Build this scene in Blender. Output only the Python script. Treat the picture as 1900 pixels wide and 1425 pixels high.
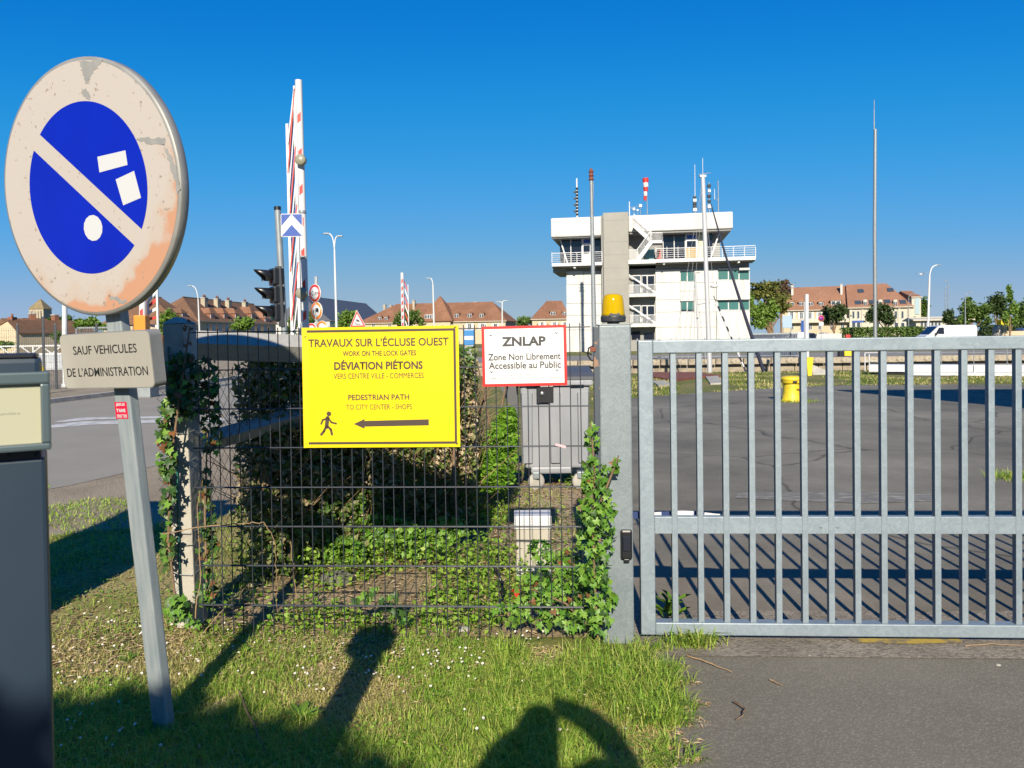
import bpy, bmesh, math, random
import numpy as np
from mathutils import Vector, Matrix

for o in list(bpy.data.objects):
    bpy.data.objects.remove(o, do_unlink=True)
scene = bpy.context.scene
COL = scene.collection
random.seed(7)
rng = np.random.default_rng(11)
R = math.radians

# ------------------------------------------------------------------ camera
CAM_H = 1.53
FPX, CX, CY = 1426.0, 950.0, 649.0          # lens in pixels of the 1900 x 1425 photograph
PITCH, ROLL = R(1.0), R(0.8)
camd = bpy.data.cameras.new('camera'); cam = bpy.data.objects.new('camera', camd); COL.objects.link(cam)
camd.sensor_width = 36.0; camd.lens = 36.0 * FPX / 1900.0
camd.shift_y = -(712.5 - CY) / 1900.0
camd.clip_start = 0.02; camd.clip_end = 3000
RM = (Matrix.Rotation(R(90) - PITCH, 3, 'X') @ Matrix.Rotation(-ROLL, 3, 'Z'))
cam.matrix_world = Matrix.Translation((0, 0, CAM_H)) @ RM.to_4x4()
camd.dof.use_dof = True; camd.dof.focus_distance = 3.9; camd.dof.aperture_fstop = 9.0
scene.camera = cam
# ------------------------------------------------------------------ sky, sun, exposure
SUN_EL, SUN_DX = 28.0, 0.035                 # light travels along (+SUN_DX, 1) on the ground
world = bpy.data.worlds.new('World'); scene.world = world; world.use_nodes = True
wn, wl = world.node_tree.nodes, world.node_tree.links
for n in list(wn): wn.remove(n)
sky = wn.new('ShaderNodeTexSky'); sky.sky_type = 'NISHITA'; sky.sun_disc = False
sky.sun_elevation = R(SUN_EL); sky.sun_rotation = R(180) + math.atan(SUN_DX)
sky.air_density = 0.6; sky.dust_density = 0.0; sky.ozone_density = 4.0; sky.altitude = 0
# one tone curve for the whole sky, as the phone renders it: deep blue overhead, pale blue at the horizon
SKY_S, EXPO = 0.125, 0.85
sc1 = wn.new('ShaderNodeVectorMath'); sc1.operation = 'SCALE'; sc1.inputs['Scale'].default_value = SKY_S * .6
cur = wn.new('ShaderNodeRGBCurve'); cm = cur.mapping; cm.use_clip = False
def setc(c, pts):
    cv = cm.curves[c]
    cv.points[0].location = (0, pts[0][1]); cv.points[1].location = (1, pts[-1][1])
    for x_, y_ in pts[1:-1]: cv.points.new(x_, y_)
k_ = 2 ** -EXPO
setc(0, [(0, 0)] + [(x_, y_*k_) for x_, y_ in ((.062,.004),(.094,.021),(.167,.098),(.361,.295),(.634,.37))] + [(1, .42*k_)])
setc(1, [(0, .05*k_)] + [(x_, y_*k_) for x_, y_ in ((.122,.198),(.184,.296),(.315,.386),(.587,.462),(.804,.51))] + [(1, .53*k_)])
setc(2, [(0, .25*k_)] + [(x_, y_*k_) for x_, y_ in ((.263,.645),(.378,.73),(.582,.765),(.80,.64))] + [(1, .60*k_)])
cm.update()
sc2 = wn.new('ShaderNodeVectorMath'); sc2.operation = 'SCALE'; sc2.inputs['Scale'].default_value = 1 / SKY_S
bg = wn.new('ShaderNodeBackground'); bg.inputs['Strength'].default_value = SKY_S
wo = wn.new('ShaderNodeOutputWorld')
wl.new(sky.outputs[0], sc1.inputs[0]); wl.new(sc1.outputs[0], cur.inputs['Color']); wl.new(cur.outputs[0], sc2.inputs[0]); wl.new(sc2.outputs[0], bg.inputs['Color']); wl.new(bg.outputs[0], wo.inputs[0])
sund = bpy.data.lights.new('sun', 'SUN'); sund.energy = 5.0; sund.angle = R(0.55); sund.color = (1.0, 0.90, 0.735)
sun = bpy.data.objects.new('sun', sund); COL.objects.link(sun)
ldir = Vector((SUN_DX, 1.0, -math.tan(R(SUN_EL)) * math.hypot(1, SUN_DX))).normalized()
sun.rotation_euler = ldir.to_track_quat('-Z', 'Y').to_euler(); sun.location = (-2, -20, 20)
scene.view_settings.view_transform = 'Standard'; scene.view_settings.look = 'None'
scene.view_settings.exposure = EXPO; scene.view_settings.gamma = 1.0
scene.view_settings.use_curve_mapping = False
scene.cycles.max_bounces = 6; scene.cycles.transparent_max_bounces = 8
scene.cycles.use_adaptive_sampling = True; scene.cycles.use_denoising = True

# ------------------------------------------------------------------ survey helpers
def ray(x, y):
    return RM @ Vector(((x - CX) / FPX, -(y - CY) / FPX, -1.0))
def at(x, y, Y):
    d = ray(x, y); t = Y / d.y
    return Vector((0, 0, CAM_H)) + d * t
def ground(x, y, z=0.0):
    d = ray(x, y); t = (z - CAM_H) / d.z
    return Vector((0, 0, CAM_H)) + d * t
class Frame:
    """a vertical plane standing on the ground between two surveyed points; u along it, d behind it, h up"""
    def __init__(s, xl, Yl, xr, Yr, z0=0.0):
        a = at(xl, 620, Yl); b = at(xr, 620, Yr)
        s.o = Vector((a.x, a.y, z0)); v = Vector((b.x - a.x, b.y - a.y, 0)); s.w = v.length; s.u = v.normalized()
        s.n = Vector((-s.u.y, s.u.x, 0))          # away from the viewer
        s.z0 = z0
        s.ang = math.atan2(s.u.y, s.u.x)
    def px(s, x, y, d=0.0):
        r = ray(x, y); c = Vector((0, 0, CAM_H)); o = s.o + s.n * d
        t = (o - c).dot(s.n) / r.dot(s.n); p = c + r * t - s.o
        return p.dot(s.u), p.z
    def P(s, u, d, h):
        return s.o + s.u * u + s.n * d + Vector((0, 0, h))
    def M(s):
        return Matrix((( s.u.x, s.n.x, 0, s.o.x), (s.u.y, s.n.y, 0, s.o.y), (0, 0, 1, s.o.z), (0, 0, 0, 1)))

# ------------------------------------------------------------------ mesh helpers
class MB:
    def __init__(s): s.v = []; s.f = []; s.m = []; s.sm = []
    def add(s, vs, fs, mi=0, smooth=False):
        b = len(s.v); s.v += [tuple(p) for p in vs]
        for f in fs: s.f.append([b + i for i in f]); s.m.append(mi); s.sm.append(smooth)
        return s
    def box(s, x0, x1, y0, y1, z0, z1, mi=0, M=None):
        vs = [Vector(p) for p in ((x0,y0,z0),(x1,y0,z0),(x1,y1,z0),(x0,y1,z0),(x0,y0,z1),(x1,y0,z1),(x1,y1,z1),(x0,y1,z1))]
        if M is not None: vs = [M @ p for p in vs]
        return s.add(vs, [(3,2,1,0),(4,5,6,7),(0,1,5,4),(1,2,6,5),(2,3,7,6),(3,0,4,7)], mi)
    def bbox(s, x0, x1, y0, y1, z0, z1, b=0.004, mi=0, M=None):
        """bevelled box (chamfered edges in all directions)"""
        bm = bmesh.new(); bmesh.ops.create_cube(bm, size=1)
        for v in bm.verts:
            v.co = Vector((x0 + (v.co.x + .5) * (x1 - x0), y0 + (v.co.y + .5) * (y1 - y0), z0 + (v.co.z + .5) * (z1 - z0)))
        bmesh.ops.bevel(bm, geom=bm.edges[:], offset=b, segments=2, profile=.6, affect='EDGES')
        bm.verts.index_update()
        vs = [v.co.copy() for v in bm.verts]
        if M is not None: vs = [M @ p for p in vs]
        s.add(vs, [[v.index for v in f.verts] for f in bm.faces], mi); bm.free(); return s
    def beam(s, a, b, w, h, mi=0, up=(0, 0, 1), roll=0):
        a, b = Vector(a), Vector(b); d = (b - a).normalized(); up = Vector(up)
        if abs(d.dot(up)) > .99: up = Vector((0, 1, 0))
        x = d.cross(up).normalized(); z = x.cross(d).normalized()
        if roll:
            q = Matrix.Rotation(roll, 3, d); x = q @ x; z = q @ z
        vs = []
        for p in (a, b):
            for sx, sz in ((-1,-1),(1,-1),(1,1),(-1,1)): vs.append(p + x * (sx * w / 2) + z * (sz * h / 2))
        return s.add(vs, [(0,1,2,3),(7,6,5,4),(0,4,5,1),(1,5,6,2),(2,6,7,3),(3,7,4,0)], mi)
    def tube(s, pts, r, n=8, mi=0, cap=True):
        pts = [Vector(p) for p in pts]; rs = r if isinstance(r, (list, tuple)) else [r] * len(pts)
        rings = []; prev = None
        for i, p in enumerate(pts):
            d = (pts[min(i + 1, len(pts) - 1)] - pts[max(i - 1, 0)]).normalized()
            ref = Vector((0, 0, 1)) if abs(d.z) < .9 else Vector((1, 0, 0))
            x = d.cross(ref).normalized() if prev is None else (prev - d * prev.dot(d)).normalized()
            prev = x; y = d.cross(x)
            rings.append([p + x * math.cos(2*math.pi*k/n) * rs[i] + y * math.sin(2*math.pi*k/n) * rs[i] for k in range(n)])
        vs = [q for r_ in rings for q in r_]; fs = []
        for i in range(len(pts) - 1):
            for k in range(n):
                fs.append((i*n+k, i*n+(k+1)%n, (i+1)*n+(k+1)%n, (i+1)*n+k))
        s.add(vs, fs, mi, True)
        if cap:
            s.add(rings[0], [list(range(n))[::-1]], mi); s.add(rings[-1], [list(range(n))], mi)
        return s
    def lathe(s, prof, c=(0,0,0), n=24, mi=0, M=None):
        c = Vector(c); vs = []; fs = []
        for r_, z in prof:
            for k in range(n):
                a = 2*math.pi*k/n; vs.append(Vector((c.x + r_*math.cos(a), c.y + r_*math.sin(a), c.z + z)))
        for i in range(len(prof)-1):
            for k in range(n): fs.append((i*n+k, i*n+(k+1)%n, (i+1)*n+(k+1)%n, (i+1)*n+k))
        fs.append(list(range(n))[::-1]); fs.append([(len(prof)-1)*n+k for k in range(n)])
        if M is not None: vs = [M @ p for p in vs]
        return s.add(vs, fs, mi, True)
    def prism(s, poly, y0, y1, mi=0, M=None):
        """poly in (x, z), extruded along y from y0 to y1"""
        n = len(poly); vs = [Vector((p[0], y0, p[1])) for p in poly] + [Vector((p[0], y1, p[1])) for p in poly]
        if M is not None: vs = [M @ p for p in vs]
        fs = [list(range(n)), [n+i for i in range(n)][::-1]] + [(i, n+i, n+(i+1)%n, (i+1)%n) for i in range(n)]
        return s.add(vs, fs, mi)
    def slab(s, poly, z0, z1, mi=0, M=None):
        n = len(poly); vs = [Vector((p[0], p[1], z0)) for p in poly] + [Vector((p[0], p[1], z1)) for p in poly]
        if M is not None: vs = [M @ p for p in vs]
        fs = [list(range(n))[::-1], [n+i for i in range(n)]] + [(i, (i+1)%n, n+(i+1)%n, n+i) for i in range(n)]
        return s.add(vs, fs, mi)
    def build(s, name, mats, parent=None, fix=True):
        me = bpy.data.meshes.new(name); me.from_pydata(s.v, [], s.f)
        if not isinstance(mats, (list, tuple)): mats = [mats]
        for m in mats: me.materials.append(m)
        me.polygons.foreach_set('material_index', s.m); me.polygons.foreach_set('use_smooth', s.sm)
        if fix:
            bm = bmesh.new(); bm.from_mesh(me); bmesh.ops.recalc_face_normals(bm, faces=bm.faces[:]); bm.to_mesh(me); bm.free()
        me.update()
        return link(name, me, parent)
def link(name, data, parent=None, M=None):
    o = bpy.data.objects.new(name, data); COL.objects.link(o)
    if parent is not None: o.parent = parent
    if M is not None: o.matrix_local = M
    return o
def npmesh(name, verts, faces, mats, parent=None, smooth=False, midx=None):
    """faces: int array (n,k)"""
    me = bpy.data.meshes.new(name); nv = len(verts); nf, k = faces.shape
    me.vertices.add(nv); me.vertices.foreach_set('co', np.asarray(verts, np.float32).ravel())
    me.loops.add(nf * k); me.loops.foreach_set('vertex_index', faces.astype(np.int32).ravel())
    me.polygons.add(nf); me.polygons.foreach_set('loop_start', np.arange(nf, dtype=np.int32) * k)
    if smooth: me.polygons.foreach_set('use_smooth', np.ones(nf, bool))
    for m in (mats if isinstance(mats, (list, tuple)) else [mats]): me.materials.append(m)
    if midx is not None: me.polygons.foreach_set('material_index', np.asarray(midx, np.int32))
    me.update(calc_edges=True); me.validate()
    return link(name, me, parent)
def tag(o, label=None, cat=None, group=None, kind=None):
    if label: o['label'] = label
    if cat: o['category'] = cat
    if group: o['group'] = group
    if kind: o['kind'] = kind
    return o
def empty(name, loc=(0,0,0), label=None, cat=None, group=None, M=None):
    o = bpy.data.objects.new(name, None); o.empty_display_size = .2; COL.objects.link(o)
    if M is not None: o.matrix_world = M
    else: o.location = loc
    return tag(o, label, cat, group)
def copy_tree(o, parent=None):
    c = o.copy(); COL.objects.link(c); c.parent = parent
    for ch in [q for q in bpy.data.objects if q.parent == o]: copy_tree(ch, c)
    return c
def TR(v): return Matrix.Translation(Vector(v))
_tm = {}
def text_obj(name, body, x0, x1, z0, z1, y, m, parent, bold=0.0, keep=False, ext=0.0006):
    """lettering fitted into the rectangle x0..x1, z0..z1 of a vertical plate (front faces -y)"""
    cu = bpy.data.curves.new(name, 'FONT'); cu.body = body; cu.size = 1; cu.align_x = 'LEFT'; cu.offset = bold; cu.resolution_u = 3
    t = bpy.data.objects.new(name, cu); COL.objects.link(t)
    dg = bpy.context.evaluated_depsgraph_get()
    me = bpy.data.meshes.new_from_object(t.evaluated_get(dg)); bpy.data.objects.remove(t)
    co = np.array([v.co[:] for v in me.vertices]); mn, mx = co.min(0), co.max(0)
    sx = (x1 - x0) / (mx[0] - mn[0]); sz = (z1 - z0) / (mx[1] - mn[1])
    new = np.zeros_like(co); new[:, 0] = x0 + (co[:, 0] - mn[0]) * sx; new[:, 2] = z0 + (co[:, 1] - mn[1]) * sz; new[:, 1] = y - ext
    me.vertices.foreach_set('co', new.astype(np.float32).ravel()); me.materials.clear(); me.materials.append(m); me.update()
    return link(name, me, parent)

# ------------------------------------------------------------------ materials
ALB = 2 ** -.52        # overall reflectance level that goes with the exposure
def dim(c): return None if c is None else tuple(v*ALB for v in c)
def new_mat(name):
    m = bpy.data.materials.new(name); m.use_nodes = True; nt = m.node_tree
    return m, nt, nt.nodes['Principled BSDF']
def mat(name, c, rough=.6, c2=None, scale=8, metal=0, bump=0, bscale=None, spec=.5, detail=4, contrast=(.35, .65), coat=0, trans=0, stretch=None):
    c, c2 = dim(c), dim(c2); m, nt, b = new_mat(name); N, L = nt.nodes, nt.links
    b.inputs['Roughness'].default_value = rough; b.inputs['Metallic'].default_value = metal
    b.inputs['Specular IOR Level'].default_value = spec; b.inputs['Base Color'].default_value = (*c, 1)
    if coat: b.inputs['Coat Weight'].default_value = coat
    tc = N.new('ShaderNodeTexCoord'); src = tc.outputs['Object']
    if stretch:
        mp = N.new('ShaderNodeMapping'); mp.inputs['Scale'].default_value = stretch; L.new(src, mp.inputs[0]); src = mp.outputs[0]
    if c2 is not None:
        no = N.new('ShaderNodeTexNoise'); no.inputs['Scale'].default_value = scale; no.inputs['Detail'].default_value = detail; L.new(src, no.inputs['Vector'])
        cr = N.new('ShaderNodeValToRGB'); cr.color_ramp.elements[0].position, cr.color_ramp.elements[1].position = contrast
        cr.color_ramp.elements[0].color = (*c, 1); cr.color_ramp.elements[1].color = (*c2, 1)
        L.new(no.outputs['Fac'], cr.inputs[0]); L.new(cr.outputs[0], b.inputs['Base Color'])
    if bump:
        nb = N.new('ShaderNodeTexNoise'); nb.inputs['Scale'].default_value = bscale or scale * 4; nb.inputs['Detail'].default_value = 5; L.new(src, nb.inputs['Vector'])
        bp = N.new('ShaderNodeBump'); bp.inputs['Strength'].default_value = bump; bp.inputs['Distance'].default_value = .01
        L.new(nb.outputs['Fac'], bp.inputs['Height']); L.new(bp.outputs[0], b.inputs['Normal'])
    return m
def leaf_mat(name, cols, rough=.55, trans=.35, island=True, spec=.35):
    cols = [dim(c) for c in cols]; m, nt, b = new_mat(name); N, L = nt.nodes, nt.links
    if island:
        g = N.new('ShaderNodeNewGeometry'); src = g.outputs['Random Per Island']
    else:
        g = N.new('ShaderNodeObjectInfo'); src = g.outputs['Random']
    cr = N.new('ShaderNodeValToRGB'); cr.color_ramp.interpolation = 'LINEAR'
    e = cr.color_ramp.elements
    while len(e) < len(cols): e.new(.5)
    for i, c in enumerate(cols): e[i].position = i / (len(cols) - 1); e[i].color = (*c, 1)
    L.new(src, cr.inputs[0]); L.new(cr.outputs[0], b.inputs['Base Color'])
    b.inputs['Roughness'].default_value = rough; b.inputs['Specular IOR Level'].default_value = spec
    if trans:
        t = N.new('ShaderNodeBsdfTranslucent'); mx = N.new('ShaderNodeMixShader'); mx.inputs[0].default_value = trans
        L.new(cr.outputs[0], t.inputs[0]); L.new(b.outputs[0], mx.inputs[1]); L.new(t.outputs[0], mx.inputs[2])
        L.new(mx.outputs[0], N['Material Output'].inputs[0])
    return m
def galv(name, a=(.245,.30,.345), b_=(.315,.38,.425), rough=.5, scale=60, metal=.35):
    a, b_ = dim(a), dim(b_); m, nt, b = new_mat(name); N, L = nt.nodes, nt.links
    tc = N.new('ShaderNodeTexCoord')
    no = N.new('ShaderNodeTexNoise'); no.inputs['Scale'].default_value = 14; no.inputs['Detail'].default_value = 3; L.new(tc.outputs['Object'], no.inputs['Vector'])
    mxv = N.new('ShaderNodeMixRGB'); mxv.inputs[0].default_value = .12; L.new(tc.outputs['Object'], mxv.inputs[1]); L.new(no.outputs['Color'], mxv.inputs[2])
    vo = N.new('ShaderNodeTexVoronoi'); vo.inputs['Scale'].default_value = scale; L.new(mxv.outputs[0], vo.inputs['Vector'])
    sp = N.new('ShaderNodeSeparateColor'); L.new(vo.outputs['Color'], sp.inputs[0])
    n2 = N.new('ShaderNodeTexNoise'); n2.inputs['Scale'].default_value = 5; n2.inputs['Detail'].default_value = 6; L.new(tc.outputs['Object'], n2.inputs['Vector'])
    ad = N.new('ShaderNodeMath'); ad.operation = 'MULTIPLY_ADD'; ad.inputs[1].default_value = .45; L.new(sp.outputs[0], ad.inputs[0]); L.new(n2.outputs['Fac'], ad.inputs[2])
    cr = N.new('ShaderNodeValToRGB'); cr.color_ramp.elements[0].position = .4; cr.color_ramp.elements[1].position = .95
    cr.color_ramp.elements[0].color = (*a, 1); cr.color_ramp.elements[1].color = (*b_, 1)
    L.new(ad.outputs[0], cr.inputs[0]); L.new(cr.outputs[0], b.inputs['Base Color'])
    b.inputs['Roughness'].default_value = rough; b.inputs['Metallic'].default_value = metal
    bp = N.new('ShaderNodeBump'); bp.inputs['Strength'].default_value = .12; bp.inputs['Distance'].default_value = .004
    L.new(ad.outputs[0], bp.inputs['Height']); L.new(bp.outputs[0], b.inputs['Normal'])
    return m
M = {}
M['galv'] = galv('galvanised_steel')
M['galv_post'] = galv('galvanised_post', (.195,.235,.26), (.265,.31,.335), scale=110)
M['steel_pole'] = mat('pole_grey', (.26,.29,.31), .5, (.33,.36,.37), 6, metal=.3)
M['sign_post'] = mat('sign_post_zinc', (.27,.32,.345), .55, (.38,.42,.425), 7, metal=.2, stretch=(6,6,.7), bump=.15, bscale=60)
M['anthracite'] = mat('anthracite_wire', (.035,.042,.055), .4, metal=.1)
M['anth_post'] = mat('anthracite_peeling', (.05,.065,.085), .5, (.30,.17,.10), 14, contrast=(.60,.64))
M['yellow_sign'] = mat('yellow_board', (.84,.64,.0005), .45, (.72,.55,.003), 4, spec=.3, stretch=(5,1,.6), contrast=(.45,.85), detail=8)
M['brown_ink'] = mat('brown_ink', (.055,.032,.02), .6)
M['white_board'] = mat('white_board', (.80,.80,.80), .4, (.66,.66,.64), 5, stretch=(5,1,.5), contrast=(.5,.85), detail=8)
M['red_board'] = mat('red_board', (.60,.012,.010), .4)
M['grey_ink'] = mat('grey_ink', (.045,.045,.05), .6)
M['pale_ink'] = mat('pale_ink', (.22,.22,.23), .6)
M['black_ink'] = mat('black_ink', (.02,.02,.022), .6)
M['screw'] = mat('screw_metal', (.5,.5,.52), .3, metal=.8)
M['white_paint'] = mat('white_paint', (.68,.69,.70), .5)
M['red_paint'] = mat('red_paint', (.62,.03,.02), .5)
M['orange_paint'] = mat('orange_paint', (.85,.26,.01), .5)
M['yellow_paint'] = mat('yellow_paint', (.83,.66,.02), .5, (.70,.52,.02), 9)
M['blue_paint'] = mat('blue_paint', (.006,.065,.36), .45)
M['black_plastic'] = mat('black_plastic', (.012,.013,.016), .35)
M['dark_glass'] = mat('dark_glass', (.012,.016,.03), .08, spec=.7)
M['pane'] = mat('window_pane', (.06,.08,.10), .1, spec=.7)
M['teal_pane'] = mat('teal_pane', (.045,.165,.155), .25)
M['rust'] = mat('rust_red', (.25,.07,.035), .8, (.16,.05,.03), 6)
M['concrete'] = mat('concrete', (.36,.34,.30), .9, (.48,.46,.41), 5, bump=.3)
# ================================================================== ground, roads, lock
def ground_mat(name, cols, scales, rough=.95, bump=.6, bdist=.02):
    """three colours mixed by a large and a fine noise"""
    cols = [dim(c) for c in cols]; m, nt, b = new_mat(name); N, L = nt.nodes, nt.links
    tc = N.new('ShaderNodeTexCoord')
    def noise(s, d=6):
        n = N.new('ShaderNodeTexNoise'); n.inputs['Scale'].default_value = s; n.inputs['Detail'].default_value = d; L.new(tc.outputs['Object'], n.inputs['Vector']); return n
    def ramp(src, a, b_, c0, c1):
        r = N.new('ShaderNodeValToRGB'); r.color_ramp.elements[0].position = a; r.color_ramp.elements[1].position = b_
        r.color_ramp.elements[0].color = c0; r.color_ramp.elements[1].color = c1; L.new(src, r.inputs[0]); return r
    n1, n2 = noise(scales[0]), noise(scales[1], 8)
    r1 = ramp(n1.outputs['Fac'], .42, .6, (*cols[0], 1), (*cols[1], 1))
    r2 = ramp(n2.outputs['Fac'], .45, .7, (0,0,0,1), (1,1,1,1))
    mx = N.new('ShaderNodeMixRGB'); L.new(r2.outputs[0], mx.inputs[0]); L.new(r1.outputs[0], mx.inputs[1]); mx.inputs[2].default_value = (*cols[2], 1)
    L.new(mx.outputs[0], b.inputs['Base Color']); b.inputs['Roughness'].default_value = rough; b.inputs['Specular IOR Level'].default_value = .25
    if bump:
        nb = noise(scales[1] * 1.7, 8); bp = N.new('ShaderNodeBump'); bp.inputs['Strength'].default_value = bump; bp.inputs['Distance'].default_value = bdist
        L.new(nb.outputs['Fac'], bp.inputs['Height']); L.new(bp.outputs[0], b.inputs['Normal'])
    return m
def asphalt_mat(name, a, b_, chip, patch=None, patch_y=None, cracks=False):
    a, b_, chip, patch = dim(a), dim(b_), dim(chip), dim(patch); m, nt, b = new_mat(name); N, L = nt.nodes, nt.links
    tc = N.new('ShaderNodeTexCoord')
    n1 = N.new('ShaderNodeTexNoise'); n1.inputs['Scale'].default_value = .9; n1.inputs['Detail'].default_value = 7; n1.inputs['Roughness'].default_value = .65; L.new(tc.outputs['Object'], n1.inputs['Vector'])
    r = N.new('ShaderNodeValToRGB'); r.color_ramp.elements[0].position = .32; r.color_ramp.elements[1].position = .68
    r.color_ramp.elements[0].color = (*a, 1); r.color_ramp.elements[1].color = (*b_, 1); L.new(n1.outputs['Fac'], r.inputs[0])
    vo = N.new('ShaderNodeTexVoronoi'); vo.inputs['Scale'].default_value = 140; L.new(tc.outputs['Object'], vo.inputs['Vector'])
    sp = N.new('ShaderNodeSeparateColor'); L.new(vo.outputs['Color'], sp.inputs[0])
    r2 = N.new('ShaderNodeValToRGB'); r2.color_ramp.elements[0].position = .55; r2.color_ramp.elements[1].position = 1.0; L.new(sp.outputs[0], r2.inputs[0])
    r2.color_ramp.elements[1].color = (.6,.6,.6,1)
    mx = N.new('ShaderNodeMixRGB'); L.new(r2.outputs[0], mx.inputs[0]); L.new(r.outputs[0], mx.inputs[1]); mx.inputs[2].default_value = (*chip, 1)
    # rare pale grit
    v3 = N.new('ShaderNodeTexVoronoi'); v3.inputs['Scale'].default_value = 16; L.new(tc.outputs['Object'], v3.inputs['Vector'])
    r3 = N.new('ShaderNodeValToRGB'); r3.color_ramp.elements[0].position = .035; r3.color_ramp.elements[1].position = .06
    r3.color_ramp.elements[0].color = (.7,.7,.7,1); r3.color_ramp.elements[1].color = (0,0,0,1); L.new(v3.outputs['Distance'], r3.inputs[0])
    m3 = N.new('ShaderNodeMixRGB'); L.new(r3.outputs[0], m3.inputs[0]); L.new(mx.outputs[0], m3.inputs[1]); m3.inputs[2].default_value = (.25,.235,.20,1)
    out = m3
    if patch:       # brown leaf dust trodden in along the gate, with an uneven outline
        sx = N.new('ShaderNodeSeparateXYZ'); L.new(tc.outputs['Object'], sx.inputs[0])
        n4 = N.new('ShaderNodeTexNoise'); n4.inputs['Scale'].default_value = 1.6; n4.inputs['Detail'].default_value = 8; L.new(tc.outputs['Object'], n4.inputs['Vector'])
        ma = N.new('ShaderNodeMath'); ma.operation = 'MULTIPLY_ADD'; L.new(n4.outputs['Fac'], ma.inputs[0]); ma.inputs[1].default_value = 5.0; L.new(sx.outputs['Y'], ma.inputs[2])
        r4 = N.new('ShaderNodeMapRange'); r4.inputs[1].default_value = patch_y + 1.2; r4.inputs[2].default_value = patch_y + 4.0; r4.inputs[3].default_value = .55; r4.inputs[4].default_value = 0; L.new(ma.outputs[0], r4.inputs[0])
        n5 = N.new('ShaderNodeTexNoise'); n5.inputs['Scale'].default_value = 60; n5.inputs['Detail'].default_value = 6; L.new(tc.outputs['Object'], n5.inputs['Vector'])
        mu = N.new('ShaderNodeMath'); mu.operation = 'MULTIPLY'; L.new(r4.outputs[0], mu.inputs[0]); L.new(n5.outputs['Fac'], mu.inputs[1])
        m4 = N.new('ShaderNodeMixRGB'); L.new(mu.outputs[0], m4.inputs[0]); L.new(m3.outputs[0], m4.inputs[1]); m4.inputs[2].default_value = (*patch, 1); out = m4
    if cracks:
        nd = N.new('ShaderNodeTexNoise'); nd.inputs['Scale'].default_value = .8; nd.inputs['Detail'].default_value = 6; L.new(tc.outputs['Object'], nd.inputs['Vector'])
        mv = N.new('ShaderNodeMixRGB'); mv.inputs[0].default_value = .35; L.new(tc.outputs['Object'], mv.inputs[1]); L.new(nd.outputs['Color'], mv.inputs[2])
        ve = N.new('ShaderNodeTexVoronoi'); ve.feature = 'DISTANCE_TO_EDGE'; ve.inputs['Scale'].default_value = .42; L.new(mv.outputs[0], ve.inputs['Vector'])
        rc = N.new('ShaderNodeMapRange'); rc.inputs[1].default_value = .0; rc.inputs[2].default_value = .008; rc.inputs[3].default_value = .75; rc.inputs[4].default_value = 0; L.new(ve.outputs['Distance'], rc.inputs[0])
        m5 = N.new('ShaderNodeMixRGB'); L.new(rc.outputs[0], m5.inputs[0]); L.new(out.outputs[0], m5.inputs[1]); m5.inputs[2].default_value = (.035,.035,.025,1)
        vp = N.new('ShaderNodeTexVoronoi'); vp.inputs['Scale'].default_value = .16; L.new(mv.outputs[0], vp.inputs['Vector'])
        sp2 = N.new('ShaderNodeSeparateColor'); L.new(vp.outputs['Color'], sp2.inputs[0])
        rp5 = N.new('ShaderNodeMapRange'); rp5.inputs[1].default_value = 0; rp5.inputs[2].default_value = 1; rp5.inputs[3].default_value = .78; rp5.inputs[4].default_value = 1.12; L.new(sp2.outputs[0], rp5.inputs[0])
        ns_ = N.new('ShaderNodeTexNoise'); ns_.inputs['Scale'].default_value = .35; ns_.inputs['Detail'].default_value = 9; ns_.inputs['Roughness'].default_value = .7; L.new(tc.outputs['Object'], ns_.inputs['Vector'])
        rs5 = N.new('ShaderNodeMapRange'); rs5.inputs[1].default_value = .35; rs5.inputs[2].default_value = .7; rs5.inputs[3].default_value = .62; rs5.inputs[4].default_value = 1.28; L.new(ns_.outputs['Fac'], rs5.inputs[0])
        mm = N.new('ShaderNodeMath'); mm.operation = 'MULTIPLY'; L.new(rp5.outputs[0], mm.inputs[0]); L.new(rs5.outputs[0], mm.inputs[1])
        vs_ = N.new('ShaderNodeVectorMath'); vs_.operation = 'SCALE'; L.new(m5.outputs[0], vs_.inputs[0]); L.new(mm.outputs[0], vs_.inputs['Scale']); out = vs_
    L.new(out.outputs[0], b.inputs['Base Color']); b.inputs['Roughness'].default_value = .85; b.inputs['Specular IOR Level'].default_value = .3
    bp = N.new('ShaderNodeBump'); bp.inputs['Strength'].default_value = .3; bp.inputs['Distance'].default_value = .003
    L.new(vo.outputs['Distance'], bp.inputs['Height']); L.new(bp.outputs[0], b.inputs['Normal'])
    return m
M['meadow'] = ground_mat('meadow', ((.15,.17,.035), (.27,.22,.09), (.10,.14,.025)), (.55, 9))
M['soil'] = ground_mat('soil_litter', ((.30,.215,.12), (.43,.32,.19), (.17,.165,.065)), (2.5, 26))
M['turf'] = ground_mat('turf_soil', ((.26,.25,.07), (.42,.33,.155), (.18,.20,.05)), (3.0, 30))
M['gravel'] = ground_mat('gravel', ((.36,.30,.22), (.45,.38,.28), (.24,.19,.125)), (1.3, 45), bump=1.0)
M['yard'] = asphalt_mat('yard_asphalt', (.20,.185,.148), (.265,.246,.20), (.32,.30,.25), (.28,.185,.10), 4.4, True)
M['drive'] = asphalt_mat('drive_asphalt', (.155,.140,.108), (.205,.186,.147), (.30,.275,.225))
M['road'] = asphalt_mat('road_asphalt', (.28,.26,.215), (.325,.305,.255), (.38,.36,.31))
M['sill'] = ground_mat('gate_sill', ((.24,.21,.17), (.33,.29,.24), (.16,.14,.11)), (2.2, 40), bump=.5)
M['marking'] = mat('road_marking', (.62,.62,.60), .8, (.30,.30,.30), 5, contrast=(.45,.75))
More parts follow.
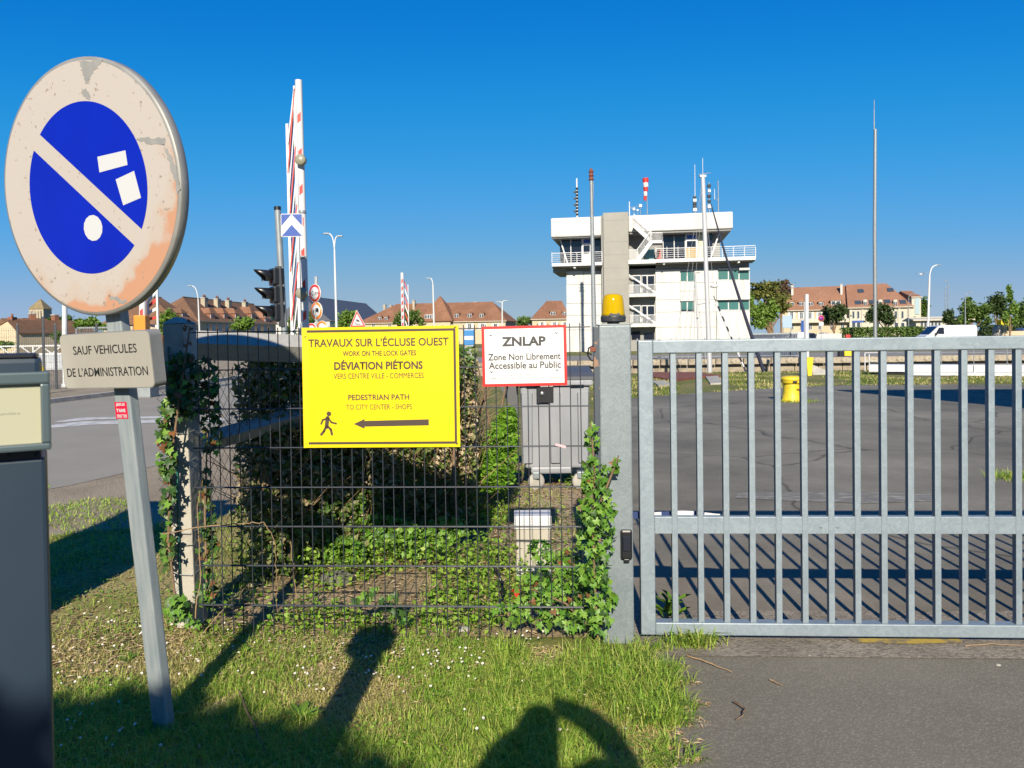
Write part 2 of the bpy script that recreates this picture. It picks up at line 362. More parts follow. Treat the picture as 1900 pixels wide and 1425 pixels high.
M['worn_white'] = mat('worn_white', (.34,.33,.30), .8, (.18,.17,.145), 14, contrast=(.36,.50), detail=8, stretch=(.5,1.6,1))
M['worn_yellow'] = mat('worn_yellow', (.50,.36,.06), .85, (.20,.17,.12), 16, contrast=(.42,.6))
M['quay'] = ground_mat('quay_stone', ((.36,.30,.22), (.46,.40,.30), (.22,.19,.14)), (.8, 6), bump=.5)
M['water'] = mat('water', (.02,.05,.06), .08, spec=.6, bump=.15, bscale=3)
M['paving'] = ground_mat('quay_paving', ((.26,.25,.24), (.32,.31,.29), (.20,.19,.18)), (.3, 5), bump=.2)

def sheet(name, poly, z, m):
    mb = MB(); mb.add([(p[0], p[1], z) for p in poly], [list(range(len(poly)))]); o = mb.build(name, m); o['kind'] = 'structure'; return o
LX0, LX1, LY0, LY1 = -2.6, 260, 30.0, 45.0
mb = MB()
xs = [-900, LX0, LX1, 900]; ys = [-80, LY0, LY1, 2200]
for i in range(3):
    for j in range(3):
        if i == 1 and j == 1: continue
        mb.add([(xs[i],ys[j],0),(xs[i+1],ys[j],0),(xs[i+1],ys[j+1],0),(xs[i],ys[j+1],0)], [(0,1,2,3)])
gobj = mb.build('ground', M['meadow']); gobj['kind'] = 'structure'
# lock: basin walls of stone blocks with a coping course, and the water far below
mb = MB(); mb.add([(LX0,LY1,-6),(LX1,LY1,-6),(LX1,LY1,-.001),(LX0,LY1,-.001)], [(0,1,2,3)])
mb.add([(LX0,LY0,-6),(LX0,LY1,-6),(LX0,LY1,-.001),(LX0,LY0,-.001)], [(0,1,2,3)])
mb.add([(LX0,LY0,-6),(LX1,LY0,-6),(LX1,LY0,-.001),(LX0,LY0,-.001)], [(0,1,2,3)])
lw = mb.build('lock_wall', M['quay']); lw['kind'] = 'structure'
def shared_box(name, sx, sy, sz, m, b=.02):
    mb = MB(); mb.bbox(-sx/2, sx/2, -sy/2, sy/2, 0, sz, b); o = mb.build(name, m); me = o.data; bpy.data.objects.remove(o); return me
stone = shared_box('coping_stone', 1.56, .9, .34, M['quay'], .03)
blk = shared_box('stone_block', 1.36, .16, .43, M['quay'], .03)
x = 3.0
while x < 40:
    link('coping_stone', stone, lw, TR((x, LY1 - .04 + random.uniform(-.015,.015), -.27 + random.uniform(-.012,.012)))); x += 1.6
for r_ in range(3):
    x = 3.2 + (r_ % 2) * .7
    while x < 40:
        link('stone_block', blk, lw, TR((x, LY1 - .05 + random.uniform(-.02,.02), -.74 - .46 * r_))); x += 1.4
sheet('water', [(LX0,LY0),(LX1,LY0),(LX1,LY1),(LX0,LY1)], -3.2, M['water'])
sheet('far_quay_paving', [(-2.6,45.5),(60,45.5),(60,58),(-2.6,58)], .005, M['paving'])
sheet('far_street', [(-60,84),(120,80),(120,100),(-60,104)], .006, M['road'])
# yard behind the gate and the driveway in front of it
def g2(x, y): p = ground(x, y); return (p.x, p.y)
GATE = Frame(365, 3.92, 1900, 3.68)
yl = [g2(*p) for p in ((1187,1192),(1150,1080),(1112,985),(1100,900),(1098,800),(1104,745),(1192,737),(1300,729),(1400,722),(1470,717),(1560,714),(1680,713),(1800,714),(1990,713),(2600,712))]
gr = GATE.P(9.0, 0, 0)
sheet('yard', [(yl[0][0], GATE.P(GATE.px(1187,1190)[0], 0, 0).y + .02)] + yl[1:] + [(30, 10), (gr.x, gr.y + .02)], .004, M['yard'])
EDGE = [g2(*p) for p in ((1188,1205),(1200,1235),(1228,1270),(1246,1310),(1240,1350),(1222,1390),(1212,1425),(1205,1500))]
s0 = GATE.P(GATE.px(1187,1190)[0], 0, 0)
sheet('driveway', [(s0.x, s0.y - .12)] + EDGE + [(EDGE[-1][0] - .05, -6), (12, -6), (gr.x, gr.y - .12)], .004, M['drive'])
mb = MB(); a = GATE.P(GATE.px(1172,1190)[0], 0, 0)
mb.add([(a.x, a.y - .17, .008), (gr.x, gr.y - .15, .008), (gr.x, gr.y + .55, .008), (a.x + .05, a.y + .42, .008)], [(0,1,2,3)])
o = mb.build('gate_sill', M['sill']); o['kind'] = 'structure'
def paint(name, pts, z, m): return sheet(name, [g2(*p) for p in pts], z, m)
paint('yellow_marking', ((1570,1187),(1780,1187),(1785,1196),(1700,1199),(1585,1196)), .012, M['worn_yellow'])
paint('white_marking', ((1370,915),(1520,914),(1740,918),(1742,931),(1600,936),(1450,930),(1365,926)), .009, M['worn_white'])
# road to the lock on the left, with its kerb, verge and markings
def gp(X, Y): return (X, Y)
sheet('verge', [(-9,2.4),(-2.9,2.4),(-1.95,5.6),(-1.8,12),(-2.2,30),(-9,30)], .003, M['gravel'])
near = [(-8.4,4.0),(-5.6,6.7),(-4.72,8.2),(-4.25,9.9),(-3.9,12),(-3.6,16),(-3.3,24),(-3.1,46)]
far_ = [(-10.2,60),(-10.4,46),(-10.9,25),(-11.6,19),(-14.5,14.5),(-19,11.5)]
sheet('road', near + [(-3.1,60)] + far_ + [(-19,4)], .007, M['road'])
mb = MB()
for a, b in zip(far_[1:-1], far_[2:]):
    n = max(1, int(math.dist(a, b) / 1.0))
    for k in range(n):
        p = Vector((*a, 0)).lerp(Vector((*b, 0)), k / n); q = Vector((*a, 0)).lerp(Vector((*b, 0)), (k + .985) / n)
        mb.beam(p + Vector((-.1,0,.05)), q + Vector((-.1,0,.05)), .22, .14)
kb = mb.build('kerb', M['concrete']); kb['kind'] = 'structure'
sheet('far_verge', [(-10.6,46),(-11.1,25),(-11.8,19),(-14.7,14.5),(-19.2,11.5),(-40,20),(-40,60),(-11,60)], .003, M['gravel'])
def stripe(name, pts):
    return sheet(name, [g2(*p) for p in pts], .012, M['marking'])
stripe('stop_line', ((88,791),(150,783),(310,779),(420,777),(420,782),(310,785),(170,789),(88,796)))
stripe('chevron_marking', ((92,785),(150,776),(310,773),(310,777),(180,779),(120,784)))

# ================================================================== grass and weeds
M['grass'] = leaf_mat('grass_blades', ((.20,.40,.03), (.36,.60,.06), (.52,.66,.10), (.72,.70,.19), (.24,.50,.045), (.50,.66,.12)), .55, .45)
M['dry'] = leaf_mat('dry_straw', ((.52,.37,.19), (.70,.55,.33), (.34,.22,.11), (.76,.64,.42)), .8, .15)
M['clover'] = leaf_mat('clover_leaves', ((.16,.32,.03), (.26,.46,.055), (.38,.54,.09)), .5, .3)
M['weed'] = leaf_mat('weed_leaves', ((.20,.40,.03), (.33,.56,.06), (.46,.64,.10)), .5, .45)
def blades(p, length, width, lean, head=None):
    n = len(p); ang = rng.uniform(0, 2*np.pi, n); d = np.stack([np.cos(ang), np.sin(ang), np.zeros(n)], 1)
    if head is not None: d = d * .6 + np.array(head); d /= np.linalg.norm(d, axis=1)[:, None]
    sd = np.stack([-d[:,1], d[:,0], np.zeros(n)], 1)
    L = (length[0] + (length[1]-length[0]) * rng.random(n) ** 1.5)[:, None]; W = (width * (0.6 + .8*rng.random(n)))[:, None]
    ln = (lean * (.3 + rng.random(n)))[:, None]
    up = np.array([0,0,1.])
    mid = p + up * L * .55 + d * L * ln * .35
    tip = p + up * L * (1 - .35 * np.minimum(ln, 1.6)) + d * L * ln
    v = np.stack([p - sd*W, p + sd*W, mid - sd*W*.75, mid + sd*W*.75, tip], 1).reshape(-1, 3)
    b = (np.arange(n) * 5)[:, None]
    f = np.concatenate([b + np.array([[0,1,3]]), b + np.array([[0,3,2]]), b + np.array([[2,3,4]])], 0)
    return v, f
def leaves(p, size, flat=.5, aspect=.6, nrm=None):
    """folded four-cornered leaves with random facing; flat 1 = lying, 0 = any way"""
    n = len(p); a = rng.normal(size=(n,3)); a[:,2] *= (1 - flat); a /= np.linalg.norm(a, axis=1)[:,None] + 1e-9
    up = rng.normal(size=(n,3)) * (1 - flat) + np.array([0,0,1.]) * (flat + .15)
    if nrm is not None: up = up + nrm * 1.2
    s = np.cross(a, up); s /= np.linalg.norm(s, axis=1)[:,None] + 1e-9
    up = np.cross(s, a)
    S = (size[0] + (size[1]-size[0]) * rng.random(n))[:,None]
    v = np.stack([p - a*S*.5, p + s*S*aspect*.5 + up*S*.08 - a*S*.05, p + a*S*.5 - up*S*.08, p - s*S*aspect*.5 + up*S*.08 - a*S*.05], 1).reshape(-1,3)
    b = (np.arange(n) * 4)[:,None]
    f = np.concatenate([b + np.array([[0,1,2]]), b + np.array([[0,2,3]])], 0)
    return v, f
def in_poly(x, y, poly):
    c = np.zeros(len(x), bool); j = len(poly) - 1
    for i in range(len(poly)):
        xi, yi = poly[i]; xj, yj = poly[j]
        t = ((yi > y) != (yj > y)) & (x < (xj - xi) * (y - yi) / (yj - yi + 1e-12) + xi); c ^= t; j = i
    return c
def scatter(n, poly):
    P_ = np.array(poly); lo, hi = P_.min(0), P_.max(0); out = []
    while sum(len(o) for o in out) < n:
        q = lo + (hi - lo) * rng.random((n, 2)); out.append(q[in_poly(q[:,0], q[:,1], poly)])
    q = np.concatenate(out)[:n]; return np.column_stack([q, np.zeros(n)])
def vnoise(x, y, s, seed=0):
    """cheap smooth noise from a few sines"""
    r_ = np.random.default_rng(seed); t = np.zeros_like(x)
    for k in range(7):
        a = r_.uniform(0, 6.28); fq = s * r_.uniform(.6, 1.8); t += np.sin((x*np.cos(a) + y*np.sin(a)) * fq + r_.uniform(0, 6.28))
    return t / 7
fy = lambda X: GATE.o.y + (X - GATE.o.x) * GATE.u.y / GATE.u.x
LAWN = [(EDGE[0][0]-.02, fy(.55)-.14)] + [(p[0]+.03, p[1]) for p in EDGE] + [(.5, 2.1), (-2.2, 2.1), (-4.3, 4.4), (-4.1, 5.9), (-2.8, 6.4), (-1.95, 7.2), (-1.75, 5.2), (-1.75, 4.1)]
sheet('lawn', [(p[0], p[1]) for p in LAWN], .006, M['turf'])
NEARL = [p for p in LAWN if p[1] < 4.05] + [(-1.75, fy(-1.75)), (-1.75, 4.05)]
q = scatter(240000, LAWN)
dfence = fy(q[:,0]) - q[:,1]                                   # distance in front of the fence
keep = rng.random(len(q)) < np.clip(.30 + 1.1 * dfence + .5 * vnoise(q[:,0], q[:,1], 7, 3), .10, 1) * np.where(q[:,0] < -1.8, .6, 1)
q = q[keep]
lush = vnoise(q[:,0], q[:,1], 3, 5) + (q[:,0] > -.1) * .5      # longer, coarser grass towards the driveway
sere = vnoise(q[:,0], q[:,1], 4.5, 15) + .35*vnoise(q[:,0], q[:,1], 17, 16) + rng.normal(size=len(q))*.10 + np.where(q[:,0] < -1.2, .14, 0)
M['sere'] = leaf_mat('sere_grass', ((.68,.58,.20),(.80,.70,.33),(.58,.58,.13),(.76,.60,.28),(.50,.56,.10)), .65, .4)
dry_ = sere > .27
g1 = q[(lush < .35) & ~dry_]; g2_ = q[(lush >= .35) & ~dry_]
v1, f1 = blades(g1, (.02, .07), .0017, 1.0); v2, f2 = blades(g2_, (.035, .14), .0021, 1.05)
o = npmesh('grass', np.concatenate([v1, v2]), np.concatenate([f1, f2 + len(v1)]), M['grass']); tag(o, 'short green grass growing on the lawn before the fence', 'grass', kind='stuff')
v1, f1 = blades(q[dry_], (.015, .05), .0017, 1.3)
o = npmesh('sere_grass', v1, f1, M['sere']); tag(o, 'yellowed dry grass patches in the lawn', 'grass', kind='stuff')
q = scatter(40000, LAWN); dfence = fy(q[:,0]) - q[:,1]
q = q[rng.random(len(q)) < np.clip(1.15 - 2.0*np.abs(dfence - .14) + .45*vnoise(q[:,0], q[:,1], 5, 9), .07, 1)]
q[:,2] = .008 + rng.random(len(q)) * .012
v1, f1 = leaves(q[::2], (.02, .07), .92, .14); v2, f2 = leaves(q[1::2], (.008, .028), .8, .6)
o = npmesh('dry_litter', np.concatenate([v1, v2]), np.concatenate([f1, f2 + len(v1)]), M['dry']); tag(o, 'dry straw and leaf litter along the fence foot', 'litter', kind='stuff')
q = scatter(16000, LAWN); q = q[(vnoise(q[:,0], q[:,1], 6, 21) > .05)]
q[:,2] = .012 + .02 * rng.random(len(q))
v1, f1 = leaves(q, (.010, .024), .75, .8)
o = npmesh('lawn_clover', v1, f1, M['clover']); tag(o, 'small round clover leaves among the lawn grass', 'clover', kind='stuff')
random.seed(91)
mar = [(x + .10 + .07*math.sin(i*1.7) + random.uniform(-.03,.04), y) for i, (x, y) in enumerate([(EDGE[0][0] + (EDGE[-1][0]-EDGE[0][0])*0, EDGE[0][1])] + [(EDGE[k][0]*(1-t) + EDGE[k+1][0]*t, EDGE[k][1]*(1-t) + EDGE[k+1][1]*t) for k in range(len(EDGE)-1) for t in (.25,.5,.75,1.)])]
sheet('edge_dirt', [(EDGE[0][0]-.05, EDGE[0][1])] + mar + [(EDGE[k][0]-.05, EDGE[k][1]) for k in range(len(EDGE)-1, 0, -1)], .0055, M['sill'])
q = scatter(2600, [(EDGE[0][0]-.03, EDGE[0][1])] + mar + [(EDGE[k][0]-.03, EDGE[k][1]) for k in range(len(EDGE)-1, 0, -1)])
q = q[vnoise(q[:,0], q[:,1], 13, 51) > .12]
v1, f1 = blades(q, (.02, .10), .002, 1.3); o = npmesh('edge_grass', v1, f1, M['grass']); tag(o, 'stray grass blades spilling over the driveway edge', 'grass', kind='stuff')
q = scatter(500, [(EDGE[0][0]-.02, EDGE[0][1])] + mar + [(EDGE[k][0], EDGE[k][1]) for k in range(len(EDGE)-1, 0, -1)]); q[:,2] = .012
v1, f1 = leaves(q, (.012, .05), .92, .2); o = npmesh('edge_litter', v1, f1, M['dry']); tag(o, 'straw crumbs along the driveway edge', 'litter', kind='stuff')
# dandelion and plantain rosettes in the lawn
RL = bpy.data.meshes.new('leaf'); RL.from_pydata([(0,0,0),(.10,.35,.10),(.14,.7,.10),(0,1,.02),(-.14,.7,.10),(-.10,.35,.10),(0,.5,.06)], [], [(6,0,1),(6,1,2),(6,2,3),(6,3,4),(6,4,5),(6,5,0)]); RL.materials.append(leaf_mat('rosette_leaf', ((.12,.24,.025),(.20,.35,.05)), .5, .35, island=False)); RL.update()
for (x, y, s_, lab) in ((1000,1290,.09,'broad leafed rosette plant right of the photographer shadow'),(560,1340,.11,'plantain rosette in the shaded lawn'),(455,1215,.07,'small leafy rosette at the sign post shadow'),(820,1300,.08,'dandelion rosette in the middle of the lawn'),(1235,1300,.07,'leafy weed at the driveway edge'),(240,1230,.07,'small weed rosette left of the leaning post'),(1090,1250,.08,'leafy weed in the lawn below the ivy')):
    rz = empty('weed_rosette', ground(x, y) + Vector((0,0,.015)), lab, 'weed')
    for k in range(11): link('leaf', RL, rz, Matrix.Rotation(k*2.4, 4, 'Z') @ Matrix.Rotation(R(random.uniform(2,30)), 4, 'X') @ Matrix.Scale(s_*random.uniform(.4,.95), 4))
# behind the mesh fence: soil, weeds, straw
BACK = [(-1.7, fy(-1.7)+.05), (.50, fy(.5)+.05), (.48, 4.6), (.75, 6.2), (.9, 8.2), (.3, 9.5), (-1.8, 9.5)]
sheet('planting_bed', BACK, .005, M['soil'])
M['path'] = ground_mat('dirt_path', ((.38,.29,.19), (.46,.37,.25), (.28,.21,.13)), (2.0, 30))
sheet('dirt_path', [g2(*p) for p in ((925,1010),(950,940),(960,905),(1000,890),(1098,890),(1100,960),(1095,1060),(1060,1060),(1000,1075))], .009, M['path'])
q = scatter(34000, BACK); w = vnoise(q[:,0], q[:,1], 5, 31)
onpath = (q[:,0] > -.05) & (q[:,0] < .5) & (q[:,1] > 4.9)
q = q[(w > -.12) & (rng.random(len(q)) < np.where(onpath, .06, np.where(q[:,1] < 6.6, 1, .4)))]
q[:,2] = .01 + (.09 + .12*(vnoise(q[:,0], q[:,1], 4, 77) > .1)) * rng.random(len(q)) ** 2
v1, f1 = leaves(q, (.018, .045), .55, .7)
o = npmesh('weeds', v1, f1, M['weed']); tag(o, 'low leafy weeds covering the soil behind the fence', 'weeds', kind='stuff')
q = scatter(9000, BACK); q = q[vnoise(q[:,0], q[:,1], 4, 35) > 0]
v1, f1 = blades(q, (.03, .12), .002, .8)
o = npmesh('bed_grass', v1, f1, M['grass']); tag(o, 'grass tufts between the weeds behind the fence', 'grass', kind='stuff')
q = scatter(7000, BACK); q[:,2] = .012 + .015 * rng.random(len(q))
v1, f1 = leaves(q, (.02, .08), .93, .16)
o = npmesh('bed_straw', v1, f1, M['dry']); tag(o, 'dry stalks lying on the soil behind the fence', 'litter', kind='stuff')
# coarse grass strip along the lock and scattered tufts in the gravel
M['grass_dull'] = leaf_mat('quay_grass_blades', ((.13,.22,.025), (.20,.30,.04), (.28,.34,.06)), .6, .3)
STRIP = [g2(*p) for p in ((1104,745),(1192,738),(1300,730),(1400,723),(1560,716),(1900,714),(1990,714))] + [(22, 29.7), (1.0, 29.7)]
q = scatter(26000, STRIP); q = q[vnoise(q[:,0], q[:,1], 1.1, 41) > -.15]
mixd = vnoise(q[:,0], q[:,1], 1.7, 47) + rng.normal(size=len(q))*.15 > 0
v1, f1 = blades(q, (.03, .10), .010, 1.1)
o = npmesh('quay_grass', v1, f1, [M['grass_dull'], M['sere']], midx=np.tile(mixd.astype(int), 3)); tag(o, 'rough grass strip between the yard and the lock', 'grass', kind='stuff')
VER = [(-6.5,6.2),(-2.6,4.6),(-2.0,8.5),(-2.1,14),(-3.5,14),(-4.1,10)]
q = scatter(30000, VER); q = q[(vnoise(q[:,0], q[:,1], 2.6, 44) > .36) | ((q[:,1] < 6.4) & (q[:,0] > -3.6) & (vnoise(q[:,0], q[:,1], 2.6, 44) > -.25))]
v1, f1 = blades(q, (.02, .06), .0035, 1.0)
o = npmesh('verge_grass', v1, f1, M['grass']); tag(o, 'thin grass patches in the gravel verge', 'grass', kind='stuff')
def tuft(name, label, x, y, n, L, r_, m='grass', cat='grass tuft', Y=None):
    c = ground(x, y); p = np.column_stack([c.x + rng.normal(size=n)*r_, c.y + rng.normal(size=n)*r_*.6, np.zeros(n)])
    v, f = blades(p, L, .003, 1.1); o = npmesh(name, v, f, M[m]); return tag(o, label, cat, kind='stuff')
tuft('grass_tuft', 'grass tuft growing under the bottom rail of the gate', 1285, 1196, 420, (.05,.14), .07)
tuft('grass_tuft', 'grass tuft on the yard asphalt at the right picture edge', 1895, 888, 600, (.05,.13), .16)
tuft('grass_tuft', 'grass growing around the foot of the yellow bollard', 1478, 746, 700, (.04,.12), .22)

# daisies, one by one
mb = MB(); n = 9
for k in range(n):
    a = 2*math.pi*k/n; c, s_ = math.cos(a), math.sin(a)
    mb.add([(c*.002 - s_*.0018, s_*.002 + c*.0018, .03), (c*.009 - s_*.0028, s_*.009 + c*.0028, .0315), (c*.009 + s_*.0028, s_*.009 - c*.0028, .0315), (c*.002 + s_*.0018, s_*.002 - c*.0018, .03)], [(0,1,2,3)], 0)
mb.lathe([(.0001,.034),(.003,.0325),(.0032,.030),(.0001,.0295)], n=8, mi=1)
mb.tube([(0,0,0),(.001,0,.030)], .0009, 5, 2)
M['petal'] = mat('daisy_petal', (.80,.78,.78), .6); M['daisy_eye'] = mat('daisy_eye', (.75,.5,.02), .6); M['stalk'] = mat('stalk', (.08,.15,.02), .6)
d0 = mb.build('daisy', [M['petal'], M['daisy_eye'], M['stalk']])
spots = []
def cluster(n, x0, x1, y0, y1):
    for _ in range(n): spots.append((random.uniform(x0, x1), random.uniform(y0, y1)))
cluster(34, 780, 1010, 1175, 1255); cluster(46, 100, 300, 1120, 1290); cluster(26, 310, 480, 1165, 1270); cluster(34, 480, 800, 1200, 1300); cluster(16, 110, 320, 1300, 1420); cluster(24, 850, 1200, 1230, 1400)
tilt = Matrix.Rotation(R(38), 3, 'X')
for i, (x, y) in enumerate(spots):
    o = d0 if i == 0 else d0.copy()
    if i: COL.objects.link(o)
    p = ground(x, y); s = random.uniform(.38, .68)
    o.location = (p.x, p.y, .022 + random.uniform(0,.012)); o.scale = (s,)*3; o.rotation_euler = (R(random.uniform(10, 45)), R(random.uniform(-25, 25)), 0)
    tag(o, 'small white daisy flowering in the lawn grass', 'daisy', 'daisies in the lawn')
# yellow flowers, twigs and stones on the ground
M['bark'] = mat('twig_bark', (.16,.10,.055), .9, (.26,.17,.10), 20)
M['pale_twig'] = mat('pale_twig', (.42,.28,.15), .85, (.30,.19,.10), 12)
def twig(label, pts, r=.004, m='pale_twig'):
    P0 = [ground(x, y) + Vector((0,0,.012 + dz)) for x, y, dz in pts]; P_ = []; r *= .62
    for a, b in zip(P0, P0[1:]):
        for k in range(4): P_.append(a.lerp(b, k/4) + Vector((random.uniform(-1,1), random.uniform(-1,1), random.uniform(-.5,1)))*.003)
    P_.append(P0[-1]); n_ = len(P_)
    mb = MB(); mb.tube(P_, [r*(1.2 - .7*k/n_) for k in range(n_)], 6); return tag(mb.build('twig', M[m]), label, 'twig')
twig('straight pale twig on the asphalt below the gate corner', [(1275,1221,0),(1310,1235,.006),(1358,1252,0)], .006)
twig('dark crooked twig curled on the driveway', [(1363,1310,.004),(1382,1325,.008),(1378,1336,.006),(1365,1341,0)], .006, 'bark')
twig('short pale chip of wood on the driveway', [(1430,1267,0),(1452,1278,.004)], .005)
twig('thin straw lying across the driveway edge', [(1232,1334,0),(1265,1332,.004),(1298,1336,0)], .003)
twig('short dark twig at the edge of the lawn', [(1264,1275,.01),(1268,1290,.01),(1266,1305,.004)], .005, 'bark')
twig('long dry straw on the sill at the right', [(1790,1203,0),(1840,1201,.004),(1905,1203,0)], .004)
twig('curved grey stick in the shaded lawn', [(445,1298,.02),(455,1330,.03),(480,1385,.03),(498,1412,.01)], .006, 'bark')
def stone_obj(label, x, y, s, m='concrete', flat=.6):
    p = ground(x, y); bm = bmesh.new(); bmesh.ops.create_icosphere(bm, subdivisions=2, radius=1)
    for v in bm.verts: v.co = Vector((v.co.x*s*(1+random.uniform(-.18,.18)), v.co.y*s*.8*(1+random.uniform(-.18,.18)), v.co.z*s*flat))
    me = bpy.data.meshes.new('stone'); bm.to_mesh(me); bm.free(); me.materials.append(M[m]); o = link('stone', me); o.location = (p.x, p.y, s*flat*.5); return tag(o, label, 'stone')
M['mossy'] = mat('mossy_stone', (.17,.165,.13), .95, (.11,.12,.07), 14, bump=.4)
stone_obj('mossy grey stone behind the mesh fence under the yellow board', 625, 1085, .10, 'mossy')
stone_obj('small pale pebble in the litter before the fence', 520, 1203, .017)
stone_obj('tiny pebble on the driveway near the right edge', 1852, 1236, .012)
stone_obj('tiny pebble on the driveway below the gate', 1502, 1219, .011)
stone_obj('flat whitish stone at the fence foot amid daisies', 858, 1170, .045, flat=.3)
# ================================================================== the sliding gate
def gpx(x, y, d=0.0): return GATE.px(x, y, d)
GM = GATE.M()
gate = empty('sliding_gate', label='galvanised steel bar gate closing the driveway', cat='gate', M=GM @ TR((gpx(1190,1180)[0], 0, 0)))
U0 = gpx(1190,1180)[0]
H0 = .04; H1 = gpx(1200,632)[1]; H1b = gpx(1200,656)[1]
UL1 = gpx(1214,900)[0] - U0; UR = 4.6
m0, m1 = gpx(1500,992)[1], gpx(1500,960)[1]
mb = MB(); mb.bbox(0, UL1, 0, .06, H0, H1, .005); mb.build('stile', M['galv'], gate)
mb = MB(); mb.bbox(UL1, UR, 0, .06, H1b, H1, .005); mb.build('top_rail', M['galv'], gate)
mb = MB(); mb.bbox(UL1, UR, -.001, .061, H0, H0 + .062, .005); mb.build('bottom_rail', M['galv'], gate)
bar = None; pitch = (gpx(1888,900)[0] - gpx(1247,900)[0]) / 13
ub = gpx(1252,900)[0] - U0
midr = MB(); midr.bbox(UL1 + .001, UR, .012, .05, m0, m1, .003)
for x in (1525, 1556):
    u, h = gpx(x, 979); midr.lathe([(.006,0),(.006,.003),(.001,.004)], n=10, M=TR((u - U0, .012, h)) @ Matrix.Rotation(R(90), 4, 'X'))
midr.build('middle_rail', M['galv'], gate)
mb = MB(); mb.bbox(-.0145, .0145, .009, .043, H0 + .061, H1b + .001, .003); bar = mb.build('bar', M['galv'], gate)
bar.location = (ub, 0, 0); k = 1
while ub + pitch * k < UR - .05:
    b2 = bar.copy(); COL.objects.link(b2); b2.location = (ub + pitch * k, random.uniform(-.0008,.0008), 0); k += 1
# striped tape sagging along the middle rail
tape = empty('barrier_tape', GATE.P(gpx(1172,955)[0], .1, 0), 'blue and white striped tape strung behind the gate rail', 'tape')
N_ = 14; pts = [GATE.P(*(lambda u, h: (u, .085, h))(*gpx(1168 + (1445-1168)*k/N_, 955 + 2*math.sin(k*.9) + (k/N_)**3*14, .085))) - tape.location for k in range(N_+1)]
for k in range(N_):
    mb = MB(); mb.beam(pts[k], pts[k+1], .004, .034 if k < 9 else .026); mb.build('stripe', M['white_paint'] if k % 3 else mat('navy_stripe', (.015,.04,.16), .5), tape)

# ------------------------------------------------------------------ gate post, beacon, photocell
u0, u1 = gpx(1113,800)[0], gpx(1172,800)[0]; hp = gpx(1140,603)[1]
post = empty('gate_post', GATE.P((u0+u1)/2, .04, 0), 'wide square galvanised post beside the gate', 'post'); post.rotation_euler.z = GATE.ang
hw = (u1-u0)/2
mb = MB(); mb.bbox(-hw, hw, -.06, .09, 0, hp, .007); mb.build('column', M['galv_post'], post)
mb = MB(); mb.bbox(-hw - .004, hw + .004, -.064, .094, hp - .001, hp + .005, .002); mb.build('cap_plate', M['galv_post'], post)
bc = empty('warning_beacon', GATE.P((gpx(1139,590)[0]), .045, hp + .005), 'amber warning beacon on top of the gate post', 'beacon')
m, nt, b = new_mat('amber_lens'); N, L = nt.nodes, nt.links
b.inputs['Base Color'].default_value = (.62,.42,.0,1); b.inputs['Roughness'].default_value = .10; b.inputs['IOR'].default_value = 1.45
b.inputs['Transmission Weight'].default_value = .0; b.inputs['Subsurface Weight'].default_value = 0
tl = N.new('ShaderNodeBsdfTranslucent'); tl.inputs[0].default_value = (.72,.54,.0,1); mx = N.new('ShaderNodeMixShader'); mx.inputs[0].default_value = .45
L.new(b.outputs[0], mx.inputs[1]); L.new(tl.outputs[0], mx.inputs[2]); L.new(mx.outputs[0], N['Material Output'].inputs[0]); M['amber'] = m
M['beacon_base'] = mat('beacon_base', (.045,.05,.06), .5, (.06,.065,.075), 30)
mb = MB(); mb.lathe([(.030,0),(.030,.008),(.058,.010),(.0605,.014),(.062,.034),(.0615,.040),(.0605,.0415)], n=40)
for a in range(-3, 4):      # the peaked front of the base
    pass
mb.prism([(-.03,.040),(-.024,.050),(-.017,.055),(-.012,.050),(.012,.050),(.017,.055),(.024,.050),(.03,.040)], -.0632, -.055)
for k in range(4): mb.lathe([(.0632,.014+k*.006),(.0636,.0155+k*.006),(.0632,.017+k*.006)], n=40)
mb.build('base', M['beacon_base'], bc)
mb = MB(); mb.lathe([(.058,.041),(.0575,.050),(.055,.085),(.052,.115),(.049,.132),(.043,.143),(.030,.149),(.012,.151),(.0005,.1512)], n=40)
o = mb.build('lens', M['amber'], bc)
mb = MB(); mb.lathe([(.010,.041),(.010,.05),(.016,.056),(.019,.07),(.016,.083),(.008,.09),(.0005,.091)], n=16); mb.build('bulb', mat('bulb_glass', (.9,.75,.3), .1), bc)
mb = MB(); mb.lathe([(.048,.0415),(.049,.06),(.046,.061)], n=32); mb.build('reflector_ring', mat('ring_amber', (.7,.4,.01), .3), bc)
u, h = gpx(1161,1007)
pc = empty('photocell', GATE.P(u, -.022, h), 'black photocell on the front of the gate post', 'photocell'); pc.rotation_euler.z = GATE.ang
mb = MB(); mb.bbox(-.028, .028, -.028, .0, -.07, .075, .010); mb.build('housing', M['black_plastic'], pc)
mb = MB(); mb.bbox(-.020, .020, -.034, -.026, -.028, .045, .004); mb.build('lens_window', M['dark_glass'], pc)
mb = MB(); mb.bbox(-.014, .014, -.024, -.002, -.086, -.068, .004); mb.build('cable_gland', M['black_plastic'], pc)
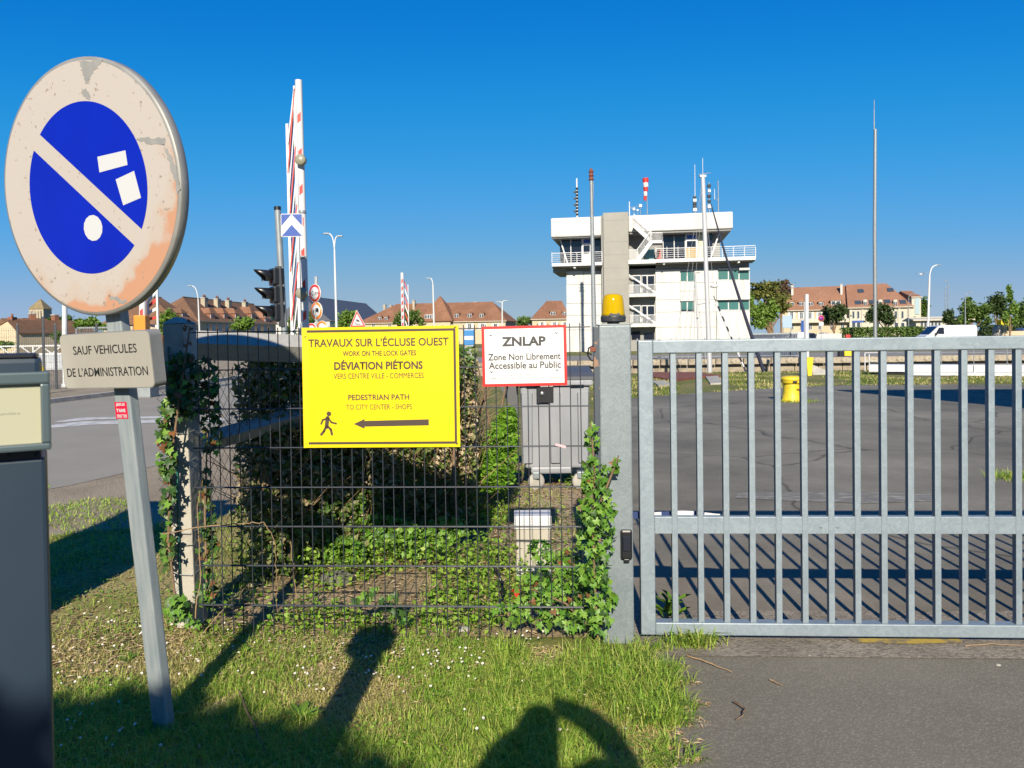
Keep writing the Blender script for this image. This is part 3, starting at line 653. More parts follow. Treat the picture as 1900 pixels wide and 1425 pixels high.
# ------------------------------------------------------------------ welded mesh fence
fence = empty('mesh_fence', label='anthracite welded wire fence panel carrying two signs', cat='fence', M=GM)
uA, uB = gpx(368,900)[0], gpx(1103,900)[0]
wy = [613, 684, 757, 830, 904, 977, 1050, 1124]
hs = []
for y in wy: hs.append(gpx(640, y)[1])
h_top = gpx(640, 606)[1]
wire_h = MB(); wire_h.tube([(uA - .02, 0, 0), (uB - .01, 0, 0)], .0033, 6); wh = wire_h.build('horizontal_wire', M['anthracite'], fence)
wh.location = (0, -.006, hs[0])
wy0 = wh
for h in hs:
    for dd in (-.006, .006):
        if h == hs[0] and dd < 0: continue
        c = wh.copy(); COL.objects.link(c); c.location = (0, dd, h)
wire_v = MB(); wire_v.tube([(0,0,.02),(0,0,h_top)], .0027, 6); wv = wire_v.build('vertical_wire', M['anthracite'], fence)
n = int(round((uB - uA) / .0535)); wv.location = (uA + .012, 0, 0)
for k in range(1, n):
    c = wv.copy(); COL.objects.link(c); c.location = (uA + .012 + k * (uB - uA - .02) / n, 0, 0); c.rotation_euler.y = random.uniform(-.002, .002)
mb = MB(); up0, up1 = gpx(1103,800)[0], gpx(1114,800)[0]
mb.bbox(up0, up1 - .001, -.02, .04, 0, gpx(1108,606)[1], .003); mb.build('post', M['anth_post'], fence)
mb = MB(); u, h = gpx(1099,648); mb.bbox(u - .012, u + .016, -.03, -.008, h - .012, h + .012, .004); mb.build('clamp', M['rust'], fence)
cab = MB(); cpts = [gpx(*p) for p in ((1103,640),(1092,646),(1090,658),(1096,668),(1106,671))]
cab.tube([(u, -.015, h) for u, h in cpts], .004, 8); o = cab.build('cable', M['black_plastic']); o.matrix_world = GM; tag(o, 'black cable loop beside the gate post top', 'cable')

# ------------------------------------------------------------------ the two signs on the fence
def plate_px(xa, ya, xb, yb, d): a = gpx(xa, ya, d); b = gpx(xb, yb, d); return a, b
def sign_frame(x0, y0, x1, y1, d):
    """local frame on the fence plane: origin bottom left, corrected for the camera's roll"""
    u0, h1 = gpx(x0, y0, d); u1, hb = gpx(x1, y1, d); return u0, u1, hb, h1
D = -.022
ya0, ya1, ha0, ha1 = gpx(562,700,D)[0], gpx(852,700,D)[0], gpx(705,830,D)[1], gpx(705,606,D)[1]
W, H = ya1 - ya0, ha1 - ha0
ys = empty('detour_board', label='yellow pedestrian detour board with arrow on the mesh fence', cat='sign', M=GM @ TR((ya0, D, ha0)))
# a corrugated plastic board, bowed a little at its left edge
def bowed(x, h): return -.006 * max(0, (.012 - x) / .012) ** 2
mb = MB(); nx, nz = 26, 10
for side in (0, 1):
    base = len(mb.v); vs = [(W*i/nx, bowed(W*i/nx, H*j/nz) + side*.004, H*j/nz) for j in range(nz+1) for i in range(nx+1)]
    mb.add(vs, [(j*(nx+1)+i, j*(nx+1)+i+1, (j+1)*(nx+1)+i+1, (j+1)*(nx+1)+i) for j in range(nz) for i in range(nx)])
nv = (nx+1)*(nz+1); ring = [i for i in range(nx+1)] + [(j*(nx+1)+nx) for j in range(1, nz+1)] + [nz*(nx+1)+i for i in range(nx-1,-1,-1)] + [j*(nx+1) for j in range(nz-1,0,-1)]
for a, b in zip(ring, ring[1:] + ring[:1]): mb.f.append([a, b, nv+b, nv+a]); mb.m.append(0); mb.sm.append(False)
mb.build('board', M['yellow_sign'], ys)
def wpx(x, y):    # pixel to board coordinates
    return (x - 562 - (y - 606)*.012) / 290.0 * W, (830 - y - (x - 705)*-.004) / 224.0 * H
fx0, fz0 = wpx(572, 822); fx1, fz1 = wpx(846, 614)
fx0, fx1, fz0, fz1 = .0125, W - .015, .0165, H - .0135; t = .0115
mb = MB()
for (a, b, c, d_) in ((fx0, fx1, fz0, fz0+t), (fx0, fx1, fz1-t, fz1), (fx1-t, fx1, fz0+t, fz1-t)):
    mb.box(a, b, -.0012, -.0002, c, d_)
for k in range(10):
    a, b = fz0 + t + (fz1 - fz0 - 2*t)*k/10, fz0 + t + (fz1 - fz0 - 2*t)*(k+1)/10
    mb.add([(fx0, bowed(fx0,a)-.0014, a), (fx0+t, bowed(fx0+t,a)-.0014, a), (fx0+t, bowed(fx0+t,b)-.0014, b), (fx0, bowed(fx0,b)-.0014, b)], [(0,1,2,3)])
mb.build('border', M['brown_ink'], ys)
def yt(body, x0, x1, y0, y1, bold):
    a = wpx(x0, y1); b = wpx(x1, y0); c = wpx((x0+x1)/2, (y0+y1)/2)
    hgt = (y1 - y0)/224.0*H
    text_obj('lettering', body, a[0], b[0], c[1]-hgt/2, c[1]+hgt/2, -.0008, M['brown_ink'], ys, bold)
yt('TRAVAUX SUR L’ÉCLUSE OUEST', 574, 834, 624, 642.5, .018)
yt('WORK ON THE LOCK GATES', 638, 774, 650.5, 660, .016)
yt('DÉVIATION PIÉTONS', 622, 786, 667, 685.5, .03)
yt('VERS CENTRE VILLE - COMMERCES', 621, 788, 692, 702, .0)
yt('PEDESTRIAN PATH', 648, 761, 731.5, 742, .018)
yt('TO CITY CENTER - SHOPS', 644, 766, 750, 759.5, .0)
def poly_part(name, pts, m, parent, y=-.0012, yb=-.0002):
    mb = MB(); mb.prism([wpx(*p) for p in pts], y, yb); return mb.build(name, m, parent)
poly_part('arrow', ((658,786),(678,777),(678,780.5),(797,779),(797,790),(678,791),(678,795)), M['brown_ink'], ys)
mb = MB()
def stroke(pts, w):
    for a, b in zip(pts, pts[1:]):
        a2, b2 = Vector((*wpx(*a), 0)), Vector((*wpx(*b), 0)); d_ = (b2-a2).normalized(); nn = Vector((-d_.y, d_.x, 0)) * (w/290*W/2)
        mb.prism([(p.x, p.y) for p in (a2-nn, b2-nn, b2+nn, a2+nn)], -.0012, -.0002)
        for c in (a2, b2): mb.prism([(c.x + w/290*W/2*math.cos(k*math.pi/5), c.y + w/290*W/2*math.sin(k*math.pi/5)) for k in range(10)], -.00125, -.0002)
c = Vector((*wpx(611.5,766.5),0)); rr = 4.3/290*W
mb.prism([(c.x + rr*math.cos(k*math.pi/9), c.y + rr*math.sin(k*math.pi/9)) for k in range(18)], -.0012, -.0002)
stroke([(609,774),(607,791)], 7); stroke([(608,775),(600,778),(597,785)], 3.2); stroke([(611,775),(616,782.5),(625,785)], 3.2)
stroke([(606,791),(602,799),(597,805)], 4.4); stroke([(609,790),(615,796),(617,805)], 4.2)
mb.build('walking_figure', M['brown_ink'], ys)
tie = MB()
for (x, y) in ((569,622),(847,609),(569,822),(850,824)):
    cx_, cz_ = wpx(x, y); tie.tube([(cx_-.008,-.003,cz_-.004),(cx_,-.005,cz_),(cx_+.008,.03,cz_+.006)], .0016, 6)
tie.build('cable_tie', M['black_plastic'], ys)
za0, za1, zb0, zb1 = gpx(895,660,D)[0], gpx(1052,660,D)[0], gpx(973,717,D)[1], gpx(973,605,D)[1]
W2, H2 = za1 - za0, zb1 - zb0
zs = empty('restricted_zone_sign', label='white sign with red border reading ZNLAP', cat='sign', M=GM @ TR((za0, D, zb0)) @ Matrix.Rotation(R(.5), 4, 'Y').inverted())
mb = MB(); mb.box(0, W2, 0, .003, 0, H2); mb.build('border', M['red_board'], zs)
mb = MB(); mb.box(.0135, W2-.0135, -.0012, -.0002, .0135, H2-.0135); mb.build('panel', M['white_board'], zs)
def zt(body, x0, x1, y0, y1, bold, m='grey_ink'):
    hgt = (y1-y0)/112.*H2; c = (717 - (y0+y1)/2)/112.*H2
    text_obj('lettering', body, (x0-895)/157.*W2, (x1-895)/157.*W2, c-hgt/2, c+hgt/2, -.0016, M[m], zs, bold)
zt('ZNLAP', 932, 1014, 625, 642.5, .04); zt('Zone Non Librement', 906, 1041, 656, 668.5, .02); zt('Accessible au Public', 907, 1041, 671.5, 684.5, .02)
zt('Selon arrêté préfectoral et', 946, 1002, 694, 698.5, .0, 'pale_ink'); zt('Règlement Particulier de Police du port de Caen-Ouistreham', 909, 1039, 699.5, 704, .0, 'pale_ink')
mb = MB(); mb.box((906-895)/157*W2, (1042-895)/157*W2, -.0016, -.0011, (717-688.7)/112*H2, (717-688)/112*H2); mb.build('rule', M['pale_ink'], zs)
sc_ = None
for (x, y) in ((912,621),(1034,619),(912,689),(1034,687.5)):
    mb = MB(); mb.lathe([(.0058,0),(.0058,.002),(.004,.0035),(.0003,.0038)], n=14, M=Matrix.Rotation(R(90), 4, 'X'))
    if sc_ is None: sc_ = mb.build('screw', M['screw'], zs); c = sc_
    else: c = sc_.copy(); COL.objects.link(c)
    c.location = ((x-895)/157*W2, -.0015, (717-y)/112*H2)

# ================================================================== no-parking sign on a leaning post
B = ground(297, 1357); T = at(182, 352, 2.85)
zv = (T - B).normalized(); th = R(24.0)
xv = Vector((math.cos(th), -math.sin(th), 0)); xv = (xv - zv * xv.dot(zv)).normalized(); yv = zv.cross(xv)
SM = Matrix(((xv.x,yv.x,zv.x,B.x),(xv.y,yv.y,zv.y,B.y),(xv.z,yv.z,zv.z,B.z),(0,0,0,1)))
HT = (T - B).length; RD = .463
ns = empty('no_parking_sign', label='faded round no parking sign on a leaning square post', cat='road sign', M=SM)
def spx(x, y, d=-.05):
    """pixel to the sign's own plane"""
    r_ = ray(x, y); c = Vector((0,0,CAM_H)); o_ = B + yv*d; t_ = (o_-c).dot(yv)/r_.dot(yv); p = c + r_*t_ - B
    return p.dot(xv), p.dot(zv)
mb = MB(); mb.bbox(-.04, .04, -.0, .04, -.05, HT - .18, .005); mb.build('post', M['sign_post'], ns)
# weathered ring material: cream with orange towards the lower right, grey where the film has peeled
m, nt, b = new_mat('faded_film'); N, L = nt.nodes, nt.links
tc = N.new('ShaderNodeTexCoord'); sx = N.new('ShaderNodeSeparateXYZ'); L.new(tc.outputs['Object'], sx.inputs[0])
def mth(op, a, b_, c=None):
    n_ = N.new('ShaderNodeMath'); n_.operation = op
    for i, v_ in enumerate((a, b_, c)):
        if v_ is None: continue
        if isinstance(v_, (int, float)): n_.inputs[i].default_value = v_
        else: L.new(v_, n_.inputs[i])
    return n_.outputs[0]
n1 = N.new('ShaderNodeTexNoise'); n1.inputs['Scale'].default_value = 6; n1.inputs['Detail'].default_value = 6; L.new(tc.outputs['Object'], n1.inputs['Vector'])
rad = mth('SQRT', mth('ADD', mth('MULTIPLY', sx.outputs['X'], sx.outputs['X']), mth('MULTIPLY', sx.outputs['Z'], sx.outputs['Z'])), 0)
lowr = mth('MULTIPLY_ADD', sx.outputs['X'], .9, mth('MULTIPLY', sx.outputs['Z'], -1.5))
om = mth('ADD', mth('MULTIPLY', lowr, 1.1), mth('MULTIPLY', mth('SUBTRACT', rad, .33), 4.6)); om = mth('ADD', om, mth('MULTIPLY', mth('SUBTRACT', n1.outputs['Fac'], .5), 1.7))
rp = N.new('ShaderNodeValToRGB'); rp.color_ramp.elements[0].position = .55; rp.color_ramp.elements[1].position = 1.35; L.new(om, rp.inputs[0])
rp.color_ramp.elements[0].color = (.36,.325,.295,1); rp.color_ramp.elements[1].color = (.38,.20,.12,1)
e = rp.color_ramp.elements.new(.85); e.color = (.36,.30,.255,1)
n2 = N.new('ShaderNodeTexNoise'); n2.inputs['Scale'].default_value = 9; n2.inputs['Detail'].default_value = 7; n2.inputs['Roughness'].default_value = .7; L.new(tc.outputs['Object'], n2.inputs['Vector'])
pe = mth('ADD', n2.outputs['Fac'], mth('MULTIPLY', mth('SUBTRACT', rad, .458), 9.0))
rp2 = N.new('ShaderNodeValToRGB'); rp2.color_ramp.elements[0].position = .50; rp2.color_ramp.elements[1].position = .53; L.new(pe, rp2.inputs[0])
mx = N.new('ShaderNodeMixRGB'); L.new(rp2.outputs[0], mx.inputs[0]); L.new(rp.outputs[0], mx.inputs[1]); mx.inputs[2].default_value = (.21,.205,.19,1)
n3 = N.new('ShaderNodeTexNoise'); n3.inputs['Scale'].default_value = 55; n3.inputs['Detail'].default_value = 3; L.new(tc.outputs['Object'], n3.inputs['Vector'])
rp3 = N.new('ShaderNodeValToRGB'); rp3.color_ramp.elements[0].position = .66; rp3.color_ramp.elements[1].position = .71; L.new(n3.outputs['Fac'], rp3.inputs[0])
mx2 = N.new('ShaderNodeMixRGB'); L.new(rp3.outputs[0], mx2.inputs[0]); L.new(mx.outputs[0], mx2.inputs[1]); mx2.inputs[2].default_value = (.23,.18,.14,1)
L.new(mx2.outputs[0], b.inputs['Base Color']); b.inputs['Roughness'].default_value = .6; M['film'] = m
M['sign_rim'] = mat('sign_rim', (.28,.28,.265), .5, (.36,.355,.33), 8, metal=.25)
M['sign_blue'] = mat('sign_blue', (.0,.010,.40), .38, (.0,.013,.45), 4, spec=.4)
M['sticker'] = mat('sticker_white', (.62,.63,.64), .5)
M['cream_bar'] = mat('faded_bar', (.60,.54,.46), .6, (.52,.46,.38), 10)
disc = MB()
DM = TR((0, -.012, HT)) @ Matrix.Rotation(R(90), 4, 'X')
mbx = MB(); mbx.lathe([(RD-.03,-.034),(RD-.004,-.032),(RD,-.028),(RD,.002),(RD-.003,.006),(RD-.012,.008),(.001,.008)], n=96, M=Matrix.Rotation(R(90),4,'X'))
dsk = mbx.build('disc', [M['sign_rim']], ns); dsk.location = (0, -.04, HT)
def flat(name, poly, y, m, parent=dsk, th_=.0004):
    q_ = MB(); q_.prism(poly, y - th_, y); return q_.build(name, m, parent)
def circ(r_, n=96): return [(r_*math.cos(2*math.pi*k/n), r_*math.sin(2*math.pi*k/n)) for k in range(n)]
flat('ring_film', circ(RD - .014), -.0083, M['film'])
RB = .308; ba = R(-40); bw = .034
def seg(sgn):
    d_ = math.asin(bw/RB); pts = []
    a0, a1 = ba + d_, ba + math.pi - d_
    if sgn < 0: a0, a1 = ba + math.pi + d_, ba + 2*math.pi - d_
    return [(RB*math.cos(a0+(a1-a0)*k/48), RB*math.sin(a0+(a1-a0)*k/48)) for k in range(49)]
flat('blue_field', seg(1), -.0090, M['sign_blue']); flat('blue_field', seg(-1), -.0090, M['sign_blue'])
def rect(cx_, cz_, w, h, a):
    return [(cx_ + x*math.cos(a) - z*math.sin(a), cz_ + x*math.sin(a) + z*math.cos(a)) for x, z in ((-w/2,-h/2),(w/2,-h/2),(w/2,h/2),(-w/2,h/2))]
def dpx(x, y): u, h = spx(x, y, -.049); return u, h - HT
flat('sticker', [dpx(*p) for p in ((181,291),(233,279),(237,306),(185,320))], -.0096, M['sticker'])
flat('sticker', [dpx(*p) for p in ((215,333),(249,317),(262,367),(229,381))], -.0096, M['sticker'])
cx_, cz_ = dpx(173, 423)
flat('sticker', [(cx_ + .049*math.cos(2*math.pi*k/14), cz_ + .047*math.sin(2*math.pi*k/14)) for k in range(14)], -.0096, M['sticker'])
# torn film: a bare wedge at the top, a rip at the right, a scratch below
M['bare'] = mat('bare_sheet', (.28,.28,.27), .6, (.34,.33,.31), 20)
def torn(pts, seed):
    """a torn outline: every side broken into small uneven steps"""
    r_ = random.Random(seed); out_ = []
    for a, b in zip(pts, pts[1:] + pts[:1]):
        for k in range(6):
            t_k = k/6; out_.append((a[0]+(b[0]-a[0])*t_k + r_.uniform(-2.2,2.2), a[1]+(b[1]-a[1])*t_k + r_.uniform(-2.6,2.6)))
    return [dpx(*q_) for q_ in out_]
flat('torn_patch', torn([(146,113),(190,113),(177,130),(166,148),(160,155),(157,146),(151,130)], 1), -.0089, M['bare'])
flat('torn_patch', torn([(151,166),(160,165),(169,180),(165,184),(154,178)], 2), -.0089, M['bare'])
flat('torn_patch', torn([(250,259),(268,255),(306,257),(305,270),(280,267)], 3), -.0089, M['bare'])
flat('torn_patch', torn([(305,275),(312,276),(326,310),(333,350),(330,360),(318,318)], 4), -.0089, M['bare'])
flat('torn_patch', torn([(200,547),(218,552),(236,560),(222,562),(206,555)], 5), -.0089, M['bare'])
px0, px1 = spx(111,665,-.06)[0], spx(279,665,-.06)[0]; pz0, pz1 = spx(205,721,-.06)[1], spx(205,616,-.06)[1]
def rrect(x0, x1, z0, z1, r_, n=6):
    pts = []
    for cx_, cz_, a0 in ((x1-r_,z1-r_,0),(x0+r_,z1-r_,90),(x0+r_,z0+r_,180),(x1-r_,z0+r_,270)):
        for k in range(n+1): a = R(a0 + 90*k/n); pts.append((cx_+r_*math.cos(a), cz_+r_*math.sin(a)))
    return pts
M['plate_cream'] = mat('plate_cream', (.42,.40,.345), .6, (.365,.345,.295), 5, stretch=(1,1,.3))
mb = MB(); mb.prism(rrect(px0, px1, pz0, pz1, .022), -.052, -.001)
pl = mb.build('exception_plate', M['sign_rim'], ns)
mb = MB(); mb.prism(rrect(px0+.003, px1-.003, pz0+.003, pz1-.003, .020), -.0532, -.0522); mb.build('face', M['plate_cream'], pl)
def st(body, x0, x1, y0, y1):
    a = spx(x0, (y0+y1)/2, -.055); b = spx(x1, (y0+y1)/2, -.055); hh = abs(spx(205,y0,-.055)[1]-spx(205,y1,-.055)[1]); c = (a[1]+b[1])/2
    text_obj('lettering', body, a[0], b[0], c-hh/2, c+hh/2, -.0538, M['black_ink'], pl, .006)
st('SAUF VEHICULES', 135, 253, 640, 656.5); st('DE L’ADMINISTRATION', 124, 274, 681.5, 698)
s0_, s1_ = spx(213.5,760,-.001), spx(236,760,-.001); z0_, z1_ = spx(225,777,-.001)[1], spx(225,746,-.001)[1]
stk = MB(); stk.prism([(s0_[0],z0_),(s1_[0],z0_),(s1_[0],z1_),(s0_[0],z1_)], -.0009, -.0003)
stk = stk.build('red_sticker', mat('sticker_red', (.66,.008,.05), .5), ns)
hh = (z1_-z0_)/3; ww = s1_[0]-s0_[0]
for k, tx in enumerate(('OUI TOI', 'T’AIME', 'JESUS')):
    text_obj('lettering', tx, s0_[0]+ww*.12, s1_[0]-ww*(.08 if k == 0 else .14), z0_+hh*(k+.2), z0_+hh*(k+.8), -.0013, M['sticker'], stk, .04)

# ================================================================== access terminal at the left edge
TY = 2.0
M['slate'] = mat('slate_paint', (.020,.040,.066), .45, (.026,.046,.072), 3, spec=.4)
M['slate_light'] = mat('frame_grey', (.085,.125,.14), .4, (.10,.14,.155), 6, metal=.2)
M['slate_dark'] = mat('slate_dark', (.010,.013,.022), .4)
M['cream'] = mat('cream_panel', (.48,.475,.34), .4, spec=.4)
TF = Frame(-213, 1.07, 95, 1.17)
def tp(x, y, d=0.): return TF.px(x, y, d)
tm = empty('access_terminal', label='dark blue access terminal column with blank cream panel', cat='terminal', M=TF.M())
ub0, ub1 = tp(-200,900)[0], tp(86,900)[0]
mb = MB(); mb.bbox(tp(-60,900)[0], ub1, .01, .13, 0, tp(50,852)[1], .006); mb.build('column', M['slate'], tm)
mb = MB(); mb.box(ub0+.004, ub1-.006, .012, .12, tp(50,852)[1]-.001, tp(50,838)[1]); mb.build('recess', M['slate_dark'], tm)
ut1 = tp(75,670)[0]
mb = MB(); mb.bbox(ub0, ut1, .015, .12, tp(40,838)[1], tp(40,664)[1], .008); mb.build('head', M['slate'], tm)
mb = MB(); mb.bbox(ub0, ut1 - .004, .013, .118, tp(40,664)[1] - .001, tp(40,656)[1], .006); mb.build('head_cap', M['slate_dark'], tm)
fx0, fx1 = tp(-208,760)[0], tp(94,760)[0]; fz0, fz1 = tp(45,835)[1], tp(45,690)[1]
ft = .02
fr = MB()
ix0, ix1, iz0, iz1 = fx0 + .012, tp(76,760)[0], tp(45,822)[1], tp(45,712)[1]
for a, b, c, d_ in ((fx0, fx1, iz1, fz1), (fx0, fx1, fz0, iz0), (ix1, fx1, iz0, iz1), (fx0, ix0, iz0, iz1)):
    fr.bbox(a, b, -.02, .012, c, d_, .003)
fr = fr.build('display_frame', M['slate_light'], tm)
mb = MB(); mb.box(ix0-.002, ix1+.002, -.010, .01, iz0-.002, iz1+.002); pn = mb.build('cream_panel', M['cream'], tm)
M['faint'] = mat('faint_print', (.50,.50,.38), .6)
a = tp(-60,768,-.010); b = tp(36,768,-.010)
text_obj('faint_print', 'Access  Barrière', a[0], b[0], (a[1]+b[1])/2-.002, (a[1]+b[1])/2+.002, -.0105, M['faint'], pn)
for x in (18, 68):
    u, h = tp(x, 845); mb = MB(); mb.lathe([(.003,0),(.003,.002),(.001,.0025)], n=10, M=TR((u, .012, h)) @ Matrix.Rotation(R(90),4,'X')); mb.build('bolt', M['slate'], tm)

# ================================================================== concrete post, rails, chain link
pa, pb = gpx(314,900,.12)[0], gpx(362,900,.12)[0]
cp = empty('concrete_post', GATE.P((pa+pb)/2, .12, 0), 'weathered white concrete post with ivy at the fence end', 'post'); cp.rotation_euler = (0, R(-1.2), GATE.ang)
M['old_white'] = mat('old_white_concrete', (.46,.435,.37), .9, (.27,.235,.19), 7, contrast=(.5,.75), bump=.5, bscale=30)
mb = MB(); w = (pb-pa)/2; ht = gpx(335,600,.12)[1]
mb.bbox(-w+.015, w-.012, 0, .15, 0, ht, .008)
mb.add([(-w+.01,-.005,ht),(w-.008,-.005,ht),(w-.008,.155,ht),(-w+.01,.155,ht),(-.005,.03,ht+.035),(-.005,.12,ht+.035)], [(0,1,4),(1,2,5,4),(2,3,5),(3,0,4,5)])
mb.build('shaft', M['old_white'], cp)
M['green_pvc'] = mat('green_wire', (.01,.13,.10), .5)
rod = MB(); rod.tube([(-.02,-.014,ht-.12),(-.022,-.014,ht-.5),(.0,-.016,ht-.8),(-.012,-.014,.3),(-.014,-.012,.12)], .006, 8); rod.build('tension_rod', M['green_pvc'], cp)
rod = MB()
for h in (ht-.16, .52, .9, 1.05, .3):
    rod.tube([(-w+.008,.07,h),(-w+.008,-.012,h+.01),(-.01,-.022,h),(w-.018,-.01,h-.01),(w-.008,.07,h)], .0022, 6)
rod.build('binding_wire', M['steel_pole'], cp)
def chainlink(name, A, Bp, h0, h1, mesh=.05, r=.0014):
    A, Bp = Vector(A), Vector(Bp); Lw = (Bp-A).length; d = (Bp-A)/Lw; side = Vector((-d.y, d.x, 0)); V = []; F_ = []
    def strand(x0, z0, x1, z1, off):
        nonlocal V, F_
        a = A + d*x0 + Vector((0,0,z0)) + side*off; b = A + d*x1 + Vector((0,0,z1)) + side*off
        t = (b-a).normalized(); n1_ = t.cross(side).normalized(); base = len(V)
        for p in (a, b):
            for k in range(3): V.append(p + (n1_*math.cos(k*2.094) + side*math.sin(k*2.094))*r)
        for k in range(3): F_.append((base+k, base+(k+1)%3, base+3+(k+1)%3, base+3+k))
    nx = int(Lw/mesh); nz = int((h1-h0)/mesh)
    for i in range(nx):
        for j in range(nz):
            x, z = i*mesh, h0 + j*mesh
            if (i+j) % 2 == 0: strand(x, z, x+mesh, z+mesh, .001)
            else: strand(x, z+mesh, x+mesh, z, -.001)
    return npmesh(name, np.array([tuple(v) for v in V]), np.array(F_), M['anthracite'])
c0 = GATE.P(pb + .0, .16, 0)
cl = chainlink('chain_link_fence', (c0.x + .0, c0.y, 0), (c0.x + .28, c0.y + 2.6, 0), .1, 1.36, .042); tag(cl, 'dark chain link netting running back from the concrete post', 'fence')
c1 = GATE.P(pa, .0, 0)
cl2 = chainlink('chain_link_scrap', (c1.x - .03, c1.y + .08, 0), (c1.x + .06, c1.y + .10, 0), .15, 1.38, .03); tag(cl2, 'narrow strip of chain link wrapped on the concrete post', 'netting')
# two square timber rails behind the fence
M['timber_pale'] = mat('pale_timber', (.36,.355,.33), .85, (.44,.43,.40), 5, stretch=(1,8,8), bump=.3)
def rail(label, a, b, w):
    mb = MB(); mb.beam(a, b, w, w, roll=R(38)); return tag(mb.build('timber_rail', M['timber_pale']), label, 'rail')
rail('upper pale timber rail running behind the fence top', at(350,640,4.50), at(640,650,5.1), .125)
rail('lower sloping timber rail behind the mesh fence', at(372,823,4.45), at(640,745,5.3), .085)
# ================================================================== ivy
def ivy_leaf_mesh(name, m):
    pts = [(0,0),(.22,-.16),(.52,-.20),(.36,.10),(.50,.42),(.20,.44),(0,1.0),(-.20,.44),(-.50,.42),(-.36,.10),(-.52,-.20),(-.22,-.16)]
    vs = [(x, y, -.10*abs(x) - .12*max(0, y-.4)) for x, y in pts] + [(0,.25,.06)]
    me = bpy.data.meshes.new(name); me.from_pydata([(x*.5, y*.5, z*.5) for x, y, z in vs], [], [(12, i, (i+1) % 12) for i in range(12)])
    me.materials.append(m); me.polygons.foreach_set('use_smooth', [True]*12); me.update(); return me
def ivy_mat(name, cols): return leaf_mat(name, cols, .45, .35, island=False, spec=.35)
IV = [ivy_leaf_mesh('leaf', ivy_mat('ivy_bright', ((.09,.25,.022),(.18,.38,.045),(.30,.50,.08)))),
      ivy_leaf_mesh('leaf', ivy_mat('ivy_dark', ((.035,.10,.022),(.06,.14,.028),(.09,.19,.035)))),
      ivy_leaf_mesh('leaf', ivy_mat('ivy_brown', ((.20,.08,.03),(.32,.14,.05),(.25,.13,.06)))),
      ivy_leaf_mesh('leaf', ivy_mat('ivy_yellow', ((.70,.40,.02),(.6,.45,.05))))]
def ivy(label, blobs, stems, n, sizes, mix, origin, filler=0, fm='ivy_fill'):
    root = empty('ivy', origin, label, 'ivy'); o = Vector(origin)
    for s in stems:
        mb = MB(); mb.tube([at(*p) - o for p in s], [.006]*(len(s)-1) + [.003], 6); mb.build('stem', M['bark'], root)
    tot = sum(b[-1] for b in blobs)
    for (x, y, rx, ry, Y, wgt) in blobs:
        for _ in range(int(round(n * wgt / tot))):
            a = random.uniform(0, 6.283); q = math.sqrt(random.random())
            p = at(x + rx*q*math.cos(a), y + ry*q*math.sin(a), Y + random.uniform(-.03, .05)) - o
            if (p + o).z < .02: continue
            s = random.uniform(*sizes)
            k = random.choices(range(len(IV)), mix)[0]
            # leaf hangs: tip down, face towards the light
            E = Matrix.Rotation(random.uniform(-.9,.9), 4, 'Z') @ Matrix.Rotation(R(random.uniform(35, 85)), 4, 'X') @ Matrix.Rotation(R(180) + random.uniform(-.8,.8), 4, 'Z')
            link('leaf', IV[k], root, TR(p) @ E @ Matrix.Scale(s, 4))
    if filler:
        P_ = []
        for (x, y, rx, ry, Y, wgt) in blobs:
            for _ in range(int(filler * wgt / tot)):
                a = random.uniform(0, 6.283); q = math.sqrt(random.random()); c = at(x + rx*.95*q*math.cos(a), y + ry*.95*q*math.sin(a), Y + random.uniform(.0, .10))
                if c.z > .01: P_.append(tuple(c - o))
        v, f = leaves(np.array(P_), (.025,.06), .1, .8); npmesh('small_leaves', v, f, M[fm], root)['kind'] = 'stuff'
    return root
M['ivy_fill'] = leaf_mat('ivy_fill', ((.09,.22,.02),(.17,.34,.04),(.27,.44,.07)), .4, .3); M['ivy_fill_dark'] = leaf_mat('ivy_fill_dark', ((.03,.09,.02),(.06,.15,.028),(.13,.24,.045),(.26,.15,.07)), .45, .25)
G3 = GATE.P(gpx(1100,900)[0], -.04, 0)
ivy('bright green ivy climbing between the mesh fence and gate post',
    [(1098,810,12,30,3.70,6),(1102,880,26,34,3.68,16),(1108,935,38,40,3.66,26),(1105,1000,36,40,3.66,22),(1100,1060,34,34,3.66,16),(1116,1110,26,44,3.64,20),(1105,1150,34,24,3.64,10),(1140,860,10,14,3.66,3)],
    [[(1110,1190,3.70),(1104,1090,3.70),(1100,980,3.70),(1104,880,3.71),(1096,785,3.72)], [(1115,930,3.70),(1135,880,3.66),(1148,845,3.64)]], 235, (.035,.085), (.78,.20,.02,0), (G3.x, G3.y, 0), 260)
ivy('green ivy sprawling over the ground around the white meter box',
    [(1035,1040,42,30,3.95,16),(1000,1020,22,20,4.1,7),(1050,1100,46,40,3.86,24),(985,1100,40,36,3.88,18),(1040,1150,60,22,3.78,16),(950,1140,40,22,3.8,9)],
    [[(1110,1180,3.72),(1050,1120,3.84),(980,1090,3.9)]], 200, (.035,.085), (.72,.24,.04,0), (.2, 3.85, 0), 300)
ivy('dark ivy with brown leaves wound around the concrete post',
    [(338,690,38,36,3.96,22),(345,745,42,34,3.94,22),(306,790,15,44,3.92,14),(310,850,16,36,3.92,12),(385,700,22,40,4.05,14),(392,790,20,60,4.05,14),(311,930,13,50,3.92,10),(384,930,15,70,4.04,14),(386,1010,20,40,4.02,12),(312,1020,13,46,3.92,9),(384,1090,16,40,4.0,10),(330,1130,22,24,3.88,10)],
    [[(330,1150,3.98),(312,1000,3.94),(318,850,3.94),(330,760,3.94),(340,690,3.96),(352,610,3.98)], [(385,1130,4.02),(380,950,4.03),(385,800,4.06)]], 295, (.05,.095), (.26,.60,.14,0), (-1.75, 4.0, 0), 550, 'ivy_fill_dark')
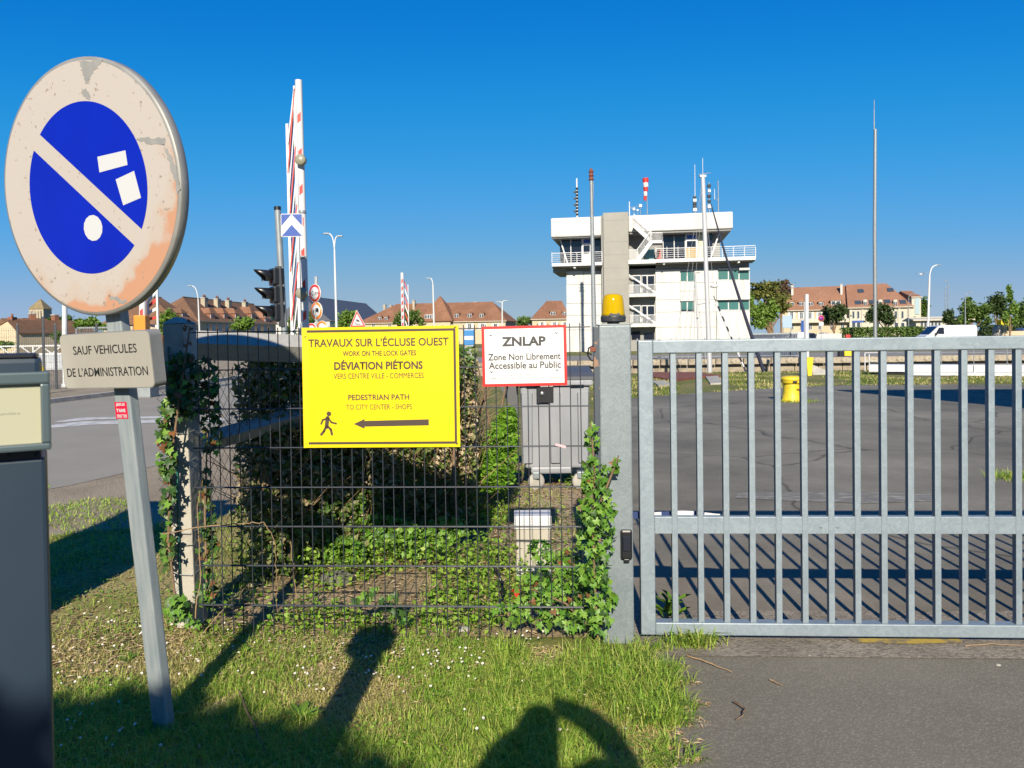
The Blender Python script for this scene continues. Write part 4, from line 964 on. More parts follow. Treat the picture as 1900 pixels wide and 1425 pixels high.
ivy('dry brown vine leaves on the head of the concrete post', [(350,612,9,10,3.97,3),(345,640,10,10,3.97,3),(358,660,9,9,3.97,3),(346,600,8,6,3.97,2)], [], 11, (.035,.055), (0,0,1,0), (-1.72, 3.97, 1.3))
ivy('young bramble leaves at the foot of the leaning concrete post', [(325,1135,20,18,3.86,1),(350,1150,24,14,3.86,1)], [], 20, (.05,.09), (.75,.25,0,0), (-1.7, 3.86, 0))
ivy('ivy patch lit by the sun on the soil under the yellow board', [(700,985,80,28,5.3,26),(640,1020,40,24,5.05,12),(775,1005,70,28,5.1,16),(660,930,16,30,5.3,5),(830,980,40,22,5.3,8)], [], 250, (.05,.10), (.84,.10,.06,0), (-.8, 5.2, 0), 900)
ivy('broad leafed seedlings in the photographer shadow by the fence', [(695,1110,42,20,3.92,3),(735,1140,24,16,3.9,1)], [], 26, (.06,.10), (.4,.6,0,0), (-.6, 3.95, 0))
def vine(label, pts, r=.0026, m='pale_twig'):
    P0 = [at(*q_) for q_ in pts]; P_ = []
    for a, b in zip(P0, P0[1:]):
        for k in range(5): P_.append(a.lerp(b, k/5) + Vector((random.uniform(-1,1), random.uniform(-1,1), random.uniform(-1,1)))*.006)
    P_.append(P0[-1]); n_ = len(P_)
    mb = MB(); mb.tube(P_, [r*(1.15 - .75*k/n_) for k in range(n_)], 6); tag(mb.build('dry_vine', M[m]), label, 'vine')
vine('dry vine arching in front of the lower mesh wires', [(300,990,3.8),(400,975,3.82),(455,972,3.82),(490,968,3.82),(508,1000,3.82),(512,1060,3.82),(516,1140,3.84)])
vine('thin dry twig leaning against the fence foot', [(375,1175,3.8),(410,1135,3.78),(452,1092,3.76)])
vine('thin dead stalk hanging in the fence middle', [(538,1005,4.0),(545,1060,4.0),(550,1130,3.98),(555,1160,3.98)], .002)
vine('dead stem climbing the concrete post', [(362,1150,3.9),(372,1060,3.9),(366,940,3.92),(378,870,3.93)], .0028)
vine('black cable end lying in the ivy by the meter box', [(918,1050,4.3),(930,1075,4.3),(932,1110,4.2),(924,1120,4.1)], .010, 'black_plastic')

# ================================================================== hedge behind the fence
hedge = empty('hedge', (-.9, 6.4, 0), 'tangled half dead hedge behind the yellow board', 'hedge'); HO = np.array([-.9, 6.4, 0])
HP = [(-1.66,4.66),(-1.3,5.05),(-.60,5.85),(-.30,6.1),(-.34,6.9),(-.42,8.6),(-1.45,8.6),(-1.6,6.5)]
M['hedge_leaf'] = leaf_mat('hedge_leaves', ((.07,.15,.028),(.12,.22,.04),(.20,.30,.06),(.52,.44,.23),(.10,.19,.03)), .45, .4)
M['hedge_dead'] = leaf_mat('dead_hedge_leaves', ((.55,.41,.24),(.72,.58,.38),(.38,.26,.14),(.68,.60,.40)), .8, .2)
def hedge_pts(n, top=1.40):
    q = scatter(n, HP); q[:,2] = top * rng.random(n) ** .8 * (1 - .16*vnoise(q[:,0], q[:,1], 7, 61)); return q
q = hedge_pts(19000); v, f = leaves(q, (.02,.055), .2, .55); npmesh('foliage', v - HO, f, M['hedge_leaf'], hedge)['kind'] = 'stuff'
q = hedge_pts(15000)
w = (q[:,0] > -.7) | ((q[:,0] < -1.0) & (q[:,2] > .7)); q = q[w | (rng.random(len(q)) < .12)]
v, f = leaves(q, (.015,.045), .2, .4); npmesh('dead_leaves', v - HO, f, M['hedge_dead'], hedge)['kind'] = 'stuff'
FR = [(-1.70,4.62),(-1.3,4.98),(-.60,5.78),(-.28,6.02),(-.30,6.35),(-.62,6.15),(-1.3,5.4),(-1.7,5.1)]
q = scatter(15000, FR); q[:,2] = 1.45*rng.random(len(q))**.85; q = q[(q[:,0] < -.9) | (rng.random(len(q)) < .55)]; v, f = leaves(q, (.03,.075), .2, .6); npmesh('front_foliage', v - HO, f, M['hedge_leaf'], hedge)['kind'] = 'stuff'
q = scatter(8000, FR); q[:,2] = .45 + .9*rng.random(len(q)); q = q[(q[:,0] < -.85) | (q[:,0] > -.6)]; v, f = leaves(q, (.025,.06), .2, .5); npmesh('front_dead_leaves', v - HO, f, M['hedge_dead'], hedge)['kind'] = 'stuff'
n = 3600; q = hedge_pts(n, .9); d = rng.normal(size=(n,3)); d[:,2] = np.abs(d[:,2]) + .8; d /= np.linalg.norm(d, axis=1)[:,None]; e = q + d*rng.uniform(.15,.6,(n,1))
e[:,2] = np.minimum(e[:,2], 1.5)
s_ = np.cross(d, rng.normal(size=(n,3))); s_ /= np.linalg.norm(s_, axis=1)[:,None]; s2 = np.cross(d, s_)
V = np.stack([q + s_*.004, q - s_*.002 + s2*.0035, q - s_*.002 - s2*.0035, e + s_*.0015, e - s_*.001 + s2*.0013, e - s_*.001 - s2*.0013], 1).reshape(-1,3)
b_ = (np.arange(n)*6)[:,None]; F_ = np.concatenate([b_ + np.array([[0,1,4,3]]), b_ + np.array([[1,2,5,4]]), b_ + np.array([[2,0,3,5]])], 0)
npmesh('twigs', V - HO, F_, M['pale_twig'], hedge)['kind'] = 'stuff'
for k in range(14):
    mb = MB(); x = random.uniform(-1.4,-.2); y = random.uniform(5.5,8); mb.tube([(x+.9,y-6.4,0),(x+.9+random.uniform(-.1,.1),y-6.4,.5),(x+.9+random.uniform(-.25,.25),y-6.4+random.uniform(-.2,.2),1.3)], [.018,.013,.006], 7); mb.build('stem', M['bark'], hedge)
# bright bush left of the bin
bush = empty('nettle_bush', (-.25, 7.2, 0), 'bright green leafy bush left of the grey bin', 'bush'); BO = np.array([-.25,7.2,0])
pts = []
for (x, y, Y, rx, rz) in ((920,850,6.7,.20,.26),(898,872,6.6,.17,.18),(935,812,6.9,.14,.22),(912,885,6.5,.20,.13),(942,780,7.0,.09,.14)):
    c = at(x, y, Y); k = 900; u = rng.normal(size=(k,3)); u /= np.linalg.norm(u, axis=1)[:,None]; u *= (rng.random((k,1)) ** .45) * np.array([rx, rx, rz]); pts.append(u + np.array([c.x, c.y, max(c.z, .12)]))
pts = np.concatenate(pts); pts = pts[pts[:,2] > .02]
v, f = leaves(pts, (.04,.085), .45, .38); npmesh('foliage', v - BO, f, leaf_mat('nettle_leaves', ((.14,.34,.02),(.24,.48,.035),(.34,.56,.07)), .5, .45), bush)['kind'] = 'stuff'
for k in range(10):
    mb = MB(); x, y = random.uniform(-.25,.2), random.uniform(-.3,.3); mb.tube([(x,y,0),(x+random.uniform(-.05,.05),y,.45)], .006, 6); mb.build('stem', M['stalk'], bush)
# dock plant behind the gate
dk = empty('dock_plant', ground(1245,1150), 'broad leafed dock plant behind the gate corner', 'plant')
DL = bpy.data.meshes.new('leaf'); DL.from_pydata([(0,0,0),(.16,.3,.0),(.14,.7,.05),(0,1,-.05),(-.14,.7,.05),(-.16,.3,0),(0,.5,-.05)], [], [(6,0,1),(6,1,2),(6,2,3),(6,3,4),(6,4,5),(6,5,0)]); DL.materials.append(leaf_mat('dock_leaf', ((.10,.22,.015),(.16,.30,.03)), .45, .35, island=False)); DL.update()
for k in range(22):
    h = random.uniform(0,.10)
    link('leaf', DL, dk, TR((random.uniform(-.03,.03), random.uniform(-.02,.02), h)) @ Matrix.Rotation(random.uniform(0,6.28),4,'Z') @ Matrix.Rotation(R(random.uniform(20,70)),4,'X') @ Matrix.Scale(random.uniform(.07,.13),4))

# ================================================================== grey wheeled bin
BF = Frame(963, 7.55, 1093, 7.55)
bw_ = BF.w; bh = BF.px(1030,692)[1]
bn = empty('wheeled_bin', label='large grey wheeled bin behind the fence', cat='bin', M=BF.M())
M['bin_grey'] = mat('bin_grey', (.315,.33,.36), .5, (.25,.265,.29), 4, stretch=(1,1,.3), bump=.08, bscale=9)
M['bin_dark'] = mat('bin_rim', (.085,.09,.10), .5)
zt0 = .215; zt1 = BF.px(1030,714)[1]; tin = .045
def taper(x0, x1, y0, y1, z0, z1, ins, mb):
    mb.add([(x0+ins,y0+ins,z0),(x1-ins,y0+ins,z0),(x1-ins,y1-ins,z0),(x0+ins,y1-ins,z0),(x0,y0,z1),(x1,y0,z1),(x1,y1,z1),(x0,y1,z1)], [(3,2,1,0),(4,5,6,7),(0,1,5,4),(1,2,6,5),(2,3,7,6),(3,0,4,7)]); return mb
mb = MB(); taper(0, bw_, 0, .72, zt0, zt1, tin, mb); o = mb.build('body', M['bin_grey'], bn)
bv = o.modifiers.new('bevel', 'BEVEL'); bv.width = .025; bv.segments = 3
for uu in (.10, .5, .90):
    mb = MB(); x = bw_*uu; mb.add([(x-.05+.01,tin-.03,zt0+.06),(x+.05-.01,tin-.03,zt0+.06),(x+.05,-.028,zt1-.08),(x-.05,-.028,zt1-.08),(x-.06,tin+.01,zt0+.06),(x+.06,tin+.01,zt0+.06),(x+.06,.02,zt1-.08),(x-.06,.02,zt1-.08)], [(0,1,2,3),(0,3,7,4),(1,5,6,2),(3,2,6,7),(0,4,5,1)]); mb.build('rib', M['bin_grey'], bn)
mb = MB(); mb.bbox(.10, bw_-.18, .03, .5, zt0-.05, zt0+.02, .02); mb.build('sump', M['bin_grey'], bn)
mb = MB(); mb.bbox(-.03, bw_+.03, -.04, .76, zt1-.01, zt1+.055, .015); mb.build('rim', M['bin_grey'], bn)
mb = MB()
poly = [(-.05, zt1+.05), (-.05, zt1+.08), (.05, zt1+.115), (.35, zt1+.15), (.70, zt1+.155), (.79, zt1+.12), (.79, zt1+.05)]
mb.add([(-.04, p[0], p[1]) for p in poly] + [(bw_+.04, p[0], p[1]) for p in poly], [list(range(7)), list(range(7,14))[::-1]] + [(i, 7+i, 7+(i+1)%7, (i+1)%7) for i in range(7)])
mb.build('lid', M['bin_dark'], bn)
for x in (.06, bw_-.06-.14):
    mb = MB(); mb.bbox(x, x+.14, -.075, -.03, zt1+.0, zt1+.045, .008); mb.build('grip', M['bin_grey'], bn)
lx0, lh1 = BF.px(995,716); lx1, lh0 = BF.px(1027,747)
mb = MB(); mb.bbox(lx0, lx1, -.03, -.005, lh0, lh1, .006); lk = mb.build('lock_plate', M['black_plastic'], bn)
mb = MB(); mb.lathe([(.022,0),(.022,.012),(.012,.018),(.001,.018)], n=18, M=TR((lx0+.055, -.03, (lh0+lh1)/2+.01)) @ Matrix.Rotation(R(90),4,'X')); mb.build('lock_barrel', M['screw'], lk)
def castor(x, y):
    mb = MB(); mb.lathe([(.02,-.022),(.08,-.022),(.088,-.012),(.088,.012),(.08,.022),(.02,.022)], n=20, M=TR((x, y, .088)) @ Matrix.Rotation(R(25),4,'Z') @ Matrix.Rotation(R(90),4,'X')); w_ = mb.build('wheel', M['concrete'], bn)
    mb = MB(); mb.bbox(x-.035, x+.035, y-.05, y+.05, .12, .19, .01); mb.build('fork', M['galv_post'], w_)
for x, y in ((.15,.04),(bw_-.10,.04),(.15,.62),(bw_-.10,.62)): castor(x, y)
# hinged side flap hanging open on the left
mb = MB(); a, b, c, d_ = BF.px(925,716), BF.px(962,714), BF.px(963,782), BF.px(940,748)
mb.prism([a, b, c, d_], .25, .30); mb.build('hanging_flap', M['bin_dark'], bn)
u, h = BF.px(1040,826); 
o = MB(); p0 = gpx(1031,824); p1 = gpx(1050,829); o.beam((p0[0],-.012,p0[1]), (p1[0],-.012,p1[1]), .002, .012); o = o.build('tape_scrap', mat('pink_tape', (.8,.45,.5), .6)); o.matrix_world = GM; tag(o, 'scrap of pink and white tape on the fence wire', 'tape')
# ------------------------------------------------------------------ white meter box
MF = Frame(951, 4.85, 1017, 4.85); mw = MF.w
mx_ = empty('meter_box', label='weathered white meter box low behind the fence', cat='meter box', M=MF.M())
M['box_cream'] = mat('box_cream', (.46,.43,.36), .7, (.26,.21,.14), 9, stretch=(3,3,.5), contrast=(.58,.72))
h_b, h_m, h_t = max(.02, MF.px(985,1064)[1]), MF.px(985,980)[1], MF.px(985,957)[1]
mb = MB(); mb.bbox(.004, mw-.004, .0, .16, h_b+.03, h_m, .006); mb.build('body', M['box_cream'], mx_)
mb = MB(); mb.bbox(-.006, mw+.006, -.012, .17, h_m-.004, h_t, .006); mb.build('lid', M['white_paint'], mx_)
mb = MB(); mb.bbox(.0, mw, -.008, .165, h_b-.02, h_b+.032, .005); mb.build('plinth', M['white_paint'], mx_)
mb = MB(); mb.bbox(.02, mw-.02, .01, .15, -.02, h_b, .004); mb.build('base', M['concrete'], mx_)
rcap = empty('marker_cap', ground(958,1125), 'small red marker cap in the ivy by the fence', 'marker')
rb = MB(); c = Vector((0,0,0)); rb.lathe([(.012,0),(.024,.004),(.026,.03),(.024,.034),(.026,.038),(.026,.062),(.018,.07),(.001,.072)], (c.x, c.y, .03), n=16); rb.build('cap', M['red_paint'], rcap); rb = MB(); rb.tube([(0,0,0),(0,0,.04)], .01, 8); rb.build('stub', M['red_paint'], rcap)

# ================================================================== things beside and behind the camera whose shadows cross the lawn
TAN = math.tan(R(SUN_EL))
cab_ = empty('shadow_cabinet', (-3.13, 3.3, 0), 'added unseen box left of the picture casting the verge shadow', 'cabinet')  # box added out of view, sized so its shadow falls on the verge
mb = MB(); mb.bbox(-.48, .48, -.2, .2, .08, 1.95, .015); mb.build('body', M['slate'], cab_)
mb = MB(); mb.bbox(-.5, .5, -.22, .22, 0, .08, .01); mb.build('plinth', M['concrete'], cab_)
mb = MB(); mb.bbox(-.52, .30, -.24, .24, 1.95, 2.02, .01); mb.build('roof', M['slate_dark'], cab_)
for s in (-1, 1):
    mb = MB(); mb.bbox(-.46 if s < 0 else .005, -.005 if s < 0 else .46, -.212, -.2, .14, 1.9, .003); mb.build('door', M['slate'], cab_)
def bush_obj(name, label, cat, blobs, n, size, mt, trunk=None):
    root = empty(name, (blobs[0][0], blobs[0][1], 0), label, cat); o = np.array(root.location[:]); P_ = []
    tw = sum(b[3]*b[4]*b[5] for b in blobs)
    for (x, y, z, rx, ry, rz) in blobs:
        k = max(20, int(n*rx*ry*rz/tw)); u = rng.normal(size=(k,3)); u /= np.linalg.norm(u, axis=1)[:,None]; u *= rng.random((k,1)) ** .33 * np.array([rx,ry,rz]); P_.append(u + np.array([x,y,z]))
    P_ = np.concatenate(P_); P_ = P_[P_[:,2] > .03]
    v, f = leaves(P_, size, .3, .6); npmesh('foliage', v - o, f, M[mt], root)['kind'] = 'stuff'
    return root
def shade_h(Z, Y): return (Z - Y) * TAN
by = -3.6
bl = []
for (x, y) in ((110,1285),(200,1262),(300,1252),(380,1248),(450,1280),(540,1305),(620,1312),(680,1362),(712,1410)):
    g = ground(x, y); X = g.x - SUN_DX*(g.y - by); h = shade_h(g.y, by)
    for zz in np.arange(h-.46, .2, -.4): bl.append((X, by, zz, .40, .35, .34))
bl += [(-4.2+i*.6, by, z, .5, .5, .5) for i in range(5) for z in (.5,1.2,1.9,2.5)]
bush_obj('shadow_hedge', 'added unseen leafy mass behind the camera shaped to cast the lawn shadow', 'hedge', bl, 70000, (.10,.18), 'hedge_leaf')  # foliage added out of view, its top outline set by the lawn shadow
# photographer: one skinned body with raised arms, standing behind the camera
def person(loc, label):
    J = {'pel':(0,0,.97,.135),'wai':(0,0,1.14,.12),'che':(0,-.01,1.38,.15),'nec':(0,0,1.58,.075),'hea':(0,.01,1.72,.095),'top':(0,.01,1.84,.085),
         'shl':(-.16,0,1.55,.085),'ell':(-.25,.05,1.42,.06),'wrl':(-.15,.12,1.56,.05),'hal':(-.09,.14,1.66,.048),
         'shr':(.17,0,1.55,.085),'elr':(.33,.02,1.58,.07),'wrr':(.21,.05,1.75,.062),'har':(.12,.07,1.79,.06),
         'hpl':(-.10,0,.92,.095),'knl':(-.12,.03,.5,.065),'anl':(-.13,0,.09,.045),'tol':(-.14,.15,.045,.04),
         'hpr':(.10,0,.92,.095),'knr':(.12,.03,.5,.065),'anr':(.13,0,.09,.045),'tor':(.14,.15,.045,.04)}
    for s, sg in (('l',-1),('r',1)):       # fingers around the phone
        for k in range(4): J[f'f{s}{k}'] = (sg*.06, .12+.003*k, (1.64 if sg < 0 else 1.76)+.018*k, .009)
        J[f't{s}'] = (sg*.065, .10, 1.64 if sg < 0 else 1.75, .010)
    Ed = [('pel','wai'),('wai','che'),('che','nec'),('nec','hea'),('hea','top'),('che','shl'),('shl','ell'),('ell','wrl'),('wrl','hal'),('che','shr'),('shr','elr'),('elr','wrr'),('wrr','har'),
          ('pel','hpl'),('hpl','knl'),('knl','anl'),('anl','tol'),('pel','hpr'),('hpr','knr'),('knr','anr'),('anr','tor')]
    for s in 'lr':
        Ed += [(f'ha{s}', f'f{s}{k}') for k in range(4)] + [(f'ha{s}', f't{s}')]
    names = list(J); me = bpy.data.meshes.new('person'); me.from_pydata([J[n][:3] for n in names], [(names.index(a), names.index(b)) for a, b in Ed], [])
    o = link('person', me); o.modifiers.new('skin','SKIN'); 
    if not me.skin_vertices: 
        bm = bmesh.new(); bm.from_mesh(me); bm.verts.layers.skin.verify(); bm.to_mesh(me); bm.free()
    for i, n_ in enumerate(names):
        sv = me.skin_vertices[0].data[i]; sv.radius = (J[n_][3],)*2; sv.use_root = (n_ == 'pel')
    sb = o.modifiers.new('sub','SUBSURF'); sb.levels = 1; sb.render_levels = 1
    me.materials.append(mat('dark_clothes', (.05,.06,.09), .9)); o.location = loc; tag(o, label, 'person'); return o
person((-.03, -.31, 0), 'person in dark clothes behind the camera with both hands raised')
ph = MB(); ph.bbox(-.11, .05, -.125, -.117, 1.49, 1.57, .003); tag(ph.build('phone', M['black_plastic']), 'black phone held behind the camera point', 'phone')
# ================================================================== traffic light, lifting barrier and signs at the lock road
def vfoot(x, y, Y): p = at(x, y, Y); return Vector((p.x, p.y, 0))
SY = 12.6
tl_top, tl_bot = at(515, 389, SY), at(529, 640, SY); dvec = (tl_top - tl_bot) / (tl_top.z - tl_bot.z)
foot = tl_bot - dvec * tl_bot.z; foot.z = 0
tr = empty('traffic_light', foot, 'three lamp traffic light on a tall grey pole with chevron', 'traffic light')
mb = MB(); mb.tube([(0,0,0), dvec*tl_top.z], .052, 16); mb.build('pole', M['steel_pole'], tr)
mb = MB(); mb.tube([dvec*(tl_top.z-.01), dvec*(tl_top.z+.05)], .056, 16); mb.build('pole_cap', M['black_plastic'], tr)
# signal heads face the road on the left: seen from their side
hc = at(512, 546, SY) - foot
hx = Vector((-.83,-.56,0)); hy = Vector((.56,-.83,0))
HMx = Matrix(((hy.x,-hx.x,0,0),(hy.y,-hx.y,0,0),(0,0,1,0),(0,0,0,1)))          # local -y looks along hx
zt_, zb_ = at(510,497,SY).z, at(515,597,SY).z
hd = (zt_ - zb_) / 3
lens_cols = (('red_lens',(.16,.012,.012)), ('amber_lens_dark',(.12,.07,.015)), ('green_lens',(.0,.20,.14)))
hp_ = at(509, 546, SY) - foot
for k in range(3):
    z = zt_ - hd*(k+.5); HB = TR((hp_.x + dvec.x*(z-1.5)*.6, hp_.y, z)) @ HMx
    mb = MB(); mb.bbox(-.14, .14, -.03, .15, -hd/2+.006, hd/2-.006, .03, M=HB); mb.build('signal_head', M['black_plastic'], tr)
    mb = MB(); mb.lathe([(.105,0),(.10,.012),(.06,.03),(.001,.036)], n=24, M=HB @ TR((0,-.03,-.01)) @ Matrix.Rotation(R(90),4,'X')); mb.build('lens', mat(lens_cols[k][0], lens_cols[k][1], .2), tr)
    mb = MB(); n = 20; vs = []; fs = []
    for i in range(n+1):
        a = R(-25 + 230*i/n); ext = .27 - .17*(1 - max(0, math.sin(a)))*.9
        c, s = math.cos(a), math.sin(a)
        for rr, yy in ((.122,-.03),(.125,-.03-ext),(.118,-.03-ext),(.115,-.03)): vs.append(HB @ Vector((rr*c, yy, rr*s - .01)))
    for i in range(n):
        for q_ in range(4): fs.append((i*4+q_, i*4+(q_+1)%4, (i+1)*4+(q_+1)%4, (i+1)*4+q_))
    mb.add(vs, fs, 0, True); mb.build('visor', M['black_plastic'], tr)
mb = MB(); q_ = at(524, 545, SY) - foot; mb.beam(Vector((q_.x,0,zb_-.08)), Vector((q_.x-.04,0,zt_+.02)), .09, .16); mb.build('backing_rail', M['slate_dark'], tr)
# blue chevron panel on the pole
ca, cb_ = at(523,398,SY), at(564,440,SY); cw, ch = cb_.x-ca.x, ca.z-cb_.z; co_ = Vector((ca.x, ca.y-.07, cb_.z)) - foot
mb = MB(); mb.prism([(x+co_.x, z+co_.z) for x, z in rrect(0,cw,0,ch,.02)], co_.y, co_.y+.02); cv = mb.build('chevron_panel', M['white_paint'], tr)
def cpoly(pts):
    q_ = MB(); q_.prism([(co_.x + x*cw, co_.z + z*ch) for x, z in pts], co_.y-.004, co_.y-.001); return q_.build('blue_triangle', M['blue_paint'], cv)
cpoly(((.03,.97),(.49,.97),(.03,.48))); cpoly(((.51,.97),(.97,.97),(.97,.48))); cpoly(((.03,.03),(.97,.03),(.5,.52)))
# lifting barrier
BY = 14.0
def barrier(name, label, Y, main, side, lamps, base_col, foot_px, base_h=1.15):
    f0 = vfoot(*foot_px, Y); root = empty(name, f0, label, 'barrier')
    a, b = at(*main[0], Y) - f0, at(*main[1], Y) - f0; L_ = (b-a); 
    mb = MB(); mb.tube([a, b], main[2], 14); mb.build('boom', M['white_paint'], root)
    for t in main[3]:
        c = a + L_*t; dz = main[2]*1.25
        mb = MB(); vs = []; n = 6
        for i in range(n+1):
            an = R(-112 + 52*i/n)
            for s in (-1, 1):
                vs.append(c + Vector((math.cos(an)*main[2]*1.02, math.sin(an)*main[2]*1.02, s*dz + math.cos(an)*main[2]*1.0)))
        mb.add(vs, [(2*i, 2*i+2, 2*i+3, 2*i+1) for i in range(n)], 0, True); mb.build('red_mark', M['red_paint'], root)
    if side:
        s0, s1, t0, t1 = [at(*p, Y + .35) - f0 for p in side[:4]]
        mb = MB(); mb.beam(s0, s1, .05, .05); mb.build('skirt_rail', M['white_paint'], root)
        mb = MB(); mb.beam(t0, t1, .05, .05); mb.build('skirt_rail', M['white_paint'], root)
        n = side[4]
        for k in range(n):
            p = s0.lerp(s1, k/n); q_ = t0.lerp(t1, min(1, (k+side[5])/n)); mb = MB(); mb.beam(p, q_, .02, .075); mb.build('skirt_slat', M['red_paint'] if k % 2 else M['white_paint'], root)
    for (x, y, r_) in lamps:
        c = at(x, y, Y - .12) - f0; mb = MB(); mb.lathe([(r_*.8,-.05),(r_,-.04),(r_,.04),(r_*.85,.06),(.001,.07)], n=20, M=TR(c) @ Matrix.Rotation(R(90),4,'X')); mb.build('warning_lamp', mat('lamp_grey', (.30,.29,.22), .4), root)
    mb = MB(); mb.bbox(-.28, .28, -.2, .35, 0, base_h, .03); mb.build('housing', base_col, root)
    return root
b1 = barrier('lifting_barrier', 'tall raised white lifting barrier with red marks beside the traffic light', BY, ((568,640),(554,149),.063,[.11,.225,.345,.46,.585,.72,.855]),
        ((543,640),(533,230),(557,640),(547,160),9,1.9), [(558,297,.10),(560,544,.105)], M['slate_light'], (566,640))
for y in (394, 478, 556):
    p = at(561 + (y-400)*.02, y, BY) - b1.location; mb = MB(); mb.lathe([(.066,-.03),(.07,-.02),(.07,.02),(.066,.03)], p, n=16); mb.build('collar', M['steel_pole'], b1)
b2 = barrier('lifting_barrier', 'raised white barrier with red tip behind the no parking sign', 21., ((264,640),(266,470),.09,[.12,.34,.55]), ((294,640),(291,520),(276,640),(275,560),7,1.2), [], M['steel_pole'], (264,640), .35)
mb = MB(); c = at(265,602,21.) - b2.location; mb.bbox(c.x-.16,c.x+.16,c.y-.2,c.y+.1,1.25,c.z+.25,.03); mb.build('orange_sleeve', M['orange_paint'], b2)
mb = MB(); c = at(300,640,20.) - b2.location; mb.bbox(c.x-.07,c.x+.09,c.y-.2,c.y+.3,.78,c.z+.25,.05); mb.build('counterweight', M['orange_paint'], b2)
barrier('lifting_barrier', 'distant raised lattice barrier above the yellow board', 62., ((748,640),(746,506),.13,[.08,.18,.28,.38,.48,.58,.68,.78,.88]), ((759,640),(757,528),(750,640),(749,520),8,1.3), [], M['slate_light'], (748,640))
# round and triangular road signs beyond
def disc_sign(root, c, r_, th_, rim, field, name):
    Mx = TR(c) @ Matrix.Rotation(th_,4,'Z') @ Matrix.Rotation(R(90),4,'X')
    mb = MB(); mb.lathe([(r_,-.03),(r_,.0),(r_*.97,.004),(.001,.004)], n=40, M=Mx); d = mb.build(name, M['white_paint'], root)
    mb = MB(); mb.lathe([(r_*.95,.005),(r_*.95,.008),(.001,.008)], n=40, M=Mx); mb.build('ring', rim, d)
    mb = MB(); mb.lathe([(r_*.68,.009),(r_*.68,.011),(.001,.011)], n=40, M=Mx); mb.build('field', field, d); return d, Mx
SGY = 24.0; sf = vfoot(585, 640, SGY)
sg = empty('restriction_signs', sf, 'two round restriction signs stacked on one pole by the barrier', 'road sign')
mb = MB(); tp_ = at(586,513,SGY) - sf; mb.beam((tp_.x,.03,0), (tp_.x,.03,tp_.z), .08, .06); mb.build('pole', M['steel_pole'], sg)
c = at(584,544,SGY) - sf; M['orange_sign'] = mat('sign_orange', (.85,.22,.02), .4)
d, Mx = disc_sign(sg, c, .285, R(-38), M['red_paint'], M['white_paint'], 'width_sign')
def glyph(pts, Mx, parent, m=M['black_ink'], z=.012):
    mb = MB(); mb.slab(pts, z, z+.003, M=Mx); return mb.build('symbol', m, parent)
t = text_obj('lettering', '2 m', -.11, .11, -.07, .08, -.013, M['black_ink'], d, .02); t.matrix_local = TR(c) @ Matrix.Rotation(R(-38),4,'Z')
for s in (-1, 1): glyph([(s*.19,.05),(s*.13,0),(s*.19,-.05)], Mx, d)
c = at(587,577,SGY) - sf; d, Mx = disc_sign(sg, c, .285, R(-38), M['orange_sign'], M['white_paint'], 'no_overtaking_sign')
glyph([(-.02,-.09),(-.06,.02),(-.02,.08),(.08,.10),(.13,.06),(.13,-.02),(.10,-.08),(.06,-.03),(.02,-.03)], Mx, d); glyph([(-.15,-.06),(-.15,.02),(-.11,.05),(-.10,-.04)], Mx, d)
s2 = empty('restriction_signs', vfoot(592, 640, 23.), 'pair of low round signs half hidden by the yellow board', 'road sign')
c = at(589,612,23.) - s2.location; mb = MB(); mb.beam((c.x,.03,0),(c.x,.03,c.z),.06,.06); mb.build('pole', M['steel_pole'], s2)
c = at(578,613,23.) - s2.location; disc_sign(s2, c, .22, R(-30), M['red_paint'], M['white_paint'], 'red_ring_sign')
c = at(599,610,23.) - s2.location; c.y -= .1; disc_sign(s2, c, .24, R(-30), M['orange_sign'], M['white_paint'], 'orange_ring_sign')
TYY = 26.; tf = vfoot(664,640,TYY); ts = empty('warning_sign', tf, 'red bordered triangular quay warning sign behind the yellow board', 'road sign')
P3 = [at(*p,TYY)-tf for p in ((662,575),(680,607),(649,608))]
cen = sum(P3, Vector())/3
mb = MB(); mb.prism([(p.x,p.z) for p in P3], -.02, .01); tri = mb.build('panel', M['white_paint'], ts)
mb = MB(); mb.prism([((p-cen).x*.93+cen.x, (p-cen).z*.93+cen.z) for p in P3], -.025, -.0205); mb.build('border', M['red_paint'], tri)
mb = MB(); mb.prism([((p-cen).x*.66+cen.x, (p-cen).z*.66+cen.z) for p in P3], -.029, -.0255); mb.build('field', M['white_paint'], tri)
def q2(*pts): 
    mb = MB(); mb.prism([(cen.x+x, cen.z+z) for x, z in pts], -.033, -.0295); return mb.build('symbol', M['black_ink'], tri)
q2((-.06,.05),(-.02,.09),(.08,.02),(.06,-.02),(.0,.0)); q2((-.05,0),(-.02,0),(-.08,-.09),(-.10,-.09)); q2((-.06,-.07),(.10,-.07),(.10,-.10),(-.06,-.10))
mb = MB(); mb.beam((cen.x,.05,0),(cen.x,.05,cen.z),.06,.06); mb.build('pole', M['steel_pole'], ts)

